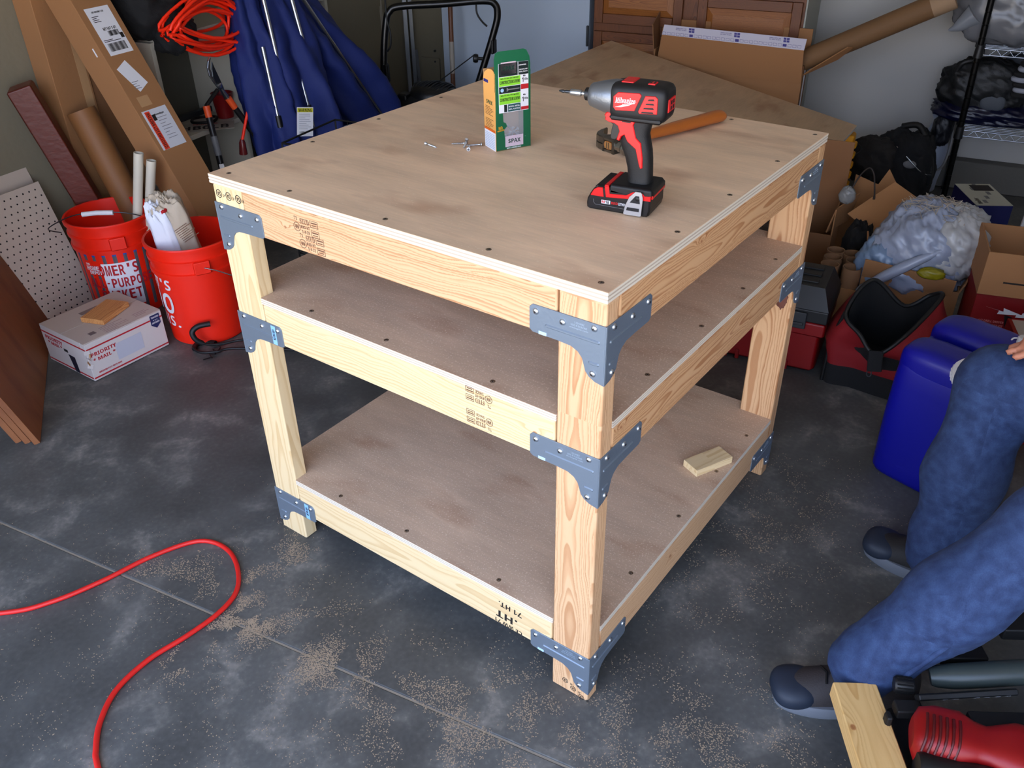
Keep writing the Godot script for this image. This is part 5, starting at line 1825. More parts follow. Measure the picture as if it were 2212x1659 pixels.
	for e in [[Vector3(-2.205, 0.445, -1.602), Vector3(-2.21, 0.375, -1.60), "socket"], [Vector3(-2.19, 0.502, -1.766), Vector3(-2.185, 0.445, -1.735), "plug"]]:
		mb = Mb.new()
		mb.xf = Transform3D(aim(e[0], e[1]).basis, e[0] - org)
		mb.lathe([Vector2(0, -0.004), Vector2(0.008, -0.004), Vector2(0.013, 0.01), Vector2(0.015, 0.035), Vector2(0.017, 0.058), Vector2(0, 0.060)], 16)
		var pl := obj(e[2], mb, clear_red, t)
		if e[2] == "plug":
			for k in 3:
				mb = Mb.new()
				mb.xf = Transform3D(aim(e[0], e[1]).basis, e[0] - org)
				mb.box(Vector3(-0.006 + 0.006 * k, 0.069, 0.004 * (k % 2)), Vector3(0.0015, 0.020, 0.005))
				obj("prong", mb, M.steel, pl)
	mb = Mb.new()
	mb.box(Vector3(0.055, -0.105, -0.125), Vector3(0.022, 0.05, 0.026), 0.005)
	mb.box(Vector3(0.055, -0.137, -0.121), Vector3(0.004, 0.02, 0.005))
	obj("plug", mb, M.black, t)
	mb = Mb.new()
	mb.tube([Vector3(0.03, -0.02, -0.16), Vector3(0.032, -0.055, -0.163)], 0.010, 12)
	obj("yellow_tie", mb, M.yellow, t)
	# --- loppers leaning at the shelf front
	t = thing("loppers", "long-handled loppers with a curved steel blade and orange collars leaning at the shelf", "loppers", Vector3(-2.14, 0.0, -1.50))
	var LP := func(y: float, z: float, x := 0.0) -> Vector3: return Vector3(-0.10 + x + (0.62 - y) * 0.22, y, z + 1.50)
	var L := Transform3D(Basis(Vector3(0, 0, -1), Vector3.UP, Vector3(1, 0, 0)), Vector3(-0.105, 0.66, -0.06))
	mb = Mb.new()
	mb.xf = L
	mb.prism(pv([0.008, -0.005, -0.010, 0.020, -0.030, 0.055, -0.032, 0.085, -0.022, 0.110, -0.006, 0.125, -0.004, 0.118, -0.016, 0.100, -0.020, 0.080, -0.012, 0.058, 0.010, 0.030, 0.020, 0.012]), -0.003, 0.003, 0.001)
	obj("hook_jaw", mb, M.steel, t)
	mb = Mb.new()
	mb.xf = L
	mb.prism(pv([0.000, 0.010, -0.016, 0.050, -0.014, 0.080, -0.006, 0.105, 0.004, 0.075, 0.020, 0.030, 0.030, 0.000, 0.040, -0.050, 0.026, -0.050]), 0.003, 0.006, 0.001)
	obj("cutting_blade", mb, M.steel_dark, t)
	mb = Mb.new()
	mb.xf = L * Transform3D(Basis(Vector3.RIGHT, PI / 2), Vector3(0.010, 0.010, 0.006))
	mb.lathe([Vector2(0.011, 0), Vector2(0.010, 0.005), Vector2(0.005, 0.007), Vector2(0, 0.007)], 16)
	obj("pivot_bolt", mb, M.steel, t)
	for k in 2:
		var a := Vector3(-0.10, 0.612, [0.032, -0.094][k] - 0.01)
		var b := Vector3(0.02, 0.05, [0.10, -0.36][k])
		mb = Mb.new()
		mb.tube([L * Vector3(0.0 + 0.02 * k, -0.005, 0), a], 0.008, 10)
		obj("shank", mb, M.black if k == 0 else M.steel, t)
		mb = Mb.new()
		mb.tube([a, a.lerp(b, 0.075)], [0.014, 0.0135], 14)
		obj("collar", mb, mat(Color(0.85, 0.30, 0.10), 0.5), t)
		mb = Mb.new()
		mb.tube([a.lerp(b, 0.075), a.lerp(b, 0.5), b], 0.0125, 14)
		obj("handle", mb, M.black_plastic, t)
		if k == 0:
			mb = Mb.new()
			mb.tube([a.lerp(b, 0.20), a.lerp(b, 0.33)], 0.0135, 14)
			obj("tape_band", mb, M.grey, t)
			mb = Mb.new()
			mb.xf = aim(a.lerp(b, 0.43), b)
			mb.box(Vector3(0, 0, -0.0125) if false else Vector3(0.0, 0.0, 0.0), Vector3(0.020, 0.05, 0.0262), 0.002)
			obj("sticker", mb, M.paper, t)
	folded_chairs()
	# --- white bins
	t = thing("white_bucket", "white plastic bucket with a rolled rim standing near the mower", "bucket", Vector3(-2.36, 0, -2.62))
	mb = Mb.new()
	mb.lathe([Vector2(0, 0), Vector2(0.10, 0), Vector2(0.125, 0.33), Vector2(0.137, 0.333), Vector2(0.139, 0.350), Vector2(0.132, 0.356), Vector2(0.121, 0.350), Vector2(0.098, 0.006), Vector2(0, 0.006)], 44)
	obj("body", mb, mat(Color(0.72, 0.74, 0.80), 0.45), t)
	mb = Mb.new()
	mb.tube(smooth_path([Vector3(0.06, 0.345, 0.115), Vector3(0.10, 0.35, 0.10), Vector3(0.135, 0.35, 0.05), Vector3(0.14, 0.35, -0.01)], 5), 0.008, 8)
	obj("handle", mb, mat(Color(0.62, 0.64, 0.68), 0.5), t)
	t = thing("white_tote", "smooth white plastic tub on the floor behind the blue chairs", "tub", Vector3(-2.28, 0, -2.22))
	mb = Mb.new()
	mb.lathe([Vector2(0, 0), Vector2(0.13, 0), Vector2(0.155, 0.02), Vector2(0.165, 0.34), Vector2(0.175, 0.35), Vector2(0.170, 0.36), Vector2(0.158, 0.35), Vector2(0.15, 0.02), Vector2(0, 0.012)], 44)
	obj("body", mb, mat(Color(0.66, 0.72, 0.84), 0.4), t)
	# --- black wire crate glimpsed through the bench
	t = thing("wire_crate", "black wire crate glimpsed between the benchtop and middle shelf", "crate", Vector3(-1.62, 0, -1.62))
	for k in 9:
		for e in [[Vector3(-0.24 + k * 0.06, 0, 0.17), Vector3(-0.24 + k * 0.06, 0.52, 0.17)], [Vector3(-0.24 + k * 0.06, 0, -0.17), Vector3(-0.24 + k * 0.06, 0.52, -0.17)], [Vector3(-0.24, k * 0.065, 0.17), Vector3(0.24, k * 0.065, 0.17)], [Vector3(-0.24, k * 0.065, -0.17), Vector3(0.24, k * 0.065, -0.17)], [Vector3(-0.24, k * 0.065, -0.17), Vector3(-0.24, k * 0.065, 0.17)], [Vector3(0.24, k * 0.065, -0.17), Vector3(0.24, k * 0.065, 0.17)]]:
			mb = Mb.new()
			mb.tube(e, 0.0022 if k % 8 else 0.004, 5)
			obj("wire", mb, M.black, t)

func folded_chairs() -> void:
	# collapsed canvas chairs: bundle of steel tubes with the cloth hanging in folds round it
	var spots := [[Vector3(-2.10, 0.0, -1.735), Vector3(-2.27, 1.06, -1.79), 0.075, 1.0, 0.33], [Vector3(-2.03, 0.0, -1.90), Vector3(-2.26, 1.08, -1.93), 0.105, 2.2, 0.36], [Vector3(-2.05, 0.0, -2.56), Vector3(-2.28, 1.04, -1.96), 0.115, 4.1, 0.36]]
	var names := ["folded blue canvas chair with a black cuff, nearest the orange cord", "folded blue canvas chair with a white warning tag, middle of three", "folded blue canvas chair slanting most, nearest the lawn mower"]
	for i in 3:
		var s: Array = spots[i]
		var foot: Vector3 = s[0]
		var top: Vector3 = s[1]
		var t := thing("folded_chair", names[i], "folding chair", foot, 0.0, "folded blue chairs")
		var fx := Transform3D(aim(Vector3.ZERO, top - foot, Vector3.RIGHT).basis, Vector3.ZERO)
		var H := foot.distance_to(top)
		# tubes
		var offs := [[-0.030, 0.028], [0.012, 0.045], [0.045, 0.012], [-0.005, -0.020], [0.035, -0.035]]
		for k in offs.size():
			var mb := Mb.new()
			var o0 := Vector3(offs[k][0] * 1.5, 0.0, offs[k][1] * 1.5)
			var o1 := Vector3(offs[k][0] * 0.8, H * (0.95 if k % 2 else 0.74), offs[k][1] * 0.8)
			var at_top := fx * o1
			var at_foot := fx * o0
			# sticking out on the side towards the bench so that they show
			at_top.x += 0.055 + 0.02 * (k % 3)
			at_foot.x += 0.03
			mb.tube([at_foot, at_top], 0.0088, 12)
			obj("steel_tube", mb, M.steel, t)
			if k % 2 == 0:
				mb = Mb.new()
				mb.tube([at_foot.lerp(at_top, 0.60), at_foot.lerp(at_top, 0.66)], 0.0145, 12)
				obj("joint_cuff", mb, M.black_plastic, t)
		# cloth
		var ph: float = s[3]
		var R: float = s[2]
		var rows := 34
		var cols := 72
		var cloth := func(u: float, v: float) -> Vector3:
			var an := u * TAU
			var lowest: float = s[4] + 0.07 * sin(an * 1.0 + ph) + 0.035 * sin(an * 3.0 + ph * 2.0)
			var y := lerpf(lowest, H * 1.0, v)
			var w: float = (y - s[4]) / (H - s[4])
			var r: float = R * (0.90 + 0.42 * sin(clampf(w, 0.0, 1.0) * 2.6 + 0.4) - 0.5 * w)
			var pl := 0.26 * sin(an * 4.0 + ph + 2.4 * w) + 0.16 * sin(an * 7.0 - ph - 3.6 * w) + 0.10 * nz.get_noise_3d(u * 5.0, v * 3.0, ph)
			r *= 1.0 + pl * (1.05 - 0.5 * w)
			var p := Vector3(cos(an) * r, y, sin(an) * r * 1.15)
			p += Vector3(0.012 * nz.get_noise_3d(u * 4.0, v * 9.0, 3.0 + ph), 0, 0.012 * nz.get_noise_3d(u * 4.0, v * 9.0, 13.0 + ph))
			return fx * p
		var mb := Mb.new()
		mb.sheet(cols, rows, cloth, 0.0022)
		obj("canvas", mb, M.canvas_blue, t)
		mb = Mb.new()
		mb.tube([fx * Vector3(R * 0.7, H * 0.86, 0.02), fx * Vector3(R * 1.15, H * 0.80, 0.0), fx * Vector3(R * 1.1, H * 0.72, 0.01)], 0.012, 8)
		obj("strap", mb, M.navy, t)
		# sewn-in tag
		if i > 0:
			var c: Vector3 = [Vector3.ZERO, Vector3(-1.955, 0.520, -1.715), Vector3(-2.06, 0.475, -2.02)][i] - foot
			var b := Basis(Vector3(0.42, 0, -0.907), Vector3(-0.05, 0.97, 0.0), Vector3(0.907, 0.05, 0.42)).orthonormalized() * Basis(Vector3.BACK, [0.0, -0.18, 0.45][i])
			var tg := paper_on(t, c, b, [0.0, 0.072, 0.06][i], [0.0, 0.115, 0.085][i], M.paper, "sewn_tag")
			if i == 1:
				paper_on(tg, c + b * Vector3(0, 0.046, 0.0006), b, 0.068, 0.016, mat(Color(0.80, 0.78, 0.10), 0.6), "print")
				word("WARNING", c + b * Vector3(0, 0.046, 0.001), b, 0.058, 0.012, M.ink, tg)
				bars(tg, c + b * Vector3(-0.01, -0.044, 0.0006), b, 0.03, 0.012, 9, M.grey)
			lines(tg, c + b * Vector3(0.0, 0.030 if i == 1 else 0.035, 0.0006), b, 0.052, 9, 0.0072, mat(Color(0.55, 0.56, 0.6), 0.7))

# ------------------------------------------------------------------ along the back wall
func build_back() -> void:
	lawn_mower()
	# tall white cupboard
	var t := thing("tall_cupboard", "tall plain blue-white cupboard between the wooden pole and the oak cabinet", "cupboard", Vector3(-1.765, 0, -3.415))
	var white := mat(Color(0.66, 0.71, 0.77), 0.4)
	var mb := Mb.new()
	mb.box(Vector3(0, 1.0, 0), Vector3(0.86, 2.0, 0.29), 0.004)
	obj("body", mb, white, t)
	mb = Mb.new()
	mb.box(Vector3(0, 1.0, 0.156), Vector3(0.862, 1.96, 0.020), 0.004)
	obj("door", mb, white, t)
	mb = Mb.new()
	mb.box(Vector3(0.424, 0.62, 0.168), Vector3(0.012, 0.10, 0.012), 0.003)
	obj("hinge", mb, M.dark_grey, t)
	# oak cabinet with raised panels
	t = thing("oak_cabinet", "honey oak cabinet with raised panel doors behind the open carton", "cabinet", Vector3(-0.79, 0, -3.39))
	var W := 1.01
	mb = Mb.new()
	mb.box(Vector3(0, 0.75, 0), Vector3(W, 1.5, 0.36), 0.002, 1)
	obj("body", mb, M.oak_dark, t)
	mb = Mb.new()
	mb.box(Vector3(W / 2 + 0.004, 0.75, 0), Vector3(0.008, 1.5, 0.36), 0.001)
	obj("end_panel", mb, mat(Color(0.62, 0.62, 0.58), 0.6), t)
	var z := 0.181
	for d in [[-0.275, 0.975, 0.445, 0.555], [-0.275, 0.385, 0.445, 0.55], [0.257, 0.475, 0.475, 0.74], [0.257, 1.18, 0.475, 0.60]]:
		var dr := Node3D.new()
		dr.name = "door"
		t.add_child(dr, true)
		dr.position = Vector3(d[0], d[1], z)
		var w: float = d[2]
		var h: float = d[3]
		var fr := 0.045
		for q in [[-(w - fr) / 2, 0, fr, h, 1], [(w - fr) / 2, 0, fr, h, 1], [0, (h - fr) / 2, w - 2 * fr, fr, 0], [0, -(h - fr) / 2, w - 2 * fr, fr, 0]]:
			mb = Mb.new()
			mb.box(Vector3(q[0], q[1], 0.009), Vector3(q[2], q[3], 0.018), 0.003, q[4], Vector2(d[0], d[1]))
			obj("frame_rail", mb, M.oak_dark, dr)
		mb = Mb.new()
		var iw := w - 2 * fr
		var ih := h - 2 * fr
		mb.box(Vector3(0, 0, 0.003), Vector3(iw, ih, 0.006), 0, 0)
		var a := Vector2(iw / 2, ih / 2)
		var b := a - Vector2(0.030, 0.030)
		for q in [[Vector2(-1, -1), Vector2(1, -1)], [Vector2(1, -1), Vector2(1, 1)], [Vector2(1, 1), Vector2(-1, 1)], [Vector2(-1, 1), Vector2(-1, -1)]]:
			var p0: Vector2 = q[0] * a
			var p1: Vector2 = q[1] * a
			var p2: Vector2 = q[1] * b
			var p3: Vector2 = q[0] * b
			mb.face(Vector3(p0.x, p0.y, 0.006), Vector3(p1.x, p1.y, 0.006), Vector3(p2.x, p2.y, 0.017), Vector3(p3.x, p3.y, 0.017), Vector3(0, 0, -0.2))
		mb.box(Vector3(0, 0, 0.0118), Vector3(b.x * 2, b.y * 2, 0.0104), 0, 0, Vector2(0.2, 0.3))
		obj("raised_panel", mb, M.oak, dr)
	# wooden pole with a wrapped band
	var foot := Vector3(-2.015, 0.0, -3.02)
	var top := Vector3(-2.115, 1.75, -3.236)
	t = thing("wooden_pole", "thin brown wooden pole with a pale taped band leaning beside the white cupboard", "pole", foot)
	var P := func(k: float) -> Vector3: return (top - foot) * k
	mb = Mb.new()
	mb.tube([P.call(0.0), P.call(1.0)], 0.0125, 14)
	obj("shaft", mb, mat(Color(0.36, 0.20, 0.09), 0.5), t)
	mb = Mb.new()
	mb.tube([P.call(0.235), P.call(0.325)], 0.0135, 14)
	obj("taped_band", mb, mat(Color(0.55, 0.52, 0.48), 0.6), t)
	# metal strips in the corner
	for k in 3:
		mb = Mb.new()
		var f0 := Vector3(-2.555 + 0.022 * k, 0.0, -3.44 - 0.03 * k)
		var f1 := Vector3(-2.588 + 0.012 * k, [1.9, 1.9, 0.40][k], -3.50 - 0.022 * k)
		mb.xf = Transform3D(aim(f0, f1).basis, Vector3.ZERO)
		var L := f0.distance_to(f1)
		mb.box(Vector3(0, L / 2, 0), Vector3(0.024, L, 0.0018), 0.0006)
		mb.box(Vector3(-0.011, L / 2, 0.010), Vector3(0.0018, L, 0.020), 0.0006)
		var o := obj("metal_strip", mb, mat(Color(0.50, 0.51, 0.52), 0.4, 0.7))
		o.position = f0
		tag(o, ["tall grey metal angle strip standing in the room corner, left one", "tall grey metal angle strip standing in the room corner, right one", "short grey metal angle strip standing low in the room corner"][k], "metal strip", "metal strips in the corner")
	# plywood sheet propped behind the bench: tilted, its right end low
	var e1 := Vector3(0.977, -0.2, 0.078).normalized()
	var e2 := Vector3(-0.077, 0.011, 0.997)
	var nn := e2.cross(e1).normalized()
	e2 = e1.cross(nn).normalized()
	var p0 := Vector3(-1.146, 0.645, -3.072)
	t = thing("propped_plywood", "bare plywood sheet propped at a slant behind the workbench", "plywood sheet", p0 + e1 * 0.61 + e2 * 0.60)
	mb = Mb.new()
	mb.xf = Transform3D(Basis(e1, nn, e2), Vector3.ZERO)
	mb.box(Vector3(0, -0.009, 0), Vector3(1.22, 0.018, 1.20), 0.001, 2)
	obj("sheet", mb, mat(Color(0.86, 0.85, 0.82), 0.6, 0, M.ply.albedo_texture, Vector3(0.6, 0.6, 1)), t)
	mb = Mb.new()
	mb.xf = Transform3D(Basis(e1, nn, e2), e1 * 0.6105)
	mb.box(Vector3(0, -0.009, 0), Vector3(0.0012, 0.0175, 1.199))
	obj("cut_edge", mb, M.veneer, t)
	# dark bit lying on it
	var bp := p0 + e1 * 0.90 + e2 * 0.82
	var best := Vector3(-0.322, 0.478, -2.30)
	mb = Mb.new()
	mb.xf = Transform3D(Basis(e1, nn, e2) * Basis(Vector3.UP, -0.5), Vector3.ZERO)
	mb.box(Vector3(0, 0.004, 0), Vector3(0.022, 0.007, 0.008), 0.002)
	mb.box(Vector3(0.014, 0.004, 0), Vector3(0.010, 0.005, 0.005), 0.002)
	var chip := obj("driver_bit_end", mb, mat(Color(0.10, 0.08, 0.06), 0.5, 0.4))
	var gx := (best - p0)
	chip.position = p0 + e1 * gx.dot(e1) + e2 * gx.dot(e2)
	tag(chip, "tiny dark driver bit lying alone on the propped plywood sheet", "driver bit")
	# plastic storage tote and a low carton carry the sheet
	t = thing("storage_tote", "grey lidded storage tote under the high end of the propped plywood", "tote", Vector3(-0.93, 0, -2.42))
	mb = Mb.new()
	mb.box(Vector3(0, 0.26, 0), Vector3(0.34, 0.52, 0.44), 0.02)
	obj("body", mb, M.dark_grey, t)
	mb = Mb.new()
	mb.box(Vector3(0, 0.535, 0), Vector3(0.36, 0.03, 0.46), 0.008)
	obj("lid", mb, M.black_plastic, t)
	# open thin carton with printed tape
	t = thing("open_carton", "thin open brown carton with white printed tape along its front flap", "carton", Vector3(-0.585, 0, -3.145))
	var th := 0.005
	var cw := 0.70
	for q in [[Vector3(0, 0.37, -0.052), Vector3(cw, 0.74, th), M.card, "back_panel"], [Vector3(-cw / 2 + th / 2, 0.31, 0), Vector3(th, 0.62, 0.10), M.card, "side_panel"], [Vector3(cw / 2 - th / 2, 0.30, 0), Vector3(th, 0.60, 0.10), M.card_dark, "side_panel"], [Vector3(0, 0.27, 0.050), Vector3(cw, 0.54, th), M.card, "front_panel"], [Vector3(0, th / 2, 0), Vector3(cw, th, 0.10), M.card, "bottom"]]:
		mb = Mb.new()
		mb.box(q[0], q[1], 0.001)
		obj(q[3], mb, q[2], t)
	mb = Mb.new()
	mb.box(Vector3(cw / 2 + 0.0008, 0.30, 0.0), Vector3(0.001, 0.60, 0.028))
	obj("tape", mb, M.paper, t)
	# front flap leaning out, with the tape along its free edge
	var f0 := Vector3(-0.335, 0.54, 0.056)
	var fl := frame(f0, Vector3(1, -0.02, 0), Vector3(0.03, 0.195, 0.032))
	mb = Mb.new()
	mb.xf = fl
	mb.prism(pv([0, 0, 0.685, 0, 0.672, 0.195, 0.030, 0.197]), -0.0025, 0.0025)
	var flap := obj("front_flap", mb, M.card, t)
	mb = Mb.new()
	mb.xf = fl
	mb.prism(pv([0.024, 0.156, 0.676, 0.150, 0.681, 0.200, 0.034, 0.203]), 0.0026, 0.0032)
	var tape := obj("printed_tape", mb, mat(Color(0.78, 0.77, 0.82), 0.4), flap)
	var violet := mat(Color(0.25, 0.24, 0.52), 0.5)
	for k in 30:
		var x := 0.036 + k * 0.0213
		mb = Mb.new()
		mb.xf = fl
		if k % 10 == 6:
			mb.box(Vector3(x, 0.164, 0.0034), Vector3(0.017, 0.012, 0.0003))
		else:
			for e in [[0, 0.0055, 0.015, 0.0010], [0, -0.0055, 0.015, 0.0010], [-0.0075, 0, 0.0010, 0.012], [0.0075, 0, 0.0010, 0.012]]:
				mb.box(Vector3(x + e[0], 0.164 + e[1], 0.0034), Vector3(e[2], e[3], 0.0003))
		obj("print", mb, violet, tape)
	for x in [0.165, 0.375, 0.595]:
		for k in 4:
			mb = Mb.new()
			mb.xf = fl
			mb.box(Vector3(x - 0.007 + 0.014 * (k % 2), 0.182 + 0.011 * (k / 2), 0.0034), Vector3(0.012, 0.009, 0.0003))
			obj("print", mb, violet, tape)
		var fb := fl.basis
		word("HANDLE WITH CARE", fl * Vector3(x - 0.05, 0.192, 0.0034), fb, 0.05, 0.004, violet, tape)
		word("DO NOT STACK", fl * Vector3(x - 0.05, 0.185, 0.0034), fb, 0.05, 0.004, violet, tape)
	mb = Mb.new()
	mb.xf = frame(Vector3(-0.352, 0.60, 0.045), Vector3(-0.02, 0.0, -1), Vector3(-0.08, 1, 0))
	mb.prism(pv([0, -0.05, 0.09, 0.0, 0.095, 0.17, -0.02, 0.13]), -0.0025, 0.0025)
	obj("side_flap", mb, M.card_dark, t)
	mb = Mb.new()
	mb.xf = frame(Vector3(0.345, 0.555, 0.03), Vector3(0.21, 0.125, -0.02), Vector3(-0.1, 0.2, 0.35))
	mb.prism(pv([0, 0, 0.16, -0.005, 0.235, 0.035, 0.22, 0.06, 0.05, 0.02]), -0.0025, 0.0025)
	obj("side_flap", mb, M.card, t)
	# long mailing tube stuck in the carton
	var m0 := Vector3(-0.55, 0.455, -3.142)
	var m1 := Vector3(0.305, 0.905, -3.185)
	t = thing("mailing_tube", "long brown mailing tube poking up out of the open carton", "cardboard tube", m0)
	mb = Mb.new()
	mb.xf = Transform3D(aim(m0, m1).basis, Vector3.ZERO)
	var ml := m0.distance_to(m1)
	mb.lathe([Vector2(0, 0), Vector2(0.046, 0), Vector2(0.0465, ml - 0.085)], 32)
	obj("tube", mb, bump(mat(Color(0.46, 0.33, 0.20), 0.75), 0.03, 0.03, Vector3(6, 6, 6)), t)
	mb = Mb.new()
	mb.xf = Transform3D(aim(m0, m1).basis, Vector3.ZERO)
	mb.lathe([Vector2(0.0472, ml - 0.088), Vector2(0.0474, ml), Vector2(0.044, ml + 0.002), Vector2(0.0, ml - 0.002)], 32)
	obj("end_cap", mb, mat(Color(0.62, 0.50, 0.38), 0.8), t)

func lawn_mower() -> void:
	var o := Vector3(-1.83, 0, -2.72)
	var t := thing("lawn_mower", "black push lawn mower with a tall looped handle and pull cord", "lawn mower", o)
	var bar := mat(Color(0.02, 0.02, 0.022), 0.3)
	var pts := []
	for p in [Vector3(-2.11, 0.20, -2.495), Vector3(-2.10, 0.42, -2.50), Vector3(-2.088, 0.62, -2.515), Vector3(-2.072, 0.755, -2.532), Vector3(-2.058, 0.80, -2.545), Vector3(-2.015, 0.823, -2.570), Vector3(-1.83, 0.832, -2.66), Vector3(-1.665, 0.842, -2.745), Vector3(-1.617, 0.825, -2.77), Vector3(-1.608, 0.775, -2.775), Vector3(-1.625, 0.70, -2.765), Vector3(-1.665, 0.57, -2.745), Vector3(-1.72, 0.40, -2.72), Vector3(-1.76, 0.26, -2.70)]:
		pts.append(p - o)
	var mb := Mb.new()
	mb.tube(smooth_path(pts, 6), 0.0165, 16)
	obj("handle", mb, bar, t)
	mb = Mb.new()
	var P := func(v: Vector3) -> Vector3: return v - o
	mb.tube([P.call(Vector3(-2.098, 0.44, -2.50)), P.call(Vector3(-2.112, 0.24, -2.49))], 0.021, 12)
	mb.box(P.call(Vector3(-2.08, 0.53, -2.51)), Vector3(0.03, 0.09, 0.03), 0.008)
	obj("handle_bracket", mb, M.black_plastic, t)
	mb = Mb.new()
	mb.xf = Transform3D(aim(Vector3(-1.66, 0.60, -2.745), Vector3(-1.735, 0.61, -2.69)).basis, P.call(Vector3(-1.672, 0.585, -2.735)))
	mb.lathe([Vector2(0, 0), Vector2(0.008, 0), Vector2(0.008, 0.022), Vector2(0.019, 0.024), Vector2(0.021, 0.035), Vector2(0.018, 0.045), Vector2(0, 0.047)], 12)
	obj("clamp_knob", mb, M.black_plastic, t)
	mb = Mb.new()
	mb.box(P.call(Vector3(-1.628, 0.64, -2.765)), Vector3(0.02, 0.07, 0.045), 0.008)
	obj("handle_bracket", mb, M.black_plastic, t)
	for e in [[Vector3(-1.708, 0.603, -2.715), Vector3(-1.93, 0.44, -2.70)], [Vector3(-2.08, 0.80, -2.53), Vector3(-2.05, 0.665, -2.515)], [Vector3(-1.69, 0.835, -2.73), Vector3(-1.675, 0.76, -2.73)]]:
		pass
	mb = Mb.new()
	mb.tube([P.call(Vector3(-1.708, 0.603, -2.715)), P.call(Vector3(-1.945, 0.435, -2.70))], 0.0026, 6)
	obj("pull_cord", mb, M.black, t)
	for e in [[Vector3(-2.062, 0.98, -2.53), Vector3(-2.062, 0.78, -2.525), Vector3(-2.042, 0.72, -2.515), Vector3(-2.044, 0.66, -2.513), Vector3(-2.066, 0.63, -2.515)], [Vector3(-1.695, 0.836, -2.73), Vector3(-1.69, 0.79, -2.725), Vector3(-1.672, 0.755, -2.735), Vector3(-1.652, 0.73, -2.75)]]:
		mb = Mb.new()
		var q := []
		for p in e: q.append(P.call(p))
		mb.tube(smooth_path(q, 5), 0.0045, 8)
		obj("lever_wire", mb, M.black, t)
	# deck, engine shroud with ribbed intake, wheels
	var deck := mat(Color(0.055, 0.065, 0.085), 0.5)
	mb = Mb.new()
	mb.blob(Vector3(0.02, 0.175, 0), Vector3(0.29, 0.075, 0.25), 4.0, null, 48, 20)
	obj("deck", mb, deck, t)
	mb = Mb.new()
	mb.blob(Vector3(-0.06, 0.315, 0.03), Vector3(0.235, 0.10, 0.165), 3.2, null, 48, 24)
	obj("engine_shroud", mb, deck, t)
	mb = Mb.new()
	mb.xf = Transform3D(Basis(), Vector3(-0.10, 0.0, 0.03))
	mb.lathe([Vector2(0.118, 0.395), Vector2(0.118, 0.418), Vector2(0.100, 0.442), Vector2(0.06, 0.452), Vector2(0, 0.455)], 36)
	var grill := obj("intake_cover", mb, M.black_plastic, t)
	for k in 11:
		mb = Mb.new()
		var x := -0.095 + k * 0.019
		var hw := sqrt(maxf(0.0, 0.110 * 0.110 - x * x))
		mb.xf = Transform3D(Basis(), Vector3(-0.10, 0, 0.03))
		mb.tube(smooth_path([Vector3(x, 0.424, hw), Vector3(x, 0.453 - absf(x) * 0.08, hw * 0.5), Vector3(x, 0.460 - absf(x) * 0.1, 0), Vector3(x, 0.453 - absf(x) * 0.08, -hw * 0.5), Vector3(x, 0.424, -hw)], 4), 0.0045, 6)
		obj("rib", mb, mat(Color(0.09, 0.09, 0.09), 0.6), grill)
	mb = Mb.new()
	mb.box(Vector3(-0.215, 0.385, 0.12), Vector3(0.06, 0.07, 0.07), 0.012)
	mb.box(Vector3(-0.24, 0.30, 0.20), Vector3(0.05, 0.16, 0.06), 0.012)
	obj("fuel_cap_block", mb, M.black_plastic, t)
	for s in [[-0.24, 0.27], [0.26, 0.22], [-0.24, -0.24], [0.26, -0.24]]:
		mb = Mb.new()
		mb.xf = Transform3D(Basis(Vector3.RIGHT, PI / 2), Vector3(s[0], 0.10, s[1]))
		mb.lathe([Vector2(0, -0.02), Vector2(0.05, -0.022), Vector2(0.094, -0.02), Vector2(0.10, -0.012), Vector2(0.10, 0.012), Vector2(0.094, 0.02), Vector2(0.05, 0.022), Vector2(0, 0.02)], 28)
		obj("wheel", mb, M.black, t)

# ------------------------------------------------------------------ clutter at the right
func box_label(t: Node, s: String, c: Vector3, b: Basis, w: float, h: float, m: Material) -> void:
	word(s, c, b, w, h, m, t)

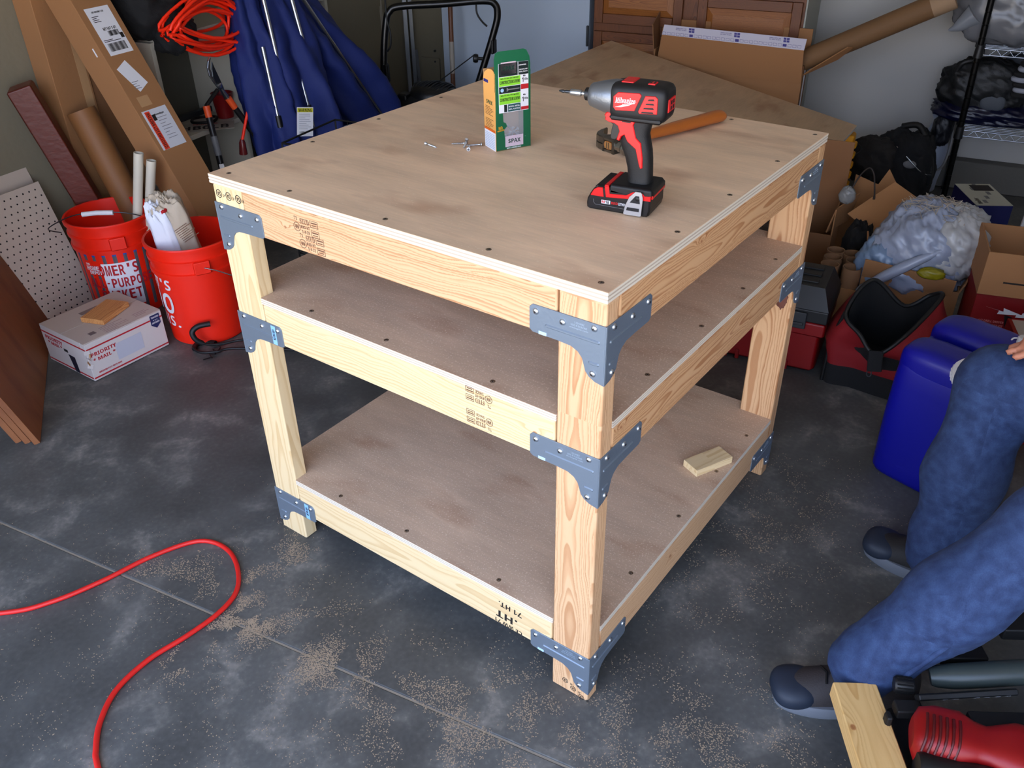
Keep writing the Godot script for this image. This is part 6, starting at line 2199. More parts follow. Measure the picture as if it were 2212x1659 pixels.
func build_right() -> void:
	wire_rack()
	# toolbox
	var t := thing("toolbox", "red plastic toolbox with a black lid on the floor behind the bench", "toolbox", Vector3(-0.062, 0, -1.600))
	var red := mat(Color(0.50, 0.018, 0.03), 0.45)
	var mb := Mb.new()
	mb.box(Vector3(0, 0.098, 0), Vector3(0.500, 0.184, 0.228), 0.014)
	mb.box(Vector3(0, 0.165, 0), Vector3(0.524, 0.050, 0.244), 0.008)
	for k in 8:
		mb.box(Vector3(-0.20 + k * 0.05 + 0.01 * (k % 2), 0.020, 0.114), Vector3(0.014, 0.036, 0.008), 0.003)
	obj("tub", mb, red, t)
	mb = Mb.new()
	var lid := mat(Color(0.055, 0.062, 0.068), 0.5)
	mb.box(Vector3(0, 0.213, 0), Vector3(0.530, 0.046, 0.250), 0.006)
	# sloping upper lid
	var lo := [Vector3(-0.262, 0.235, 0.122), Vector3(0.262, 0.235, 0.122), Vector3(0.262, 0.235, -0.122), Vector3(-0.262, 0.235, -0.122)]
	var hi := [Vector3(-0.235, 0.300, 0.088), Vector3(0.235, 0.300, 0.088), Vector3(0.235, 0.300, -0.088), Vector3(-0.235, 0.300, -0.088)]
	for k in 4:
		var l := (k + 1) % 4
		mb.face(lo[k], lo[l], hi[l], hi[k], Vector3(0, 0.25, 0))
	mb.face(hi[0], hi[1], hi[2], hi[3], Vector3(0, 0.2, 0))
	obj("lid", mb, lid, t)
	for k in 3:
		mb = Mb.new()
		mb.box(Vector3(0, 0.302, -0.05 + k * 0.05), Vector3(0.42, 0.006, 0.022), 0.002)
		obj("lid_rib", mb, lid, t)
	for x in [-0.17, 0.17]:
		mb = Mb.new()
		mb.box(Vector3(x, 0.198, 0.130), Vector3(0.062, 0.058, 0.010), 0.003)
		mb.box(Vector3(x, 0.188, 0.137), Vector3(0.048, 0.010, 0.006), 0.002)
		obj("latch", mb, M.dark_grey, t)
	tool_bag()
	jugs()
	# little carton packed with short tubes
	t = thing("low_carton", "low brown carton packed with short cardboard tubes beside the toolbox", "carton", Vector3(0.190, 0, -1.850))
	mb = Mb.new()
	for q in [[Vector3(0, 0.10, 0.098), Vector3(0.16, 0.20, 0.004)], [Vector3(0, 0.10, -0.098), Vector3(0.16, 0.20, 0.004)], [Vector3(-0.078, 0.10, 0), Vector3(0.004, 0.20, 0.192)], [Vector3(0.078, 0.11, 0), Vector3(0.004, 0.22, 0.192)], [Vector3(0, 0.002, 0), Vector3(0.152, 0.004, 0.192)]]:
		mb = Mb.new()
		mb.box(q[0], q[1], 0.001)
		obj("side_panel", mb, M.card, t)
	var spots := [Vector3(0.150, 0, -1.905), Vector3(0.150, 0, -1.843), Vector3(0.222, 0, -1.843), Vector3(0.222, 0, -1.782), Vector3(0.150, 0, -1.780), Vector3(0.222, 0, -1.906)]
	var tl := ["short tube at the far left of the carton", "short tube at the left, in the middle of its row", "short tube at the right, in the middle of its row", "short tube at the near right, its whole side in view", "short tube at the near left, half hidden by the toolbox lid", "short tilted tube at the far right of the carton"]
	var tube_m := mat(Color(0.50, 0.36, 0.24), 0.8)
	for k in 6:
		mb = Mb.new()
		mb.lathe([Vector2(0.0275, 0.0), Vector2(0.0305, 0.0), Vector2(0.0305, 0.262), Vector2(0.0275, 0.262), Vector2(0.0275, 0.02), Vector2(0, 0.02)], 28)
		var o := obj("cardboard_tube", mb, tube_m)
		o.position = spots[k] + Vector3(0, 0.006, 0)
		if k == 5:
			o.rotation = Vector3(0.03, 0, 0.06)
		tag(o, tl[k], "cardboard tube", "short tubes in the low carton")
	# tall-flapped carton behind the far leg
	t = thing("flapped_carton", "narrow open carton with a tall upright back flap, just behind the far right leg", "carton", Vector3(0.00, 0, -2.19))
	for q in [[Vector3(0, 0.12, 0.098), Vector3(0.22, 0.24, 0.005), M.card_dark, "front_panel"], [Vector3(0, 0.265, -0.098), Vector3(0.22, 0.53, 0.005), M.card_dark, "back_panel"], [Vector3(-0.108, 0.17, 0), Vector3(0.005, 0.34, 0.19), M.card_dark, "side_panel"], [Vector3(0.108, 0.17, 0), Vector3(0.005, 0.34, 0.19), M.card, "side_panel"], [Vector3(0, 0.003, 0), Vector3(0.21, 0.005, 0.19), M.card_dark, "bottom"]]:
		mb = Mb.new()
		mb.box(q[0], q[1], 0.001)
		obj(q[3], mb, q[2], t)
	mb = Mb.new()
	mb.xf = frame(Vector3(0.108, 0.34, 0.09), Vector3(0.35, 0.0, -1), Vector3(0.25, 1, 0))
	mb.prism(pv([0, -0.10, 0.16, -0.10, 0.16, 0.02, 0.0, 0.0]), -0.0025, 0.0025)
	obj("flap", mb, M.card, t)
	# second open carton, its big flap leaning towards the viewer
	t = thing("leaning_flap_carton", "open carton whose large square flap leans forward over the plastic bag", "carton", Vector3(0.23, 0, -2.47))
	carton_open(t, Vector3(0.30, 0.24, 0.26), M.card)
	mb = Mb.new()
	var q0 := Vector3(0.145, 0.315, -2.135) - t.position
	var q1 := Vector3(0.310, 0.235, -2.075) - t.position
	var q3 := Vector3(0.205, 0.445, -2.26) - t.position
	mb.xf = frame(q0, q1 - q0, q3 - q0)
	var wq := q0.distance_to(q1)
	mb.prism(pv([0, 0, wq, 0, wq + 0.03, 0.205, 0.035, 0.195]), -0.0025, 0.0025)
	obj("big_flap", mb, M.card, t)
	mb = Mb.new()
	mb.xf = frame(Vector3(-0.10, 0.25, 0.10), Vector3(0.9, 0.1, 0.2), Vector3(0, 1, -0.35))
	mb.prism(pv([0, 0, 0.15, 0, 0.17, 0.09, 0.12, 0.16, 0.09, 0.10, 0.0, 0.13]), -0.0025, 0.0025)
	obj("flap", mb, M.card, t)
	# brown cord over the flaps
	var cp := [Vector3(0.125, 0.34, -2.15), Vector3(0.150, 0.43, -2.17), Vector3(0.178, 0.47, -2.20), Vector3(0.200, 0.455, -2.20), Vector3(0.218, 0.40, -2.17), Vector3(0.222, 0.375, -2.155)]
	mb = Mb.new()
	mb.tube(smooth_path(cp, 6), [0.0028, 0.0028, 0.0028, 0.0028, 0.0028, 0.0028, 0.0028, 0.0028, 0.0028, 0.0028, 0.0028, 0.0028, 0.0028, 0.0028, 0.0028, 0.0028, 0.0028, 0.0028, 0.0028, 0.0028, 0.0028, 0.0028, 0.0028, 0.0028, 0.0028, 0.0028, 0.003, 0.004, 0.0045, 0.0045, 0.004], 8)
	var o := obj("brown_cord", mb, mat(Color(0.12, 0.07, 0.04), 0.5))
	tag(o, "thin dark brown cord hanging over the large leaning carton flap", "cord")
	# carton holding the plastic bag
	t = thing("bag_carton", "open brown carton holding a cloudy plastic bag, behind the red tool bag", "carton", Vector3(0.405, 0, -1.895))
	carton_open(t, Vector3(0.30, 0.245, 0.24), M.card)
	for f in [[Vector3(-0.150, 0.245, 0.118), Vector3(1, -0.05, 0.02), Vector3(0, 1, 0.35), pv([0.0, 0, 0.28, 0, 0.28, 0.065, 0.0, 0.075])], [Vector3(0.150, 0.245, 0.118), Vector3(0.12, 0.0, -1), Vector3(0.35, 1, 0), pv([0, -0.2, 0.22, -0.2, 0.20, 0.05, 0.01, 0.03])], [Vector3(-0.150, 0.245, -0.11), Vector3(0.1, 0, 1), Vector3(-0.3, 1, 0), pv([0, -0.1, 0.2, -0.1, 0.2, 0.05, 0.02, 0.08])]]:
		mb = Mb.new()
		mb.xf = frame(f[0], f[1], f[2])
		mb.prism(f[3], -0.0025, 0.0025)
		obj("flap", mb, M.card, t)
	var crinkle := func(q: Vector3, d: Vector3) -> Vector3:
		var k := 1.0 + 0.18 * nz.get_noise_3dv(d * 1.3) - 0.16 * absf(nz.get_noise_3dv(d * 3.4 + Vector3(3, 1, 0))) + 0.05 * nz.get_noise_3dv(d * 9.0)
		return q * k
	t = thing("plastic_bag", "crumpled cloudy plastic bag of shredded packing bulging from the carton", "plastic bag", Vector3(0.405, 0.17, -1.90))
	mb = Mb.new()
	mb.blob(Vector3(0.02, 0.15, 0.0), Vector3(0.165, 0.165, 0.15), 2.3, crinkle, 72, 48)
	var cloudy := mat(Color(0.56, 0.59, 0.66), 0.28)
	obj("bag_skin", mb, cloudy, t)
	mb = Mb.new()
	mb.blob(Vector3(-0.10, 0.10, 0.055), Vector3(0.085, 0.10, 0.075), 2.2, crinkle, 48, 32)
	obj("bag_fold", mb, mat(Color(0.42, 0.50, 0.60), 0.28), t)
	mb = Mb.new()
	mb.blob(Vector3(0.10, 0.19, 0.0), Vector3(0.11, 0.12, 0.14), 2.2, crinkle, 56, 36)
	obj("bag_fold", mb, mat(Color(0.66, 0.66, 0.66), 0.3), t)
	mb = Mb.new()
	mb.tube(smooth_path([Vector3(-0.15, 0.02, 0.13), Vector3(-0.08, 0.10, 0.155), Vector3(0.0, 0.165, 0.150), Vector3(0.07, 0.21, 0.13)], 6), [0.012, 0.014, 0.016, 0.016, 0.016, 0.017, 0.018, 0.018, 0.018, 0.018, 0.018, 0.017, 0.016, 0.015, 0.014, 0.012, 0.010, 0.008, 0.006], 10)
	obj("bag_fold", mb, cloudy, t)
	mb = Mb.new()
	mb.blob(Vector3(0.055, 0.135, 0.150), Vector3(0.042, 0.020, 0.018), 2.2, crinkle, 28, 18)
	obj("yellow_scrap", mb, mat(Color(0.50, 0.46, 0.04), 0.4), t)
	mb = Mb.new()
	for k in 150:
		var an := rg.randf() * TAU
		var rr := 0.12 * sqrt(rg.randf())
		var c := Vector3(0.04 + cos(an) * rr, 0.0, -0.01 + sin(an) * rr * 0.9)
		c.y = 0.15 + 0.175 * sqrt(maxf(0.02, 1.0 - pow((c.x - 0.03) / 0.19, 2.0) - pow(c.z / 0.17, 2.0)))
		mb.xf = Transform3D(Basis.from_euler(Vector3(rg.randf() - 0.5, rg.randf() * TAU, rg.randf() * 1.2 - 0.6)), c)
		mb.box(Vector3.ZERO, Vector3(0.034, 0.0006, 0.0022))
	obj("paper_shreds", mb, mat(Color(0.68, 0.63, 0.56), 0.8), t).set_meta("kind", "stuff")
	# scrap of clear film
	mb = Mb.new()
	mb.blob(Vector3.ZERO, Vector3(0.030, 0.035, 0.022), 2.0, crinkle, 30, 20)
	o = obj("plastic_scrap", mb, mat(Color(0.50, 0.50, 0.50), 0.3))
	o.position = Vector3(0.130, 0.375, -2.16)
	tag(o, "small grey scrap of crumpled plastic film caught between carton flaps", "plastic film")
	# dark cloth sack between the cartons
	mb = Mb.new()
	mb.blob(Vector3(0, 0.15, 0), Vector3(0.055, 0.15, 0.085), 3.0, func(q, d): return q * (1.0 + 0.22 * nz.get_noise_3dv(d * 2.2)), 44, 30)
	o = obj("dark_sack", mb, M.black_cloth)
	o.position = Vector3(0.205, 0.0, -2.10)
	tag(o, "dark cloth sack wedged between the tube carton and the plastic bag", "sack")
	# yellow plastic case peeping out under the sheet
	t = thing("yellow_case", "yellow plastic case with a ribbed edge peeping out beyond the propped plywood", "case", Vector3(0.035, 0, -2.96))
	mb = Mb.new()
	mb.box(Vector3(-0.05, 0.185, 0), Vector3(0.13, 0.37, 0.07), 0.008)
	obj("shell", mb, M.yellow, t)
	for k in 6:
		mb = Mb.new()
		mb.box(Vector3(0.020, 0.10 + k * 0.045, 0.015), Vector3(0.018, 0.024, 0.05), 0.005)
		obj("rib", mb, M.yellow, t)
	# black backpack slumped at the wall
	t = thing("floor_backpack", "black and brown backpack slumped on the floor against the back wall", "backpack", Vector3(0.20, 0, -3.17))
	var slump := func(q: Vector3, d: Vector3) -> Vector3: return q * (1.0 + 0.22 * nz.get_noise_3dv(d * 1.7 + Vector3(2, 0, 5)) - 0.10 * absf(nz.get_noise_3dv(d * 4.2)))
	mb = Mb.new()
	mb.blob(Vector3(0.06, 0.16, 0), Vector3(0.135, 0.19, 0.13), 2.7, slump, 60, 40)
	obj("main_bag", mb, M.black_cloth, t)
	mb = Mb.new()
	mb.blob(Vector3(-0.06, 0.215, 0.045), Vector3(0.115, 0.105, 0.10), 2.4, slump, 52, 34)
	obj("front_pocket", mb, bump(mat(Color(0.085, 0.068, 0.055), 0.85), 0.09, 0.05, Vector3(9, 9, 9)), t)
	mb = Mb.new()
	mb.tube(smooth_path([Vector3(0.02, 0.30, 0.09), Vector3(0.07, 0.27, 0.12), Vector3(0.13, 0.22, 0.125), Vector3(0.17, 0.19, 0.09)], 5), 0.003, 8)
	obj("metal_rod", mb, M.steel, t)
	mb = Mb.new()
	mb.tube(smooth_path([Vector3(0.02, 0.36, -0.02), Vector3(0.09, 0.375, 0.0), Vector3(0.14, 0.31, 0.04), Vector3(0.175, 0.22, 0.05), Vector3(0.185, 0.13, 0.06)], 6), 0.014, 10)
	obj("shoulder_strap", mb, M.black, t)
	mb = Mb.new()
	mb.box(Vector3(0.18, 0.17, 0.08), Vector3(0.022, 0.05, 0.018), 0.004)
	obj("buckle", mb, M.black_plastic, t)
	mb = Mb.new()
	mb.blob(Vector3(0.09, 0.235, 0.115), Vector3(0.028, 0.018, 0.010), 2.2, null, 20, 14)
	obj("pale_patch", mb, mat(Color(0.45, 0.45, 0.45), 0.7), t)
	mb = Mb.new()
	mb.tube(smooth_path([Vector3(-0.19, 0.27, 0.10), Vector3(-0.15, 0.30, 0.12), Vector3(-0.12, 0.28, 0.14), Vector3(-0.16, 0.25, 0.15), Vector3(-0.20, 0.22, 0.14)], 5), 0.004, 8)
	obj("strap_end", mb, M.black, t)
	# soldering-station box
	t = thing("blue_box", "blue and red retail box with a white printed top in front of the wire rack", "box", Vector3(0.585, 0, -2.595), 0.38)
	mb = Mb.new()
	mb.box(Vector3(0, 0.149, 0), Vector3(0.135, 0.298, 0.235), 0.002)
	obj("body", mb, mat(Color(0.015, 0.05, 0.30), 0.5), t)
	var wt := paper_on(t, Vector3(0, 0.2988, 0), Basis(Vector3.RIGHT, -PI / 2), 0.134, 0.234, mat(Color(0.68, 0.68, 0.62), 0.6), "top_print")
	var TB := Basis(Vector3.RIGHT, -PI / 2) * Basis(Vector3.BACK, PI / 2)
	word("Weller", Vector3(-0.045, 0.2996, 0.07), TB, 0.06, 0.018, M.ink, wt)
	for k in 5:
		paper_on(wt, Vector3(-0.02 + 0.022 * (k % 3), 0.2995, 0.075 - 0.045 * k), Basis(Vector3.RIGHT, -PI / 2), 0.014, 0.03, mat(Color(0.42, 0.42, 0.42), 0.6), "print")
	paper_on(wt, Vector3(0.018, 0.2996, -0.072), Basis(Vector3.RIGHT, -PI / 2), 0.075, 0.062, M.ink, "picture")
	mb = Mb.new()
	mb.prism(pv([-0.0675, 0.17, -0.03, 0.205, 0.02, 0.222, 0.0675, 0.22, 0.0675, 0.165, 0.02, 0.17, -0.02, 0.15, -0.045, 0.12, -0.0675, 0.12]), 0.1178, 0.1184)
	var sw := obj("red_swoosh", mb, mat(Color(0.55, 0.02, 0.03), 0.5), t)
	word("Weller", Vector3(-0.012, 0.175, 0.1186), Basis(Vector3.BACK, 0.25), 0.05, 0.020, M.white, sw)
	paper_on(t, Vector3(-0.04, 0.08, 0.1180), Basis(), 0.05, 0.09, mat(Color(0.55, 0.55, 0.52), 0.6), "print")
	paper_on(t, Vector3(0.025, 0.085, 0.1180), Basis(), 0.075, 0.13, M.ink, "picture")
	# pale upright board at the frame's edge
	mb = Mb.new()
	mb.box(Vector3(0, 0.45, 0), Vector3(0.055, 0.90, 0.022), 0.002)
	mb.box(Vector3(-0.012, 0.45, 0.013), Vector3(0.006, 0.90, 0.006), 0.001)
	o = obj("white_board", mb, M.white)
	o.position = Vector3(0.715, 0.0, -2.18)
	o.rotation.z = -0.04
	tag(o, "narrow white moulded board standing upright at the right edge, behind the open carton", "board")
	# red tool box (retail) with an open carton on top of it
	t = thing("red_box", "large red retail box printed with a power drill, standing behind the blue jugs", "box", Vector3(0.745, 0, -1.745), 0.12)
	mb = Mb.new()
	mb.box(Vector3(0, 0.165, 0), Vector3(0.33, 0.33, 0.20), 0.002)
	obj("body", mb, mat(Color(0.48, 0.015, 0.025), 0.5), t)
	var zf := 0.1004
	word("M18", Vector3(-0.128, 0.145, zf), Basis(), 0.05, 0.026, M.white, t)
	word("2691-22", Vector3(-0.128, 0.112, zf), Basis(), 0.05, 0.014, M.white, t)
	for q in [[0.235, "1/2 DRILL DRIVER"], [0.222, "IMPACT DRIVER KIT"]]:
		word(q[1], Vector3(-0.105, q[0], zf), Basis(), 0.07, 0.007, mat(Color(0.8, 0.5, 0.5), 0.5), t)
	mb = Mb.new()
	mb.prism(pv([-0.13, 0.282, -0.08, 0.272, -0.082, 0.284, -0.03, 0.268, -0.028, 0.276, 0.01, 0.262, -0.045, 0.258, -0.043, 0.266, -0.095, 0.262, -0.092, 0.274]), 0.1002, 0.1006)
	obj("lightning_bolt", mb, M.white, t)
	mb = Mb.new()
	mb.prism(pv([-0.075, 0.262, -0.055, 0.258, -0.02, 0.215, 0.0, 0.17, 0.03, 0.13, 0.06, 0.07, 0.03, 0.05, 0.0, 0.10, -0.03, 0.15, -0.06, 0.20]), 0.1002, 0.1006)
	var pic := obj("drill_picture", mb, mat(Color(0.07, 0.05, 0.055), 0.5), t)
	for q in [[-0.035, 0.222, 0.012], [0.018, 0.125, 0.014]]:
		mb = Mb.new()
		mb.xf = Transform3D(Basis(Vector3.RIGHT, PI / 2), Vector3(q[0], q[1], 0.1006))
		mb.lathe([Vector2(q[2], 0), Vector2(q[2], 0.0004), Vector2(0, 0.0004)], 16)
		obj("print", mb, M.grey, pic)
	mb = Mb.new()
	mb.prism(pv([-0.07, 0.17, -0.065, 0.18, 0.0, 0.10, -0.08, 0.08]), 0.1002, 0.1005)
	obj("print", mb, mat(Color(0.55, 0.5, 0.46), 0.5), t)
	t = thing("top_carton", "open brown carton with rough cut rim stacked on the red retail box", "carton", Vector3(0.725, 0.331, -1.735), 0.12)
	carton_open(t, Vector3(0.30, 0.135, 0.235), M.card)
	mb = Mb.new()
	mb.box(Vector3(0.02, 0.045, 0.1182), Vector3(0.22, 0.005, 0.0008))
	obj("print", mb, M.ink, t)
	word("12 x 9 x 5 CARTON", Vector3(0.03, 0.025, 0.1184), Basis(), 0.12, 0.008, M.ink_soft, t)
	t = thing("small_red_box", "small red box with a white printed top, in front of the large red retail box", "box", Vector3(0.80, 0, -1.46), 0.2)
	mb = Mb.new()
	mb.box(Vector3(0, 0.15, 0), Vector3(0.20, 0.30, 0.20), 0.002)
	obj("body", mb, mat(Color(0.50, 0.02, 0.025), 0.5), t)
	var tp := paper_on(t, Vector3(0.0, 0.3008, 0), Basis(Vector3.RIGHT, -PI / 2), 0.18, 0.18, mat(Color(0.66, 0.62, 0.58), 0.6), "top_print")
	word("DRILL KIT", Vector3(-0.01, 0.3014, 0.03), Basis(Vector3.RIGHT, -PI / 2) * Basis(Vector3.BACK, -0.6), 0.12, 0.03, M.ink, tp)
	paper_on(t, Vector3(-0.1004, 0.2, 0.02), Basis(Vector3(0, 0, 1), Vector3.UP, Vector3(-1, 0, 0)), 0.02, 0.14, M.ink, "print")
	saw_and_plank()

func carton_open(t: Node3D, s: Vector3, m: Material) -> void:
	var th := 0.005
	for q in [[Vector3(0, s.y / 2, s.z / 2 - th / 2), Vector3(s.x, s.y, th), "front_panel"], [Vector3(0, s.y / 2, -s.z / 2 + th / 2), Vector3(s.x, s.y, th), "back_panel"], [Vector3(-s.x / 2 + th / 2, s.y / 2, 0), Vector3(th, s.y, s.z - 2 * th), "side_panel"], [Vector3(s.x / 2 - th / 2, s.y / 2, 0), Vector3(th, s.y, s.z - 2 * th), "side_panel"], [Vector3(0, th / 2, 0), Vector3(s.x - 2 * th, th, s.z - 2 * th), "bottom"]]:
		var mb := Mb.new()
		mb.box(q[0], q[1], 0.001)
		obj(q[2], mb, m, t)

func tool_bag() -> void:
	var o := Vector3(0.40, 0, -1.57)
	var t := thing("tool_bag", "red and black canvas tool bag gaping open on the floor", "tool bag", o)
	var red := bump(mat(Color(0.50, 0.02, 0.055), 0.7), 0.08, 0.04, Vector3(9, 9, 9))
	# outline rings from the floor up to the gaping rim; corners: near left, near right, far right, far left
	var ringpts := func(c: Array, n: int) -> Array:
		return smooth_path(c, n, true)
	var base := [Vector3(0.222, 0.0, -1.478), Vector3(0.31, 0.0, -1.462), Vector3(0.405, 0.0, -1.442), Vector3(0.545, 0.0, -1.43), Vector3(0.56, 0.0, -1.54), Vector3(0.545, 0.0, -1.68), Vector3(0.40, 0.0, -1.70), Vector3(0.235, 0.0, -1.70)]
	var band := []
	var belly := []
	for p in base:
		band.append(p + Vector3(0, 0.072, 0))
		belly.append(p + Vector3((p.x - 0.39) * 0.05, 0.15, (p.z + 1.57) * 0.06))
	var rim := [Vector3(0.250, 0.262, -1.455), Vector3(0.305, 0.222, -1.405), Vector3(0.362, 0.185, -1.375), Vector3(0.430, 0.245, -1.415), Vector3(0.500, 0.325, -1.545), Vector3(0.470, 0.300, -1.600), Vector3(0.405, 0.262, -1.575), Vector3(0.302, 0.338, -1.555)]
	var rb: Array = ringpts.call(base, 8)
	var rband: Array = ringpts.call(band, 8)
	var rbel: Array = ringpts.call(belly, 8)
	var rrim: Array = ringpts.call(rim, 8)
	var sub := func(a: Array) -> Array:
		var out := []
		for p in a: out.append(p - o)
		return out
	rb = sub.call(rb); rband = sub.call(rband); rbel = sub.call(rbel); rrim = sub.call(rrim)
	var mb := Mb.new()
	loft(mb, [rb, rband], false)
	obj("base_band", mb, M.black_cloth, t)
	var rings := [rband]
	for k in range(1, 9):
		var w := k / 8.0
		var row := []
		for i in rb.size():
			var p: Vector3 = rband[i].lerp(rbel[i], minf(1.0, w * 2.0)) if w < 0.5 else rbel[i].lerp(rrim[i], (w - 0.5) * 2.0)
			var out := Vector3(p.x + 0.0, 0, p.z).normalized()
			p += out * (0.010 * nz.get_noise_3d(p.x * 7.0, p.y * 9.0, p.z * 7.0) + 0.005 * sin(w * PI))
			row.append(p)
		rings.append(row)
	mb = Mb.new()
	loft(mb, rings, false)
	obj("canvas_side", mb, red, t)
	# dark lining, sagging in
	var inner := []
	for k in 6:
		var w := k / 5.0
		var row := []
		for i in rb.size():
			var c := Vector3(0.0, 0.10, 0.0)
			var p: Vector3 = rrim[i].lerp(Vector3(rb[i].x * 0.85, 0.05, rb[i].z * 0.85), w)
			p = p.lerp(Vector3(p.x * 0.94, p.y, p.z * 0.94), 1.0)
			row.append(p + Vector3(0, 0.0, 0))
		inner.append(row)
	mb = Mb.new()
	loft(mb, inner, false)
	var cen := Vector3(0, 0.05, 0)
	var fl: Array = inner[5]
	for i in fl.size():
		mb.tri(cen, fl[i], fl[(i + 1) % fl.size()], Vector3.UP, Vector3.UP, Vector3.UP)
	obj("lining", mb, M.black_cloth, t)
	mb = Mb.new()
	mb.tube(rrim, 0.0065, 8, false, true)
	obj("zip_edge", mb, M.black, t)
	# black collar inside the rim and the hanging zip end
	mb = Mb.new()
	var col := []
	for i in rrim.size(): col.append((rrim[i] as Vector3).lerp(inner[1][i], 0.9))
	loft(mb, [rrim, col], false)
	obj("collar", mb, M.black_cloth, t)
	var v := Vector3(0.362, 0.185, -1.375) - o
	mb = Mb.new()
	mb.xf = frame(v + Vector3(0, 0, 0.004), Vector3(0.9, 0.1, -0.1), Vector3(-0.05, 1, -0.25))
	mb.box(Vector3(0, -0.020, 0), Vector3(0.042, 0.065, 0.010), 0.003)
	obj("zip_tongue", mb, M.black_cloth, t)
	mb = Mb.new()
	mb.xf = frame(v + Vector3(-0.006, -0.056, 0.018), Vector3(0.9, 0.1, -0.1), Vector3(-0.05, 1, -0.25))
	mb.tube(smooth_path([Vector3(-0.005, 0.008, 0), Vector3(-0.006, -0.008, 0), Vector3(0, -0.013, 0), Vector3(0.006, -0.008, 0), Vector3(0.005, 0.008, 0), Vector3(0, 0.011, 0)], 4, true), 0.0016, 6, false, true)
	obj("zip_pull", mb, M.dark_grey, t)
	mb = Mb.new()
	var edge := []
	for p in [Vector3(0.220, 0.0, -1.474), Vector3(0.221, 0.075, -1.474), Vector3(0.224, 0.15, -1.470), Vector3(0.248, 0.262, -1.452)]: edge.append(p - o)
	mb.tube(smooth_path(edge, 5), 0.006, 8)
	obj("corner_piping", mb, M.black, t)
	mb = Mb.new()
	mb.tube(smooth_path([Vector3(-0.115, 0.19, 0.108), Vector3(-0.15, 0.17, 0.108), Vector3(-0.17, 0.12, 0.104)], 4), 0.004, 6)
	obj("side_seam", mb, M.black, t)

func jugs() -> void:
	var t := thing("water_jug", "big blue plastic water jug with two white caps, beside the seated person", "water jug", Vector3(0.585, 0, -1.135), -0.42)
	var blue := mat(Color(0.020, 0.035, 0.52), 0.38)
	var W := 0.262
	var D := 0.285
	var mb := Mb.new()
	var rs := []
	for s in [[0.0, 0.90], [0.004, 0.955], [0.018, 0.995], [0.055, 1.0], [0.0575, 0.992], [0.060, 1.0], [0.18, 1.012], [0.285, 1.0], [0.2875, 0.992], [0.290, 1.0], [0.335, 0.985], [0.355, 0.955], [0.368, 0.89], [0.372, 0.80]]:
		var r := []
		for k in 72:
			var an := TAU * k / 72
			var cu := cos(an)
			var su := sin(an)
			var m := pow(pow(absf(cu), 7.0) + pow(absf(su), 7.0), -1.0 / 7.0)
			r.append(Vector3(cu * m * W / 2 * s[1], s[0], su * m * D / 2 * s[1]))
		rs.append(r)
	loft(mb, rs)
	obj("body", mb, blue, t)
	# the two humps of the top with the hand-hold trough between
	mb = Mb.new()
	mb.blob(Vector3(-0.01, 0.352, 0.080), Vector3(0.118, 0.050, 0.060), 4.0, null, 44, 20)
	obj("front_shoulder", mb, blue, t)
	mb = Mb.new()
	mb.blob(Vector3(-0.01, 0.362, -0.070), Vector3(0.118, 0.052, 0.066), 4.0, null, 44, 20)
	obj("rear_shoulder", mb, blue, t)
	mb = Mb.new()
	mb.box(Vector3(0.055, 0.385, 0.0), Vector3(0.034, 0.028, 0.10), 0.010)
	obj("carry_grip", mb, blue, t)
	var cap := mat(Color(0.84, 0.83, 0.82), 0.5)
	mb = Mb.new()
	mb.xf = Transform3D(Basis(Vector3.RIGHT, 0.35), Vector3(0.062, 0.352, 0.115))
	mb.lathe([Vector2(0.040, 0.0), Vector2(0.040, 0.030)], 28)
	obj("neck", mb, blue, t)
	mb = Mb.new()
	mb.xf = Transform3D(Basis(Vector3.RIGHT, 0.35), Vector3(0.062, 0.375, 0.122))
	mb.lathe([Vector2(0, 0), Vector2(0.046, 0.0), Vector2(0.048, 0.004), Vector2(0.048, 0.026), Vector2(0.045, 0.031), Vector2(0.030, 0.032), Vector2(0.026, 0.028), Vector2(0.018, 0.024), Vector2(0, 0.023)], 44)
	var big := obj("large_cap", mb, cap, t)
	for k in 26:
		mb = Mb.new()
		var an := TAU * k / 26
		mb.xf = Transform3D(Basis(Vector3.RIGHT, 0.35), Vector3(0.062, 0.375, 0.122))
		mb.box(Vector3(cos(an) * 0.0478, 0.015, sin(an) * 0.0478), Vector3(0.004, 0.020, 0.004), 0.001)
		obj("grip_rib", mb, cap, big)
	mb = Mb.new()
	mb.xf = Transform3D(Basis(), Vector3(0.085, 0.408, -0.075))
	mb.lathe([Vector2(0.019, -0.004), Vector2(0.019, 0.0), Vector2(0.0165, 0.002), Vector2(0.0165, 0.018), Vector2(0.014, 0.021), Vector2(0, 0.021)], 24)
	var small := obj("vent_cap", mb, cap, t)
	mb = Mb.new()
	mb.xf = Transform3D(Basis(), Vector3(0.085, 0.408, -0.075))
	mb.tube(smooth_path([Vector3(-0.016, 0.012, 0), Vector3(-0.024, 0.010, 0.003), Vector3(-0.027, 0.003, 0.006), Vector3(-0.022, -0.001, 0.010), Vector3(-0.012, -0.001, 0.014)], 4), 0.0022, 6)
	obj("cap_strap", mb, cap, small)

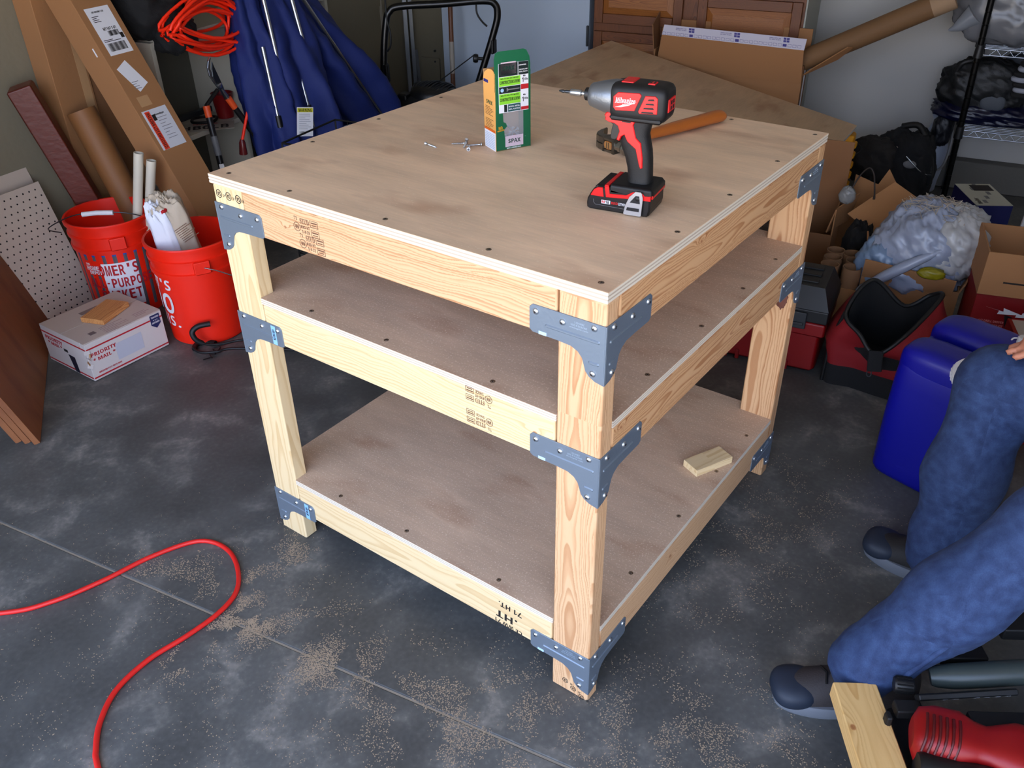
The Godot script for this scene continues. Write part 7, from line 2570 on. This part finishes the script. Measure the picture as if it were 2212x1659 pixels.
func wire_rack() -> void:
	var t := thing("wire_rack", "chrome wire shelving rack with a black ringed post along the back wall", "shelving rack", Vector3(0.90, 0, -3.40))
	var P := Vector3(0.90, 0, -3.40)
	for c in [[0.462, -3.27], [0.462, -3.50], [1.34, -3.27], [1.34, -3.50]]:
		var mb := Mb.new()
		mb.xf = Transform3D(Basis(Vector3.BACK, 0.02), Vector3(c[0], 0, c[1]) - P)
		var prof := [Vector2(0, 0), Vector2(0.018, 0.0), Vector2(0.018, 0.01), Vector2(0.0135, 0.012)]
		for k in 34:
			prof.append_array([Vector2(0.0135, 0.04 + k * 0.05), Vector2(0.0122, 0.0415 + k * 0.05), Vector2(0.0122, 0.0435 + k * 0.05), Vector2(0.0135, 0.045 + k * 0.05)])
		prof.append(Vector2(0, 1.75))
		mb.lathe(prof, 18, 0.9)
		obj("post", mb, mat(Color(0.07, 0.065, 0.06), 0.3, 0.7), t)
	var chrome := mat(Color(0.70, 0.73, 0.77), 0.22, 0.9)
	for y in [0.325, 0.672, 1.20]:
		for z in [-3.27, -3.50]:
			for dy in [0.0, 0.026]:
				var mb := Mb.new()
				mb.tube([Vector3(0.47, y + dy, z) - P, Vector3(1.33, y + dy, z) - P], 0.0028, 6)
				obj("shelf_rail", mb, chrome, t)
			var zz := []
			for k in 35:
				zz.append(Vector3(0.49 + k * 0.024, y + (0.026 if k % 2 else 0.0), z) - P)
			var mb := Mb.new()
			mb.tube(zz, 0.0020, 5)
			obj("truss_wire", mb, chrome, t)
		for x in [0.47, 1.33]:
			for dy in [0.0, 0.026]:
				var mb := Mb.new()
				mb.tube([Vector3(x, y + dy, -3.27) - P, Vector3(x, y + dy, -3.50) - P], 0.0028, 6)
				obj("shelf_rail", mb, chrome, t)
		for k in 9:
			var mb := Mb.new()
			mb.tube([Vector3(0.47, y + 0.029, -3.285 - k * 0.025) - P, Vector3(1.33, y + 0.029, -3.285 - k * 0.025) - P], 0.0015, 5)
			obj("shelf_wire", mb, chrome, t)
		for c in [[0.462, -3.27], [0.462, -3.50], [1.34, -3.27], [1.34, -3.50]]:
			var mb := Mb.new()
			mb.xf = Transform3D(Basis(), Vector3(c[0] - 0.02 * y, y - 0.012, c[1]) - P)
			mb.lathe([Vector2(0.0135, 0), Vector2(0.019, 0.0), Vector2(0.0165, 0.052), Vector2(0.0135, 0.054)], 18)
			obj("collar", mb, M.black_plastic, t)
	# --- what lies on and hangs round the rack
	var fold := func(q: Vector3, d: Vector3) -> Vector3: return q * (1.0 + 0.16 * nz.get_noise_3dv(d * 1.5 + Vector3(7, 0, 0)) - 0.13 * absf(nz.get_noise_3dv(d * 3.2 + Vector3(0, 4, 0))))
	var o: Node3D
	t = thing("wrapped_bundle", "large bundle wrapped in cloudy grey plastic on the upper rack shelf", "plastic bundle", Vector3(0.60, 0.704, -3.40))
	var streak := func(q: Vector3, d: Vector3) -> Vector3:
		var an := atan2(d.z, d.x)
		return q * (1.0 + 0.05 * sin(an * 9.0 + 3.0 * d.y) + 0.14 * nz.get_noise_3dv(d * 1.4) - 0.07 * absf(nz.get_noise_3dv(Vector3(an * 3.0, d.y * 0.6, 2.0))))
	var mb := Mb.new()
	mb.blob(Vector3(0.02, 0.15, 0.0), Vector3(0.30, 0.17, 0.13), 2.5, streak, 90, 44)
	obj("wrapping", mb, mat(Color(0.42, 0.42, 0.43), 0.25), t)
	mb = Mb.new()
	mb.tube(smooth_path([Vector3(-0.20, 0.12, 0.08), Vector3(-0.255, 0.065, 0.07), Vector3(-0.29, 0.045, 0.06)], 5), [0.05, 0.045, 0.04, 0.035, 0.03, 0.024, 0.018, 0.013, 0.010, 0.007, 0.004], 12)
	obj("twisted_end", mb, mat(Color(0.50, 0.51, 0.53), 0.25), t)
	t = thing("shelf_backpack", "black backpack sitting on the lower rack shelf above a blue bag", "backpack", Vector3(0.51, 0.42, -3.375))
	mb = Mb.new()
	mb.blob(Vector3(0, 0.10, 0), Vector3(0.185, 0.125, 0.10), 2.4, fold, 64, 40)
	obj("main_bag", mb, bump(mat(Color(0.035, 0.042, 0.05), 0.55), 0.09, 0.05, Vector3(9, 9, 9)), t)
	mb = Mb.new()
	mb.tube(smooth_path([Vector3(-0.13, 0.16, 0.05), Vector3(-0.11, 0.205, 0.06), Vector3(-0.06, 0.215, 0.05), Vector3(-0.04, 0.19, 0.04)], 5), 0.011, 8)
	obj("carry_loop", mb, M.black, t)
	mb = Mb.new()
	mb.blob(Vector3(0.045, 0.055, 0.085), Vector3(0.05, 0.035, 0.012), 2.6, null, 24, 14)
	obj("mesh_pocket", mb, mat(Color(0.25, 0.27, 0.30), 0.7), t)
	mb = Mb.new()
	mb.blob(Vector3.ZERO, Vector3(0.225, 0.052, 0.115), 3.0, fold, 60, 30)
	o = obj("blue_bag", mb, bump(mat(Color(0.012, 0.022, 0.14), 0.35), 0.06, 0.05, Vector3(7, 7, 7)))
	o.position = Vector3(0.55, 0.415, -3.385)
	tag(o, "dark blue nylon bag squashed under the black backpack on the rack", "bag")
	mb = Mb.new()
	mb.blob(Vector3.ZERO, Vector3(0.045, 0.075, 0.05), 2.6, fold, 36, 26)
	o = obj("navy_pouch", mb, bump(mat(Color(0.012, 0.018, 0.06), 0.5), 0.06, 0.05, Vector3(7, 7, 7)))
	o.position = Vector3(0.385, 0.318, -3.36)
	tag(o, "small dark navy pouch hanging off the left end of the lower rack shelf", "pouch")
	t = thing("striped_sock", "black and white striped knitted sock at the right edge of the rack", "sock", Vector3(0.655, 0.50, -3.30))
	for k in 7:
		mb = Mb.new()
		mb.blob(Vector3(0.006 * sin(k * 1.4), 0.018 + k * 0.022, 0.004 * k), Vector3(0.052 - 0.003 * absf(k - 3.0), 0.014, 0.035), 2.8, null, 30, 14)
		obj("stripe", mb, M.black_cloth if k % 2 == 0 else mat(Color(0.55, 0.56, 0.60), 0.9), t)
	mb = Mb.new()
	mb.box(Vector3.ZERO, Vector3(0.12, 0.10, 0.05), 0.015)
	o = obj("grey_bundle", mb, mat(Color(0.20, 0.22, 0.25), 0.8))
	o.position = Vector3(0.625, 0.60, -3.46)
	tag(o, "grey folded cloth behind the backpack on the lower rack shelf", "cloth")
	# white pump bottle on the floor with a looped hose
	t = thing("pump_bottle", "translucent white pump sprayer bottle with a looped hose left of the rack post", "bottle", Vector3(0.365, 0, -3.455))
	var milk := mat(Color(0.60, 0.64, 0.72), 0.3)
	mb = Mb.new()
	mb.lathe([Vector2(0, 0), Vector2(0.045, 0.0), Vector2(0.050, 0.006), Vector2(0.052, 0.05), Vector2(0.062, 0.12), Vector2(0.066, 0.18), Vector2(0.060, 0.24), Vector2(0.042, 0.29), Vector2(0.030, 0.32), Vector2(0.030, 0.34), Vector2(0.038, 0.36), Vector2(0.042, 0.385), Vector2(0.036, 0.415), Vector2(0.018, 0.43), Vector2(0, 0.432)], 40)
	obj("bottle_body", mb, milk, t)
	mb = Mb.new()
	mb.tube(smooth_path([Vector3(0.02, 0.40, 0.045), Vector3(0.0, 0.33, 0.075), Vector3(-0.015, 0.25, 0.078), Vector3(0.0, 0.16, 0.080), Vector3(0.03, 0.125, 0.082), Vector3(0.06, 0.15, 0.08), Vector3(0.07, 0.24, 0.07), Vector3(0.06, 0.34, 0.05)], 8), 0.0055, 10)
	obj("hose", mb, mat(Color(0.52, 0.52, 0.53), 0.4), t)

func saw_and_plank() -> void:
	# board held on the saw table
	var a := Vector3(0.479, 0.121, -0.165)
	var dir := Vector3(0.40, 0.0, 0.92).normalized()
	var side := Vector3(dir.z, 0, -dir.x)
	var mb := Mb.new()
	mb.xf = Transform3D(Basis(dir, Vector3.UP, dir.cross(Vector3.UP)), Vector3.ZERO)
	mb.box(Vector3(0.35, 0, 0), Vector3(0.70, 0.038, 0.083), 0.003, 0, Vector2(0, 0.05))
	var o := obj("pine_board", mb, mat(Color(0.98, 0.90, 0.76), 0.6, 0, M.pine_b.albedo_texture, Vector3(1, 8, 1)))
	o.position = a
	tag(o, "pale pine board resting on the saw at lower right, its end beside the near shoe", "board")
	var t := thing("mitre_saw", "red and black mitre saw with a grey tube and numbered scale at lower right", "mitre saw", Vector3(0.72, 0, -0.13))
	var P := Vector3(0.72, 0, -0.13)
	var blk := mat(Color(0.045, 0.045, 0.046), 0.55)
	var red := mat(Color(0.55, 0.022, 0.03), 0.45)
	mb = Mb.new()
	mb.box(Vector3(0.05, 0.045, 0.13), Vector3(0.44, 0.09, 0.42), 0.02)
	mb.box(Vector3(0.05, 0.095, 0.10), Vector3(0.30, 0.012, 0.30), 0.004)
	obj("base", mb, blk, t)
	# red motor housing, ridged at its left end
	var A := Vector3(0.595, 0.165, -0.075) - P
	var B := Vector3(0.80, 0.165, -0.10) - P
	mb = Mb.new()
	mb.xf = frame(A, B - A, Vector3.UP)
	var rs := []
	for s in [[-0.012, 0.020, 0.028], [-0.004, 0.036, 0.044], [0.02, 0.044, 0.050], [0.06, 0.046, 0.050], [0.085, 0.038, 0.040], [0.105, 0.034, 0.038], [0.125, 0.040, 0.046], [0.15, 0.046, 0.056], [0.21, 0.046, 0.058], [0.222, 0.040, 0.050]]:
		rs.append(ring(Vector3(s[0], 0, 0), s[1], s[2], 3.6, 0, 32))
	loft(mb, rs)
	var mot := obj("motor_housing", mb, red, t)
	for k in 6:
		mb = Mb.new()
		mb.xf = frame(A, B - A, Vector3.UP)
		var x := 0.002 + k * 0.0105
		mb.tube(smooth_path([Vector3(x - 0.004, 0.020, 0.0495), Vector3(x, 0.040, 0.036), Vector3(x + 0.002, 0.0465, 0.010), Vector3(x + 0.003, 0.046, -0.012)], 5), 0.0028, 6)
		obj("ridge", mb, mat(Color(0.30, 0.012, 0.02), 0.5), mot)
	mb = Mb.new()
	mb.xf = frame(Vector3(0.675, 0.155, -0.045) - P, B - A, Vector3.UP)
	mb.lathe([Vector2(0, 0)], 8)
	mb.xf = Transform3D(aim(Vector3(0.60, 0.15, -0.02), Vector3(0.74, 0.15, -0.045)).basis, Vector3(0.600, 0.150, -0.005) - P)
	mb.lathe([Vector2(0, 0), Vector2(0.034, 0), Vector2(0.038, 0.005), Vector2(0.038, 0.125), Vector2(0.034, 0.13), Vector2(0, 0.13)], 28)
	obj("motor_end", mb, blk, t)
	# grey end casting
	mb = Mb.new()
	mb.box(Vector3(0.828, 0.165, -0.115) - P, Vector3(0.034, 0.095, 0.10), 0.010)
	mb.box(Vector3(0.868, 0.165, -0.135) - P, Vector3(0.030, 0.085, 0.085), 0.008)
	obj("end_casting", mb, bump(mat(Color(0.23, 0.23, 0.21), 0.8), 0.08, 0.1, Vector3(10, 10, 10)), t)
	# long grey handle tube, black scale bar with white marks, knurled knob
	mb = Mb.new()
	mb.tube(smooth_path([Vector3(0.605, 0.155, -0.225) - P, Vector3(0.67, 0.172, -0.245) - P, Vector3(0.76, 0.185, -0.285) - P, Vector3(0.90, 0.195, -0.35) - P], 5), [0.016, 0.020, 0.022, 0.024, 0.024, 0.024, 0.024, 0.024, 0.024, 0.024, 0.024, 0.024, 0.024, 0.024, 0.024, 0.024], 18)
	obj("tube_handle", mb, mat(Color(0.20, 0.23, 0.22), 0.35), t)
	var s0 := Vector3(0.585, 0.165, -0.155) - P
	var s1 := Vector3(0.745, 0.178, -0.235) - P
	mb = Mb.new()
	mb.xf = frame(s0, s1 - s0, Vector3(0, 1, 0.9))
	var sl := s0.distance_to(s1)
	mb.box(Vector3(sl / 2, 0, 0), Vector3(sl, 0.026, 0.012), 0.003)
	var sc := obj("scale_bar", mb, blk, t)
	var fr := frame(s0, s1 - s0, Vector3(0, 1, 0.9))
	var marks := ["22", "31", "", "1", "2", "3", "4"]
	for k in 7:
		if marks[k] == "":
			continue
		mb = Mb.new()
		mb.xf = fr
		mb.box(Vector3(0.045 + k * 0.019, 0.0, 0.0063), Vector3(0.0012, 0.016, 0.0004))
		obj("tick_mark", mb, M.paper, sc)
		word(marks[k], fr * Vector3(0.051 + k * 0.019, 0.0, 0.0064), fr.basis, 0.007, 0.008, M.paper, sc)
	mb = Mb.new()
	mb.xf = Transform3D(aim(Vector3.ZERO, Vector3(1, 0.05, -0.25)).basis, Vector3(0.545, 0.155, -0.178) - P)
	mb.lathe([Vector2(0, 0), Vector2(0.013, 0), Vector2(0.015, 0.003), Vector2(0.015, 0.032), Vector2(0.013, 0.035), Vector2(0, 0.035)], 20)
	var kn := obj("knurled_knob", mb, blk, t)
	for k in 14:
		mb = Mb.new()
		var an := TAU * k / 14
		mb.xf = Transform3D(aim(Vector3.ZERO, Vector3(1, 0.05, -0.25)).basis, Vector3(0.545, 0.155, -0.178) - P)
		mb.box(Vector3(cos(an) * 0.0152, 0.0175, sin(an) * 0.0152), Vector3(0.0022, 0.028, 0.0022))
		obj("knurl", mb, blk, kn)
	for q in [[Vector3(0.575, 0.150, -0.135), Vector3(0.05, 0.022, 0.03)], [Vector3(0.545, 0.11, -0.10), Vector3(0.012, 0.10, 0.02)], [Vector3(0.655, 0.16, -0.30), Vector3(0.085, 0.03, 0.04)], [Vector3(0.80, 0.19, -0.42), Vector3(0.20, 0.03, 0.05)], [Vector3(0.59, 0.165, -0.235), Vector3(0.05, 0.012, 0.014)], [Vector3(0.745, 0.15, -0.165), Vector3(0.15, 0.05, 0.05)]]:
		mb = Mb.new()
		mb.xf = Transform3D(Basis(Vector3.UP, 0.42), q[0] - P)
		mb.box(Vector3.ZERO, q[1], 0.004)
		obj("saw_fitting", mb, blk, t)

# ------------------------------------------------------------------ seated person
func cap_d(p: Vector3, a: Vector3, b: Vector3, ra: float, rb: float) -> float:
	var ab := b - a
	var h := clampf((p - a).dot(ab) / ab.length_squared(), 0.0, 1.0)
	return p.distance_to(a + ab * h) - lerpf(ra, rb, h)

func body_field(bones: Array, k: float, wrinkle: float) -> Callable:
	return func(p: Vector3) -> float:
		var d := 10.0
		for b in bones:
			var e := cap_d(p, b[0], b[1], b[2], b[3])
			var h := maxf(k - absf(d - e), 0.0) / k
			d = minf(d, e) - h * h * k * 0.25
		if wrinkle > 0.0 and absf(d) < 0.04:
			var low := clampf((0.40 - p.y) / 0.3, 0.15, 1.0)
			d += wrinkle * low * nz.get_noise_3d(p.x * 4.0, p.y * 11.0, p.z * 4.0)
		return d

func build_person() -> void:
	var t := thing("person", "seated person in blue jeans and worn grey shoes at the right edge", "person", Vector3(1.12, 0, -0.50))
	var P := Vector3(1.12, 0, -0.50)
	var L := [Vector3(0.485, 0.11, -0.235), Vector3(0.735, 0.45, -0.385), Vector3(1.12, 0.52, -0.40)]
	var Rr := [Vector3(0.595, 0.10, -0.645), Vector3(0.625, 0.485, -0.80), Vector3(1.12, 0.52, -0.60)]
	var bones := []
	for q in [L, Rr]:
		var ank: Vector3 = q[0] + (q[1] - q[0]) * 0.02
		bones.append([ank, (q[0] as Vector3).lerp(q[1], 0.5), 0.066, 0.080])
		bones.append([(q[0] as Vector3).lerp(q[1], 0.5), q[1], 0.080, 0.078])
		bones.append([q[1], q[2], 0.080, 0.105])
	bones.append([Vector3(1.14, 0.54, -0.42), Vector3(1.14, 0.54, -0.58), 0.12, 0.12])
	for b in bones:
		b[0] -= P
		b[1] -= P
	var denim_img := img(256, 256, func(x, y):
		var a := nz.get_noise_2d(x * 0.030, y * 0.030) * 0.5 + nz.get_noise_2d(x * 0.5, y * 0.35 + 60.0) * 0.30
		return Color(0.085, 0.15, 0.29).lerp(Color(0.27, 0.37, 0.53), clampf(0.30 + a, 0.0, 1.0)))
	var denim := mat(Color.WHITE, 0.85, 0, denim_img)
	denim.uv1_triplanar = true
	denim.uv1_scale = Vector3(4, 4, 4)
	var mb := Mb.new()
	mb.nets(body_field(bones, 0.04, 0.016), Vector3(-0.72, 0.01, -0.44), Vector3(0.20, 0.70, 0.36), 0.013)
	obj("jeans", mb, denim, t)
	# torso, arms and head in one continuous surface
	var ub := []
	for q in [[1.16, 0.60, -0.50, 1.14, 0.98, -0.50, 0.15, 0.14], [1.14, 0.98, -0.34, 1.14, 0.98, -0.66, 0.075, 0.075], [1.14, 0.97, -0.68, 0.98, 0.72, -0.76, 0.058, 0.048], [1.14, 0.97, -0.32, 0.99, 0.70, -0.25, 0.058, 0.048]]:
		ub.append([Vector3(q[0], q[1], q[2]) - P, Vector3(q[3], q[4], q[5]) - P, q[6], q[7]])
	mb = Mb.new()
	mb.nets(body_field(ub, 0.05, 0.010), Vector3(-0.28, 0.40, -0.36), Vector3(0.26, 1.16, 0.36), 0.018)
	obj("shirt", mb, mat(Color(0.25, 0.27, 0.30), 0.9), t)
	var skin := mat(Color(0.72, 0.47, 0.36), 0.55)
	var hb := [[Vector3(1.13, 1.02, -0.50) - P, Vector3(1.11, 1.14, -0.50) - P, 0.055, 0.055], [Vector3(1.10, 1.22, -0.50) - P, Vector3(1.08, 1.27, -0.50) - P, 0.078, 0.088], [Vector3(1.03, 1.15, -0.50) - P, Vector3(1.05, 1.18, -0.50) - P, 0.045, 0.055], [Vector3(1.005, 1.215, -0.50) - P, Vector3(0.985, 1.19, -0.50) - P, 0.012, 0.016], [Vector3(1.10, 1.20, -0.415) - P, Vector3(1.10, 1.235, -0.412) - P, 0.014, 0.018], [Vector3(1.10, 1.20, -0.585) - P, Vector3(1.10, 1.235, -0.588) - P, 0.014, 0.018]]
	mb = Mb.new()
	mb.nets(body_field(hb, 0.02, 0.0), Vector3(-0.20, 0.45, -0.15), Vector3(0.16, 0.95, 0.15), 0.010)
	mb.nets(body_field([[Vector3(-0.14, 0.72, -0.26), Vector3(-0.40, 0.635, -0.26), 0.044, 0.032], [Vector3(-0.40, 0.635, -0.26), Vector3(-0.45, 0.615, -0.262), 0.034, 0.036], [Vector3(-0.45, 0.62, -0.232), Vector3(-0.490, 0.592, -0.238), 0.010, 0.008], [Vector3(-0.455, 0.62, -0.255), Vector3(-0.502, 0.590, -0.258), 0.010, 0.008], [Vector3(-0.455, 0.62, -0.277), Vector3(-0.497, 0.588, -0.282), 0.010, 0.008], [Vector3(-0.45, 0.615, -0.298), Vector3(-0.482, 0.585, -0.304), 0.009, 0.007], [Vector3(-0.41, 0.62, -0.225), Vector3(-0.448, 0.592, -0.198), 0.011, 0.009]], 0.008, 0.0), Vector3(-0.53, 0.55, -0.34), Vector3(-0.08, 0.78, -0.18), 0.007)
	obj("skin", mb, skin, t)
	mb = Mb.new()
	mb.blob(Vector3(1.10, 1.285, -0.50) - P, Vector3(0.105, 0.085, 0.098), 2.1, null, 36, 24)
	obj("hair", mb, mat(Color(0.12, 0.09, 0.07), 0.8), t)
	# shoes: sole, upper, toe cap, laces
	for k in 2:
		var toe: Vector3 = [Vector3(0.338, 0, -0.178), Vector3(0.450, 0, -0.722)][k]
		var ang: float = [0.42, -0.18][k]
		var X := Transform3D(Basis(Vector3.UP, ang), toe - P)
		var shoe := Node3D.new()
		shoe.name = "shoe"
		t.add_child(shoe, true)
		var outl := func(y: float, g: float) -> Array:
			var r := []
			for i in 44:
				var an := TAU * i / 44
				var u := 0.5 - 0.5 * cos(an)
				var w := (0.046 + 0.006 * sin(u * 5.0)) * pow(maxf(0.0, sin(PI * pow(u, 0.75))), 0.42)
				r.append(Vector3(0.004 - g + u * (0.282 + 2.0 * g), y, (w + g) * (1.0 if an < PI else -1.0)))
			return r
		mb = Mb.new()
		mb.xf = X
		loft(mb, [outl.call(0.0, 0.0), outl.call(0.008, 0.003), outl.call(0.024, 0.003), outl.call(0.030, 0.0)])
		obj("sole", mb, mat(Color(0.40, 0.42, 0.45), 0.7), shoe)
		mb = Mb.new()
		mb.xf = X
		var rs := []
		for s in [[0.012, 0.030, 0.020], [0.03, 0.040, 0.034], [0.07, 0.046, 0.044], [0.11, 0.045, 0.054], [0.15, 0.041, 0.070], [0.19, 0.038, 0.088], [0.24, 0.037, 0.094], [0.272, 0.033, 0.088], [0.285, 0.020, 0.06]]:
			var r := []
			for i in 28:
				var an := TAU * i / 28
				r.append(Vector3(s[0] - 0.0, 0.026 + maxf(sin(an), -0.25) * s[2], cos(an) * s[1]))
			rs.append(r)
		loft(mb, rs)
		obj("upper", mb, bump(mat([Color(0.17, 0.15, 0.15), Color(0.10, 0.09, 0.085)][k], 0.7), 0.08, 0.05, Vector3(10, 10, 10)), shoe)
		mb = Mb.new()
		mb.xf = X
		mb.blob(Vector3(0.042, 0.034, 0), Vector3(0.047, 0.028, 0.049), 2.6, null, 32, 18)
		obj("toe_cap", mb, mat(Color(0.10, 0.14, 0.20), 0.6), shoe)
		for i in 5:
			mb = Mb.new()
			mb.xf = X
			var x := 0.095 + i * 0.017
			var yy := 0.079 + i * 0.0085
			mb.tube([Vector3(x, yy - 0.006, 0.022), Vector3(x + 0.005, yy + 0.002, 0.0), Vector3(x, yy - 0.006, -0.022)], 0.0026, 6)
			obj("lace", mb, M.black, shoe)
	# side seam of the near trouser leg
	mb = Mb.new()
	mb.tube([Vector3(0.56, 0.16, -0.20) - P, Vector3(0.63, 0.27, -0.235) - P, Vector3(0.72, 0.395, -0.305) - P], 0.006, 8)
	obj("side_seam", mb, denim, t)
	t = thing("stool", "dark low stool under the seated person", "stool", Vector3(1.20, 0, -0.50))
	mb = Mb.new()
	mb.box(Vector3(0, 0.395, 0), Vector3(0.36, 0.04, 0.40), 0.01)
	obj("seat", mb, M.dark_grey, t)
	for q in [[-0.14, -0.16], [0.14, -0.16], [-0.14, 0.16], [0.14, 0.16]]:
		mb = Mb.new()
		mb.tube([Vector3(q[0], 0, q[1]), Vector3(q[0], 0.38, q[1])], 0.016, 10)
		obj("leg", mb, M.dark_grey, t)

# ------------------------------------------------------------------ sawdust on the floor
func build_dust() -> void:
	var flake := Mb.new()
	flake.box(Vector3.ZERO, Vector3(0.0042, 0.0008, 0.0026))
	var am := ArrayMesh.new()
	am.add_surface_from_arrays(Mesh.PRIMITIVE_TRIANGLES, flake.arrays())
	am.surface_set_material(0, mat(Color(0.66, 0.58, 0.48), 0.9))
	var xs := []
	var streaks := [[Vector2(-0.864, 0.0), Vector2(-0.824, 0.142), 0.020, 900], [Vector2(-0.824, 0.142), Vector2(-0.843, 0.317), 0.018, 1600], [Vector2(-0.79, 0.12), Vector2(-0.75, 0.145), 0.025, 1500], [Vector2(-0.60, 0.16), Vector2(-0.53, 0.18), 0.03, 1000], [Vector2(-0.90, -0.12), Vector2(-0.78, -0.07), 0.04, 1400], [Vector2(-0.75, 0.10), Vector2(-0.10, 0.20), 0.07, 5200], [Vector2(-0.30, 0.16), Vector2(0.42, -0.08), 0.09, 7000], [Vector2(-1.15, 0.12), Vector2(-0.88, 0.04), 0.05, 1500], [Vector2(0.10, -0.35), Vector2(0.30, -0.9), 0.12, 3500], [Vector2(-1.3, 0.4), Vector2(-0.2, 0.4), 0.25, 3500]]
	for s in streaks:
		for k in int(s[3]) * 2:
			var p: Vector2 = (s[0] as Vector2).lerp(s[1], rg.randf()) + Vector2(rg.randfn(), rg.randfn()) * s[2]
			if nz.get_noise_2d(p.x * 9.0, p.y * 9.0) < rg.randf() * 0.35 - 0.12:
				continue
			var sc := 0.22 + 0.42 * rg.randf()
			xs.append(Transform3D(Basis(Vector3.UP, rg.randf() * TAU).scaled(Vector3.ONE * sc), Vector3(p.x, 0.0006, p.y)))
	var mm := MultiMesh.new()
	mm.transform_format = MultiMesh.TRANSFORM_3D
	mm.mesh = am
	mm.instance_count = xs.size()
	for i in xs.size():
		mm.set_instance_transform(i, xs[i])
	var o := MultiMeshInstance3D.new()
	o.name = "sawdust"
	o.multimesh = mm
	add_child(o, true)
	o.set_meta("kind", "stuff")
	tag(o, "pale sawdust scattered in streaks over the dark concrete floor", "sawdust")
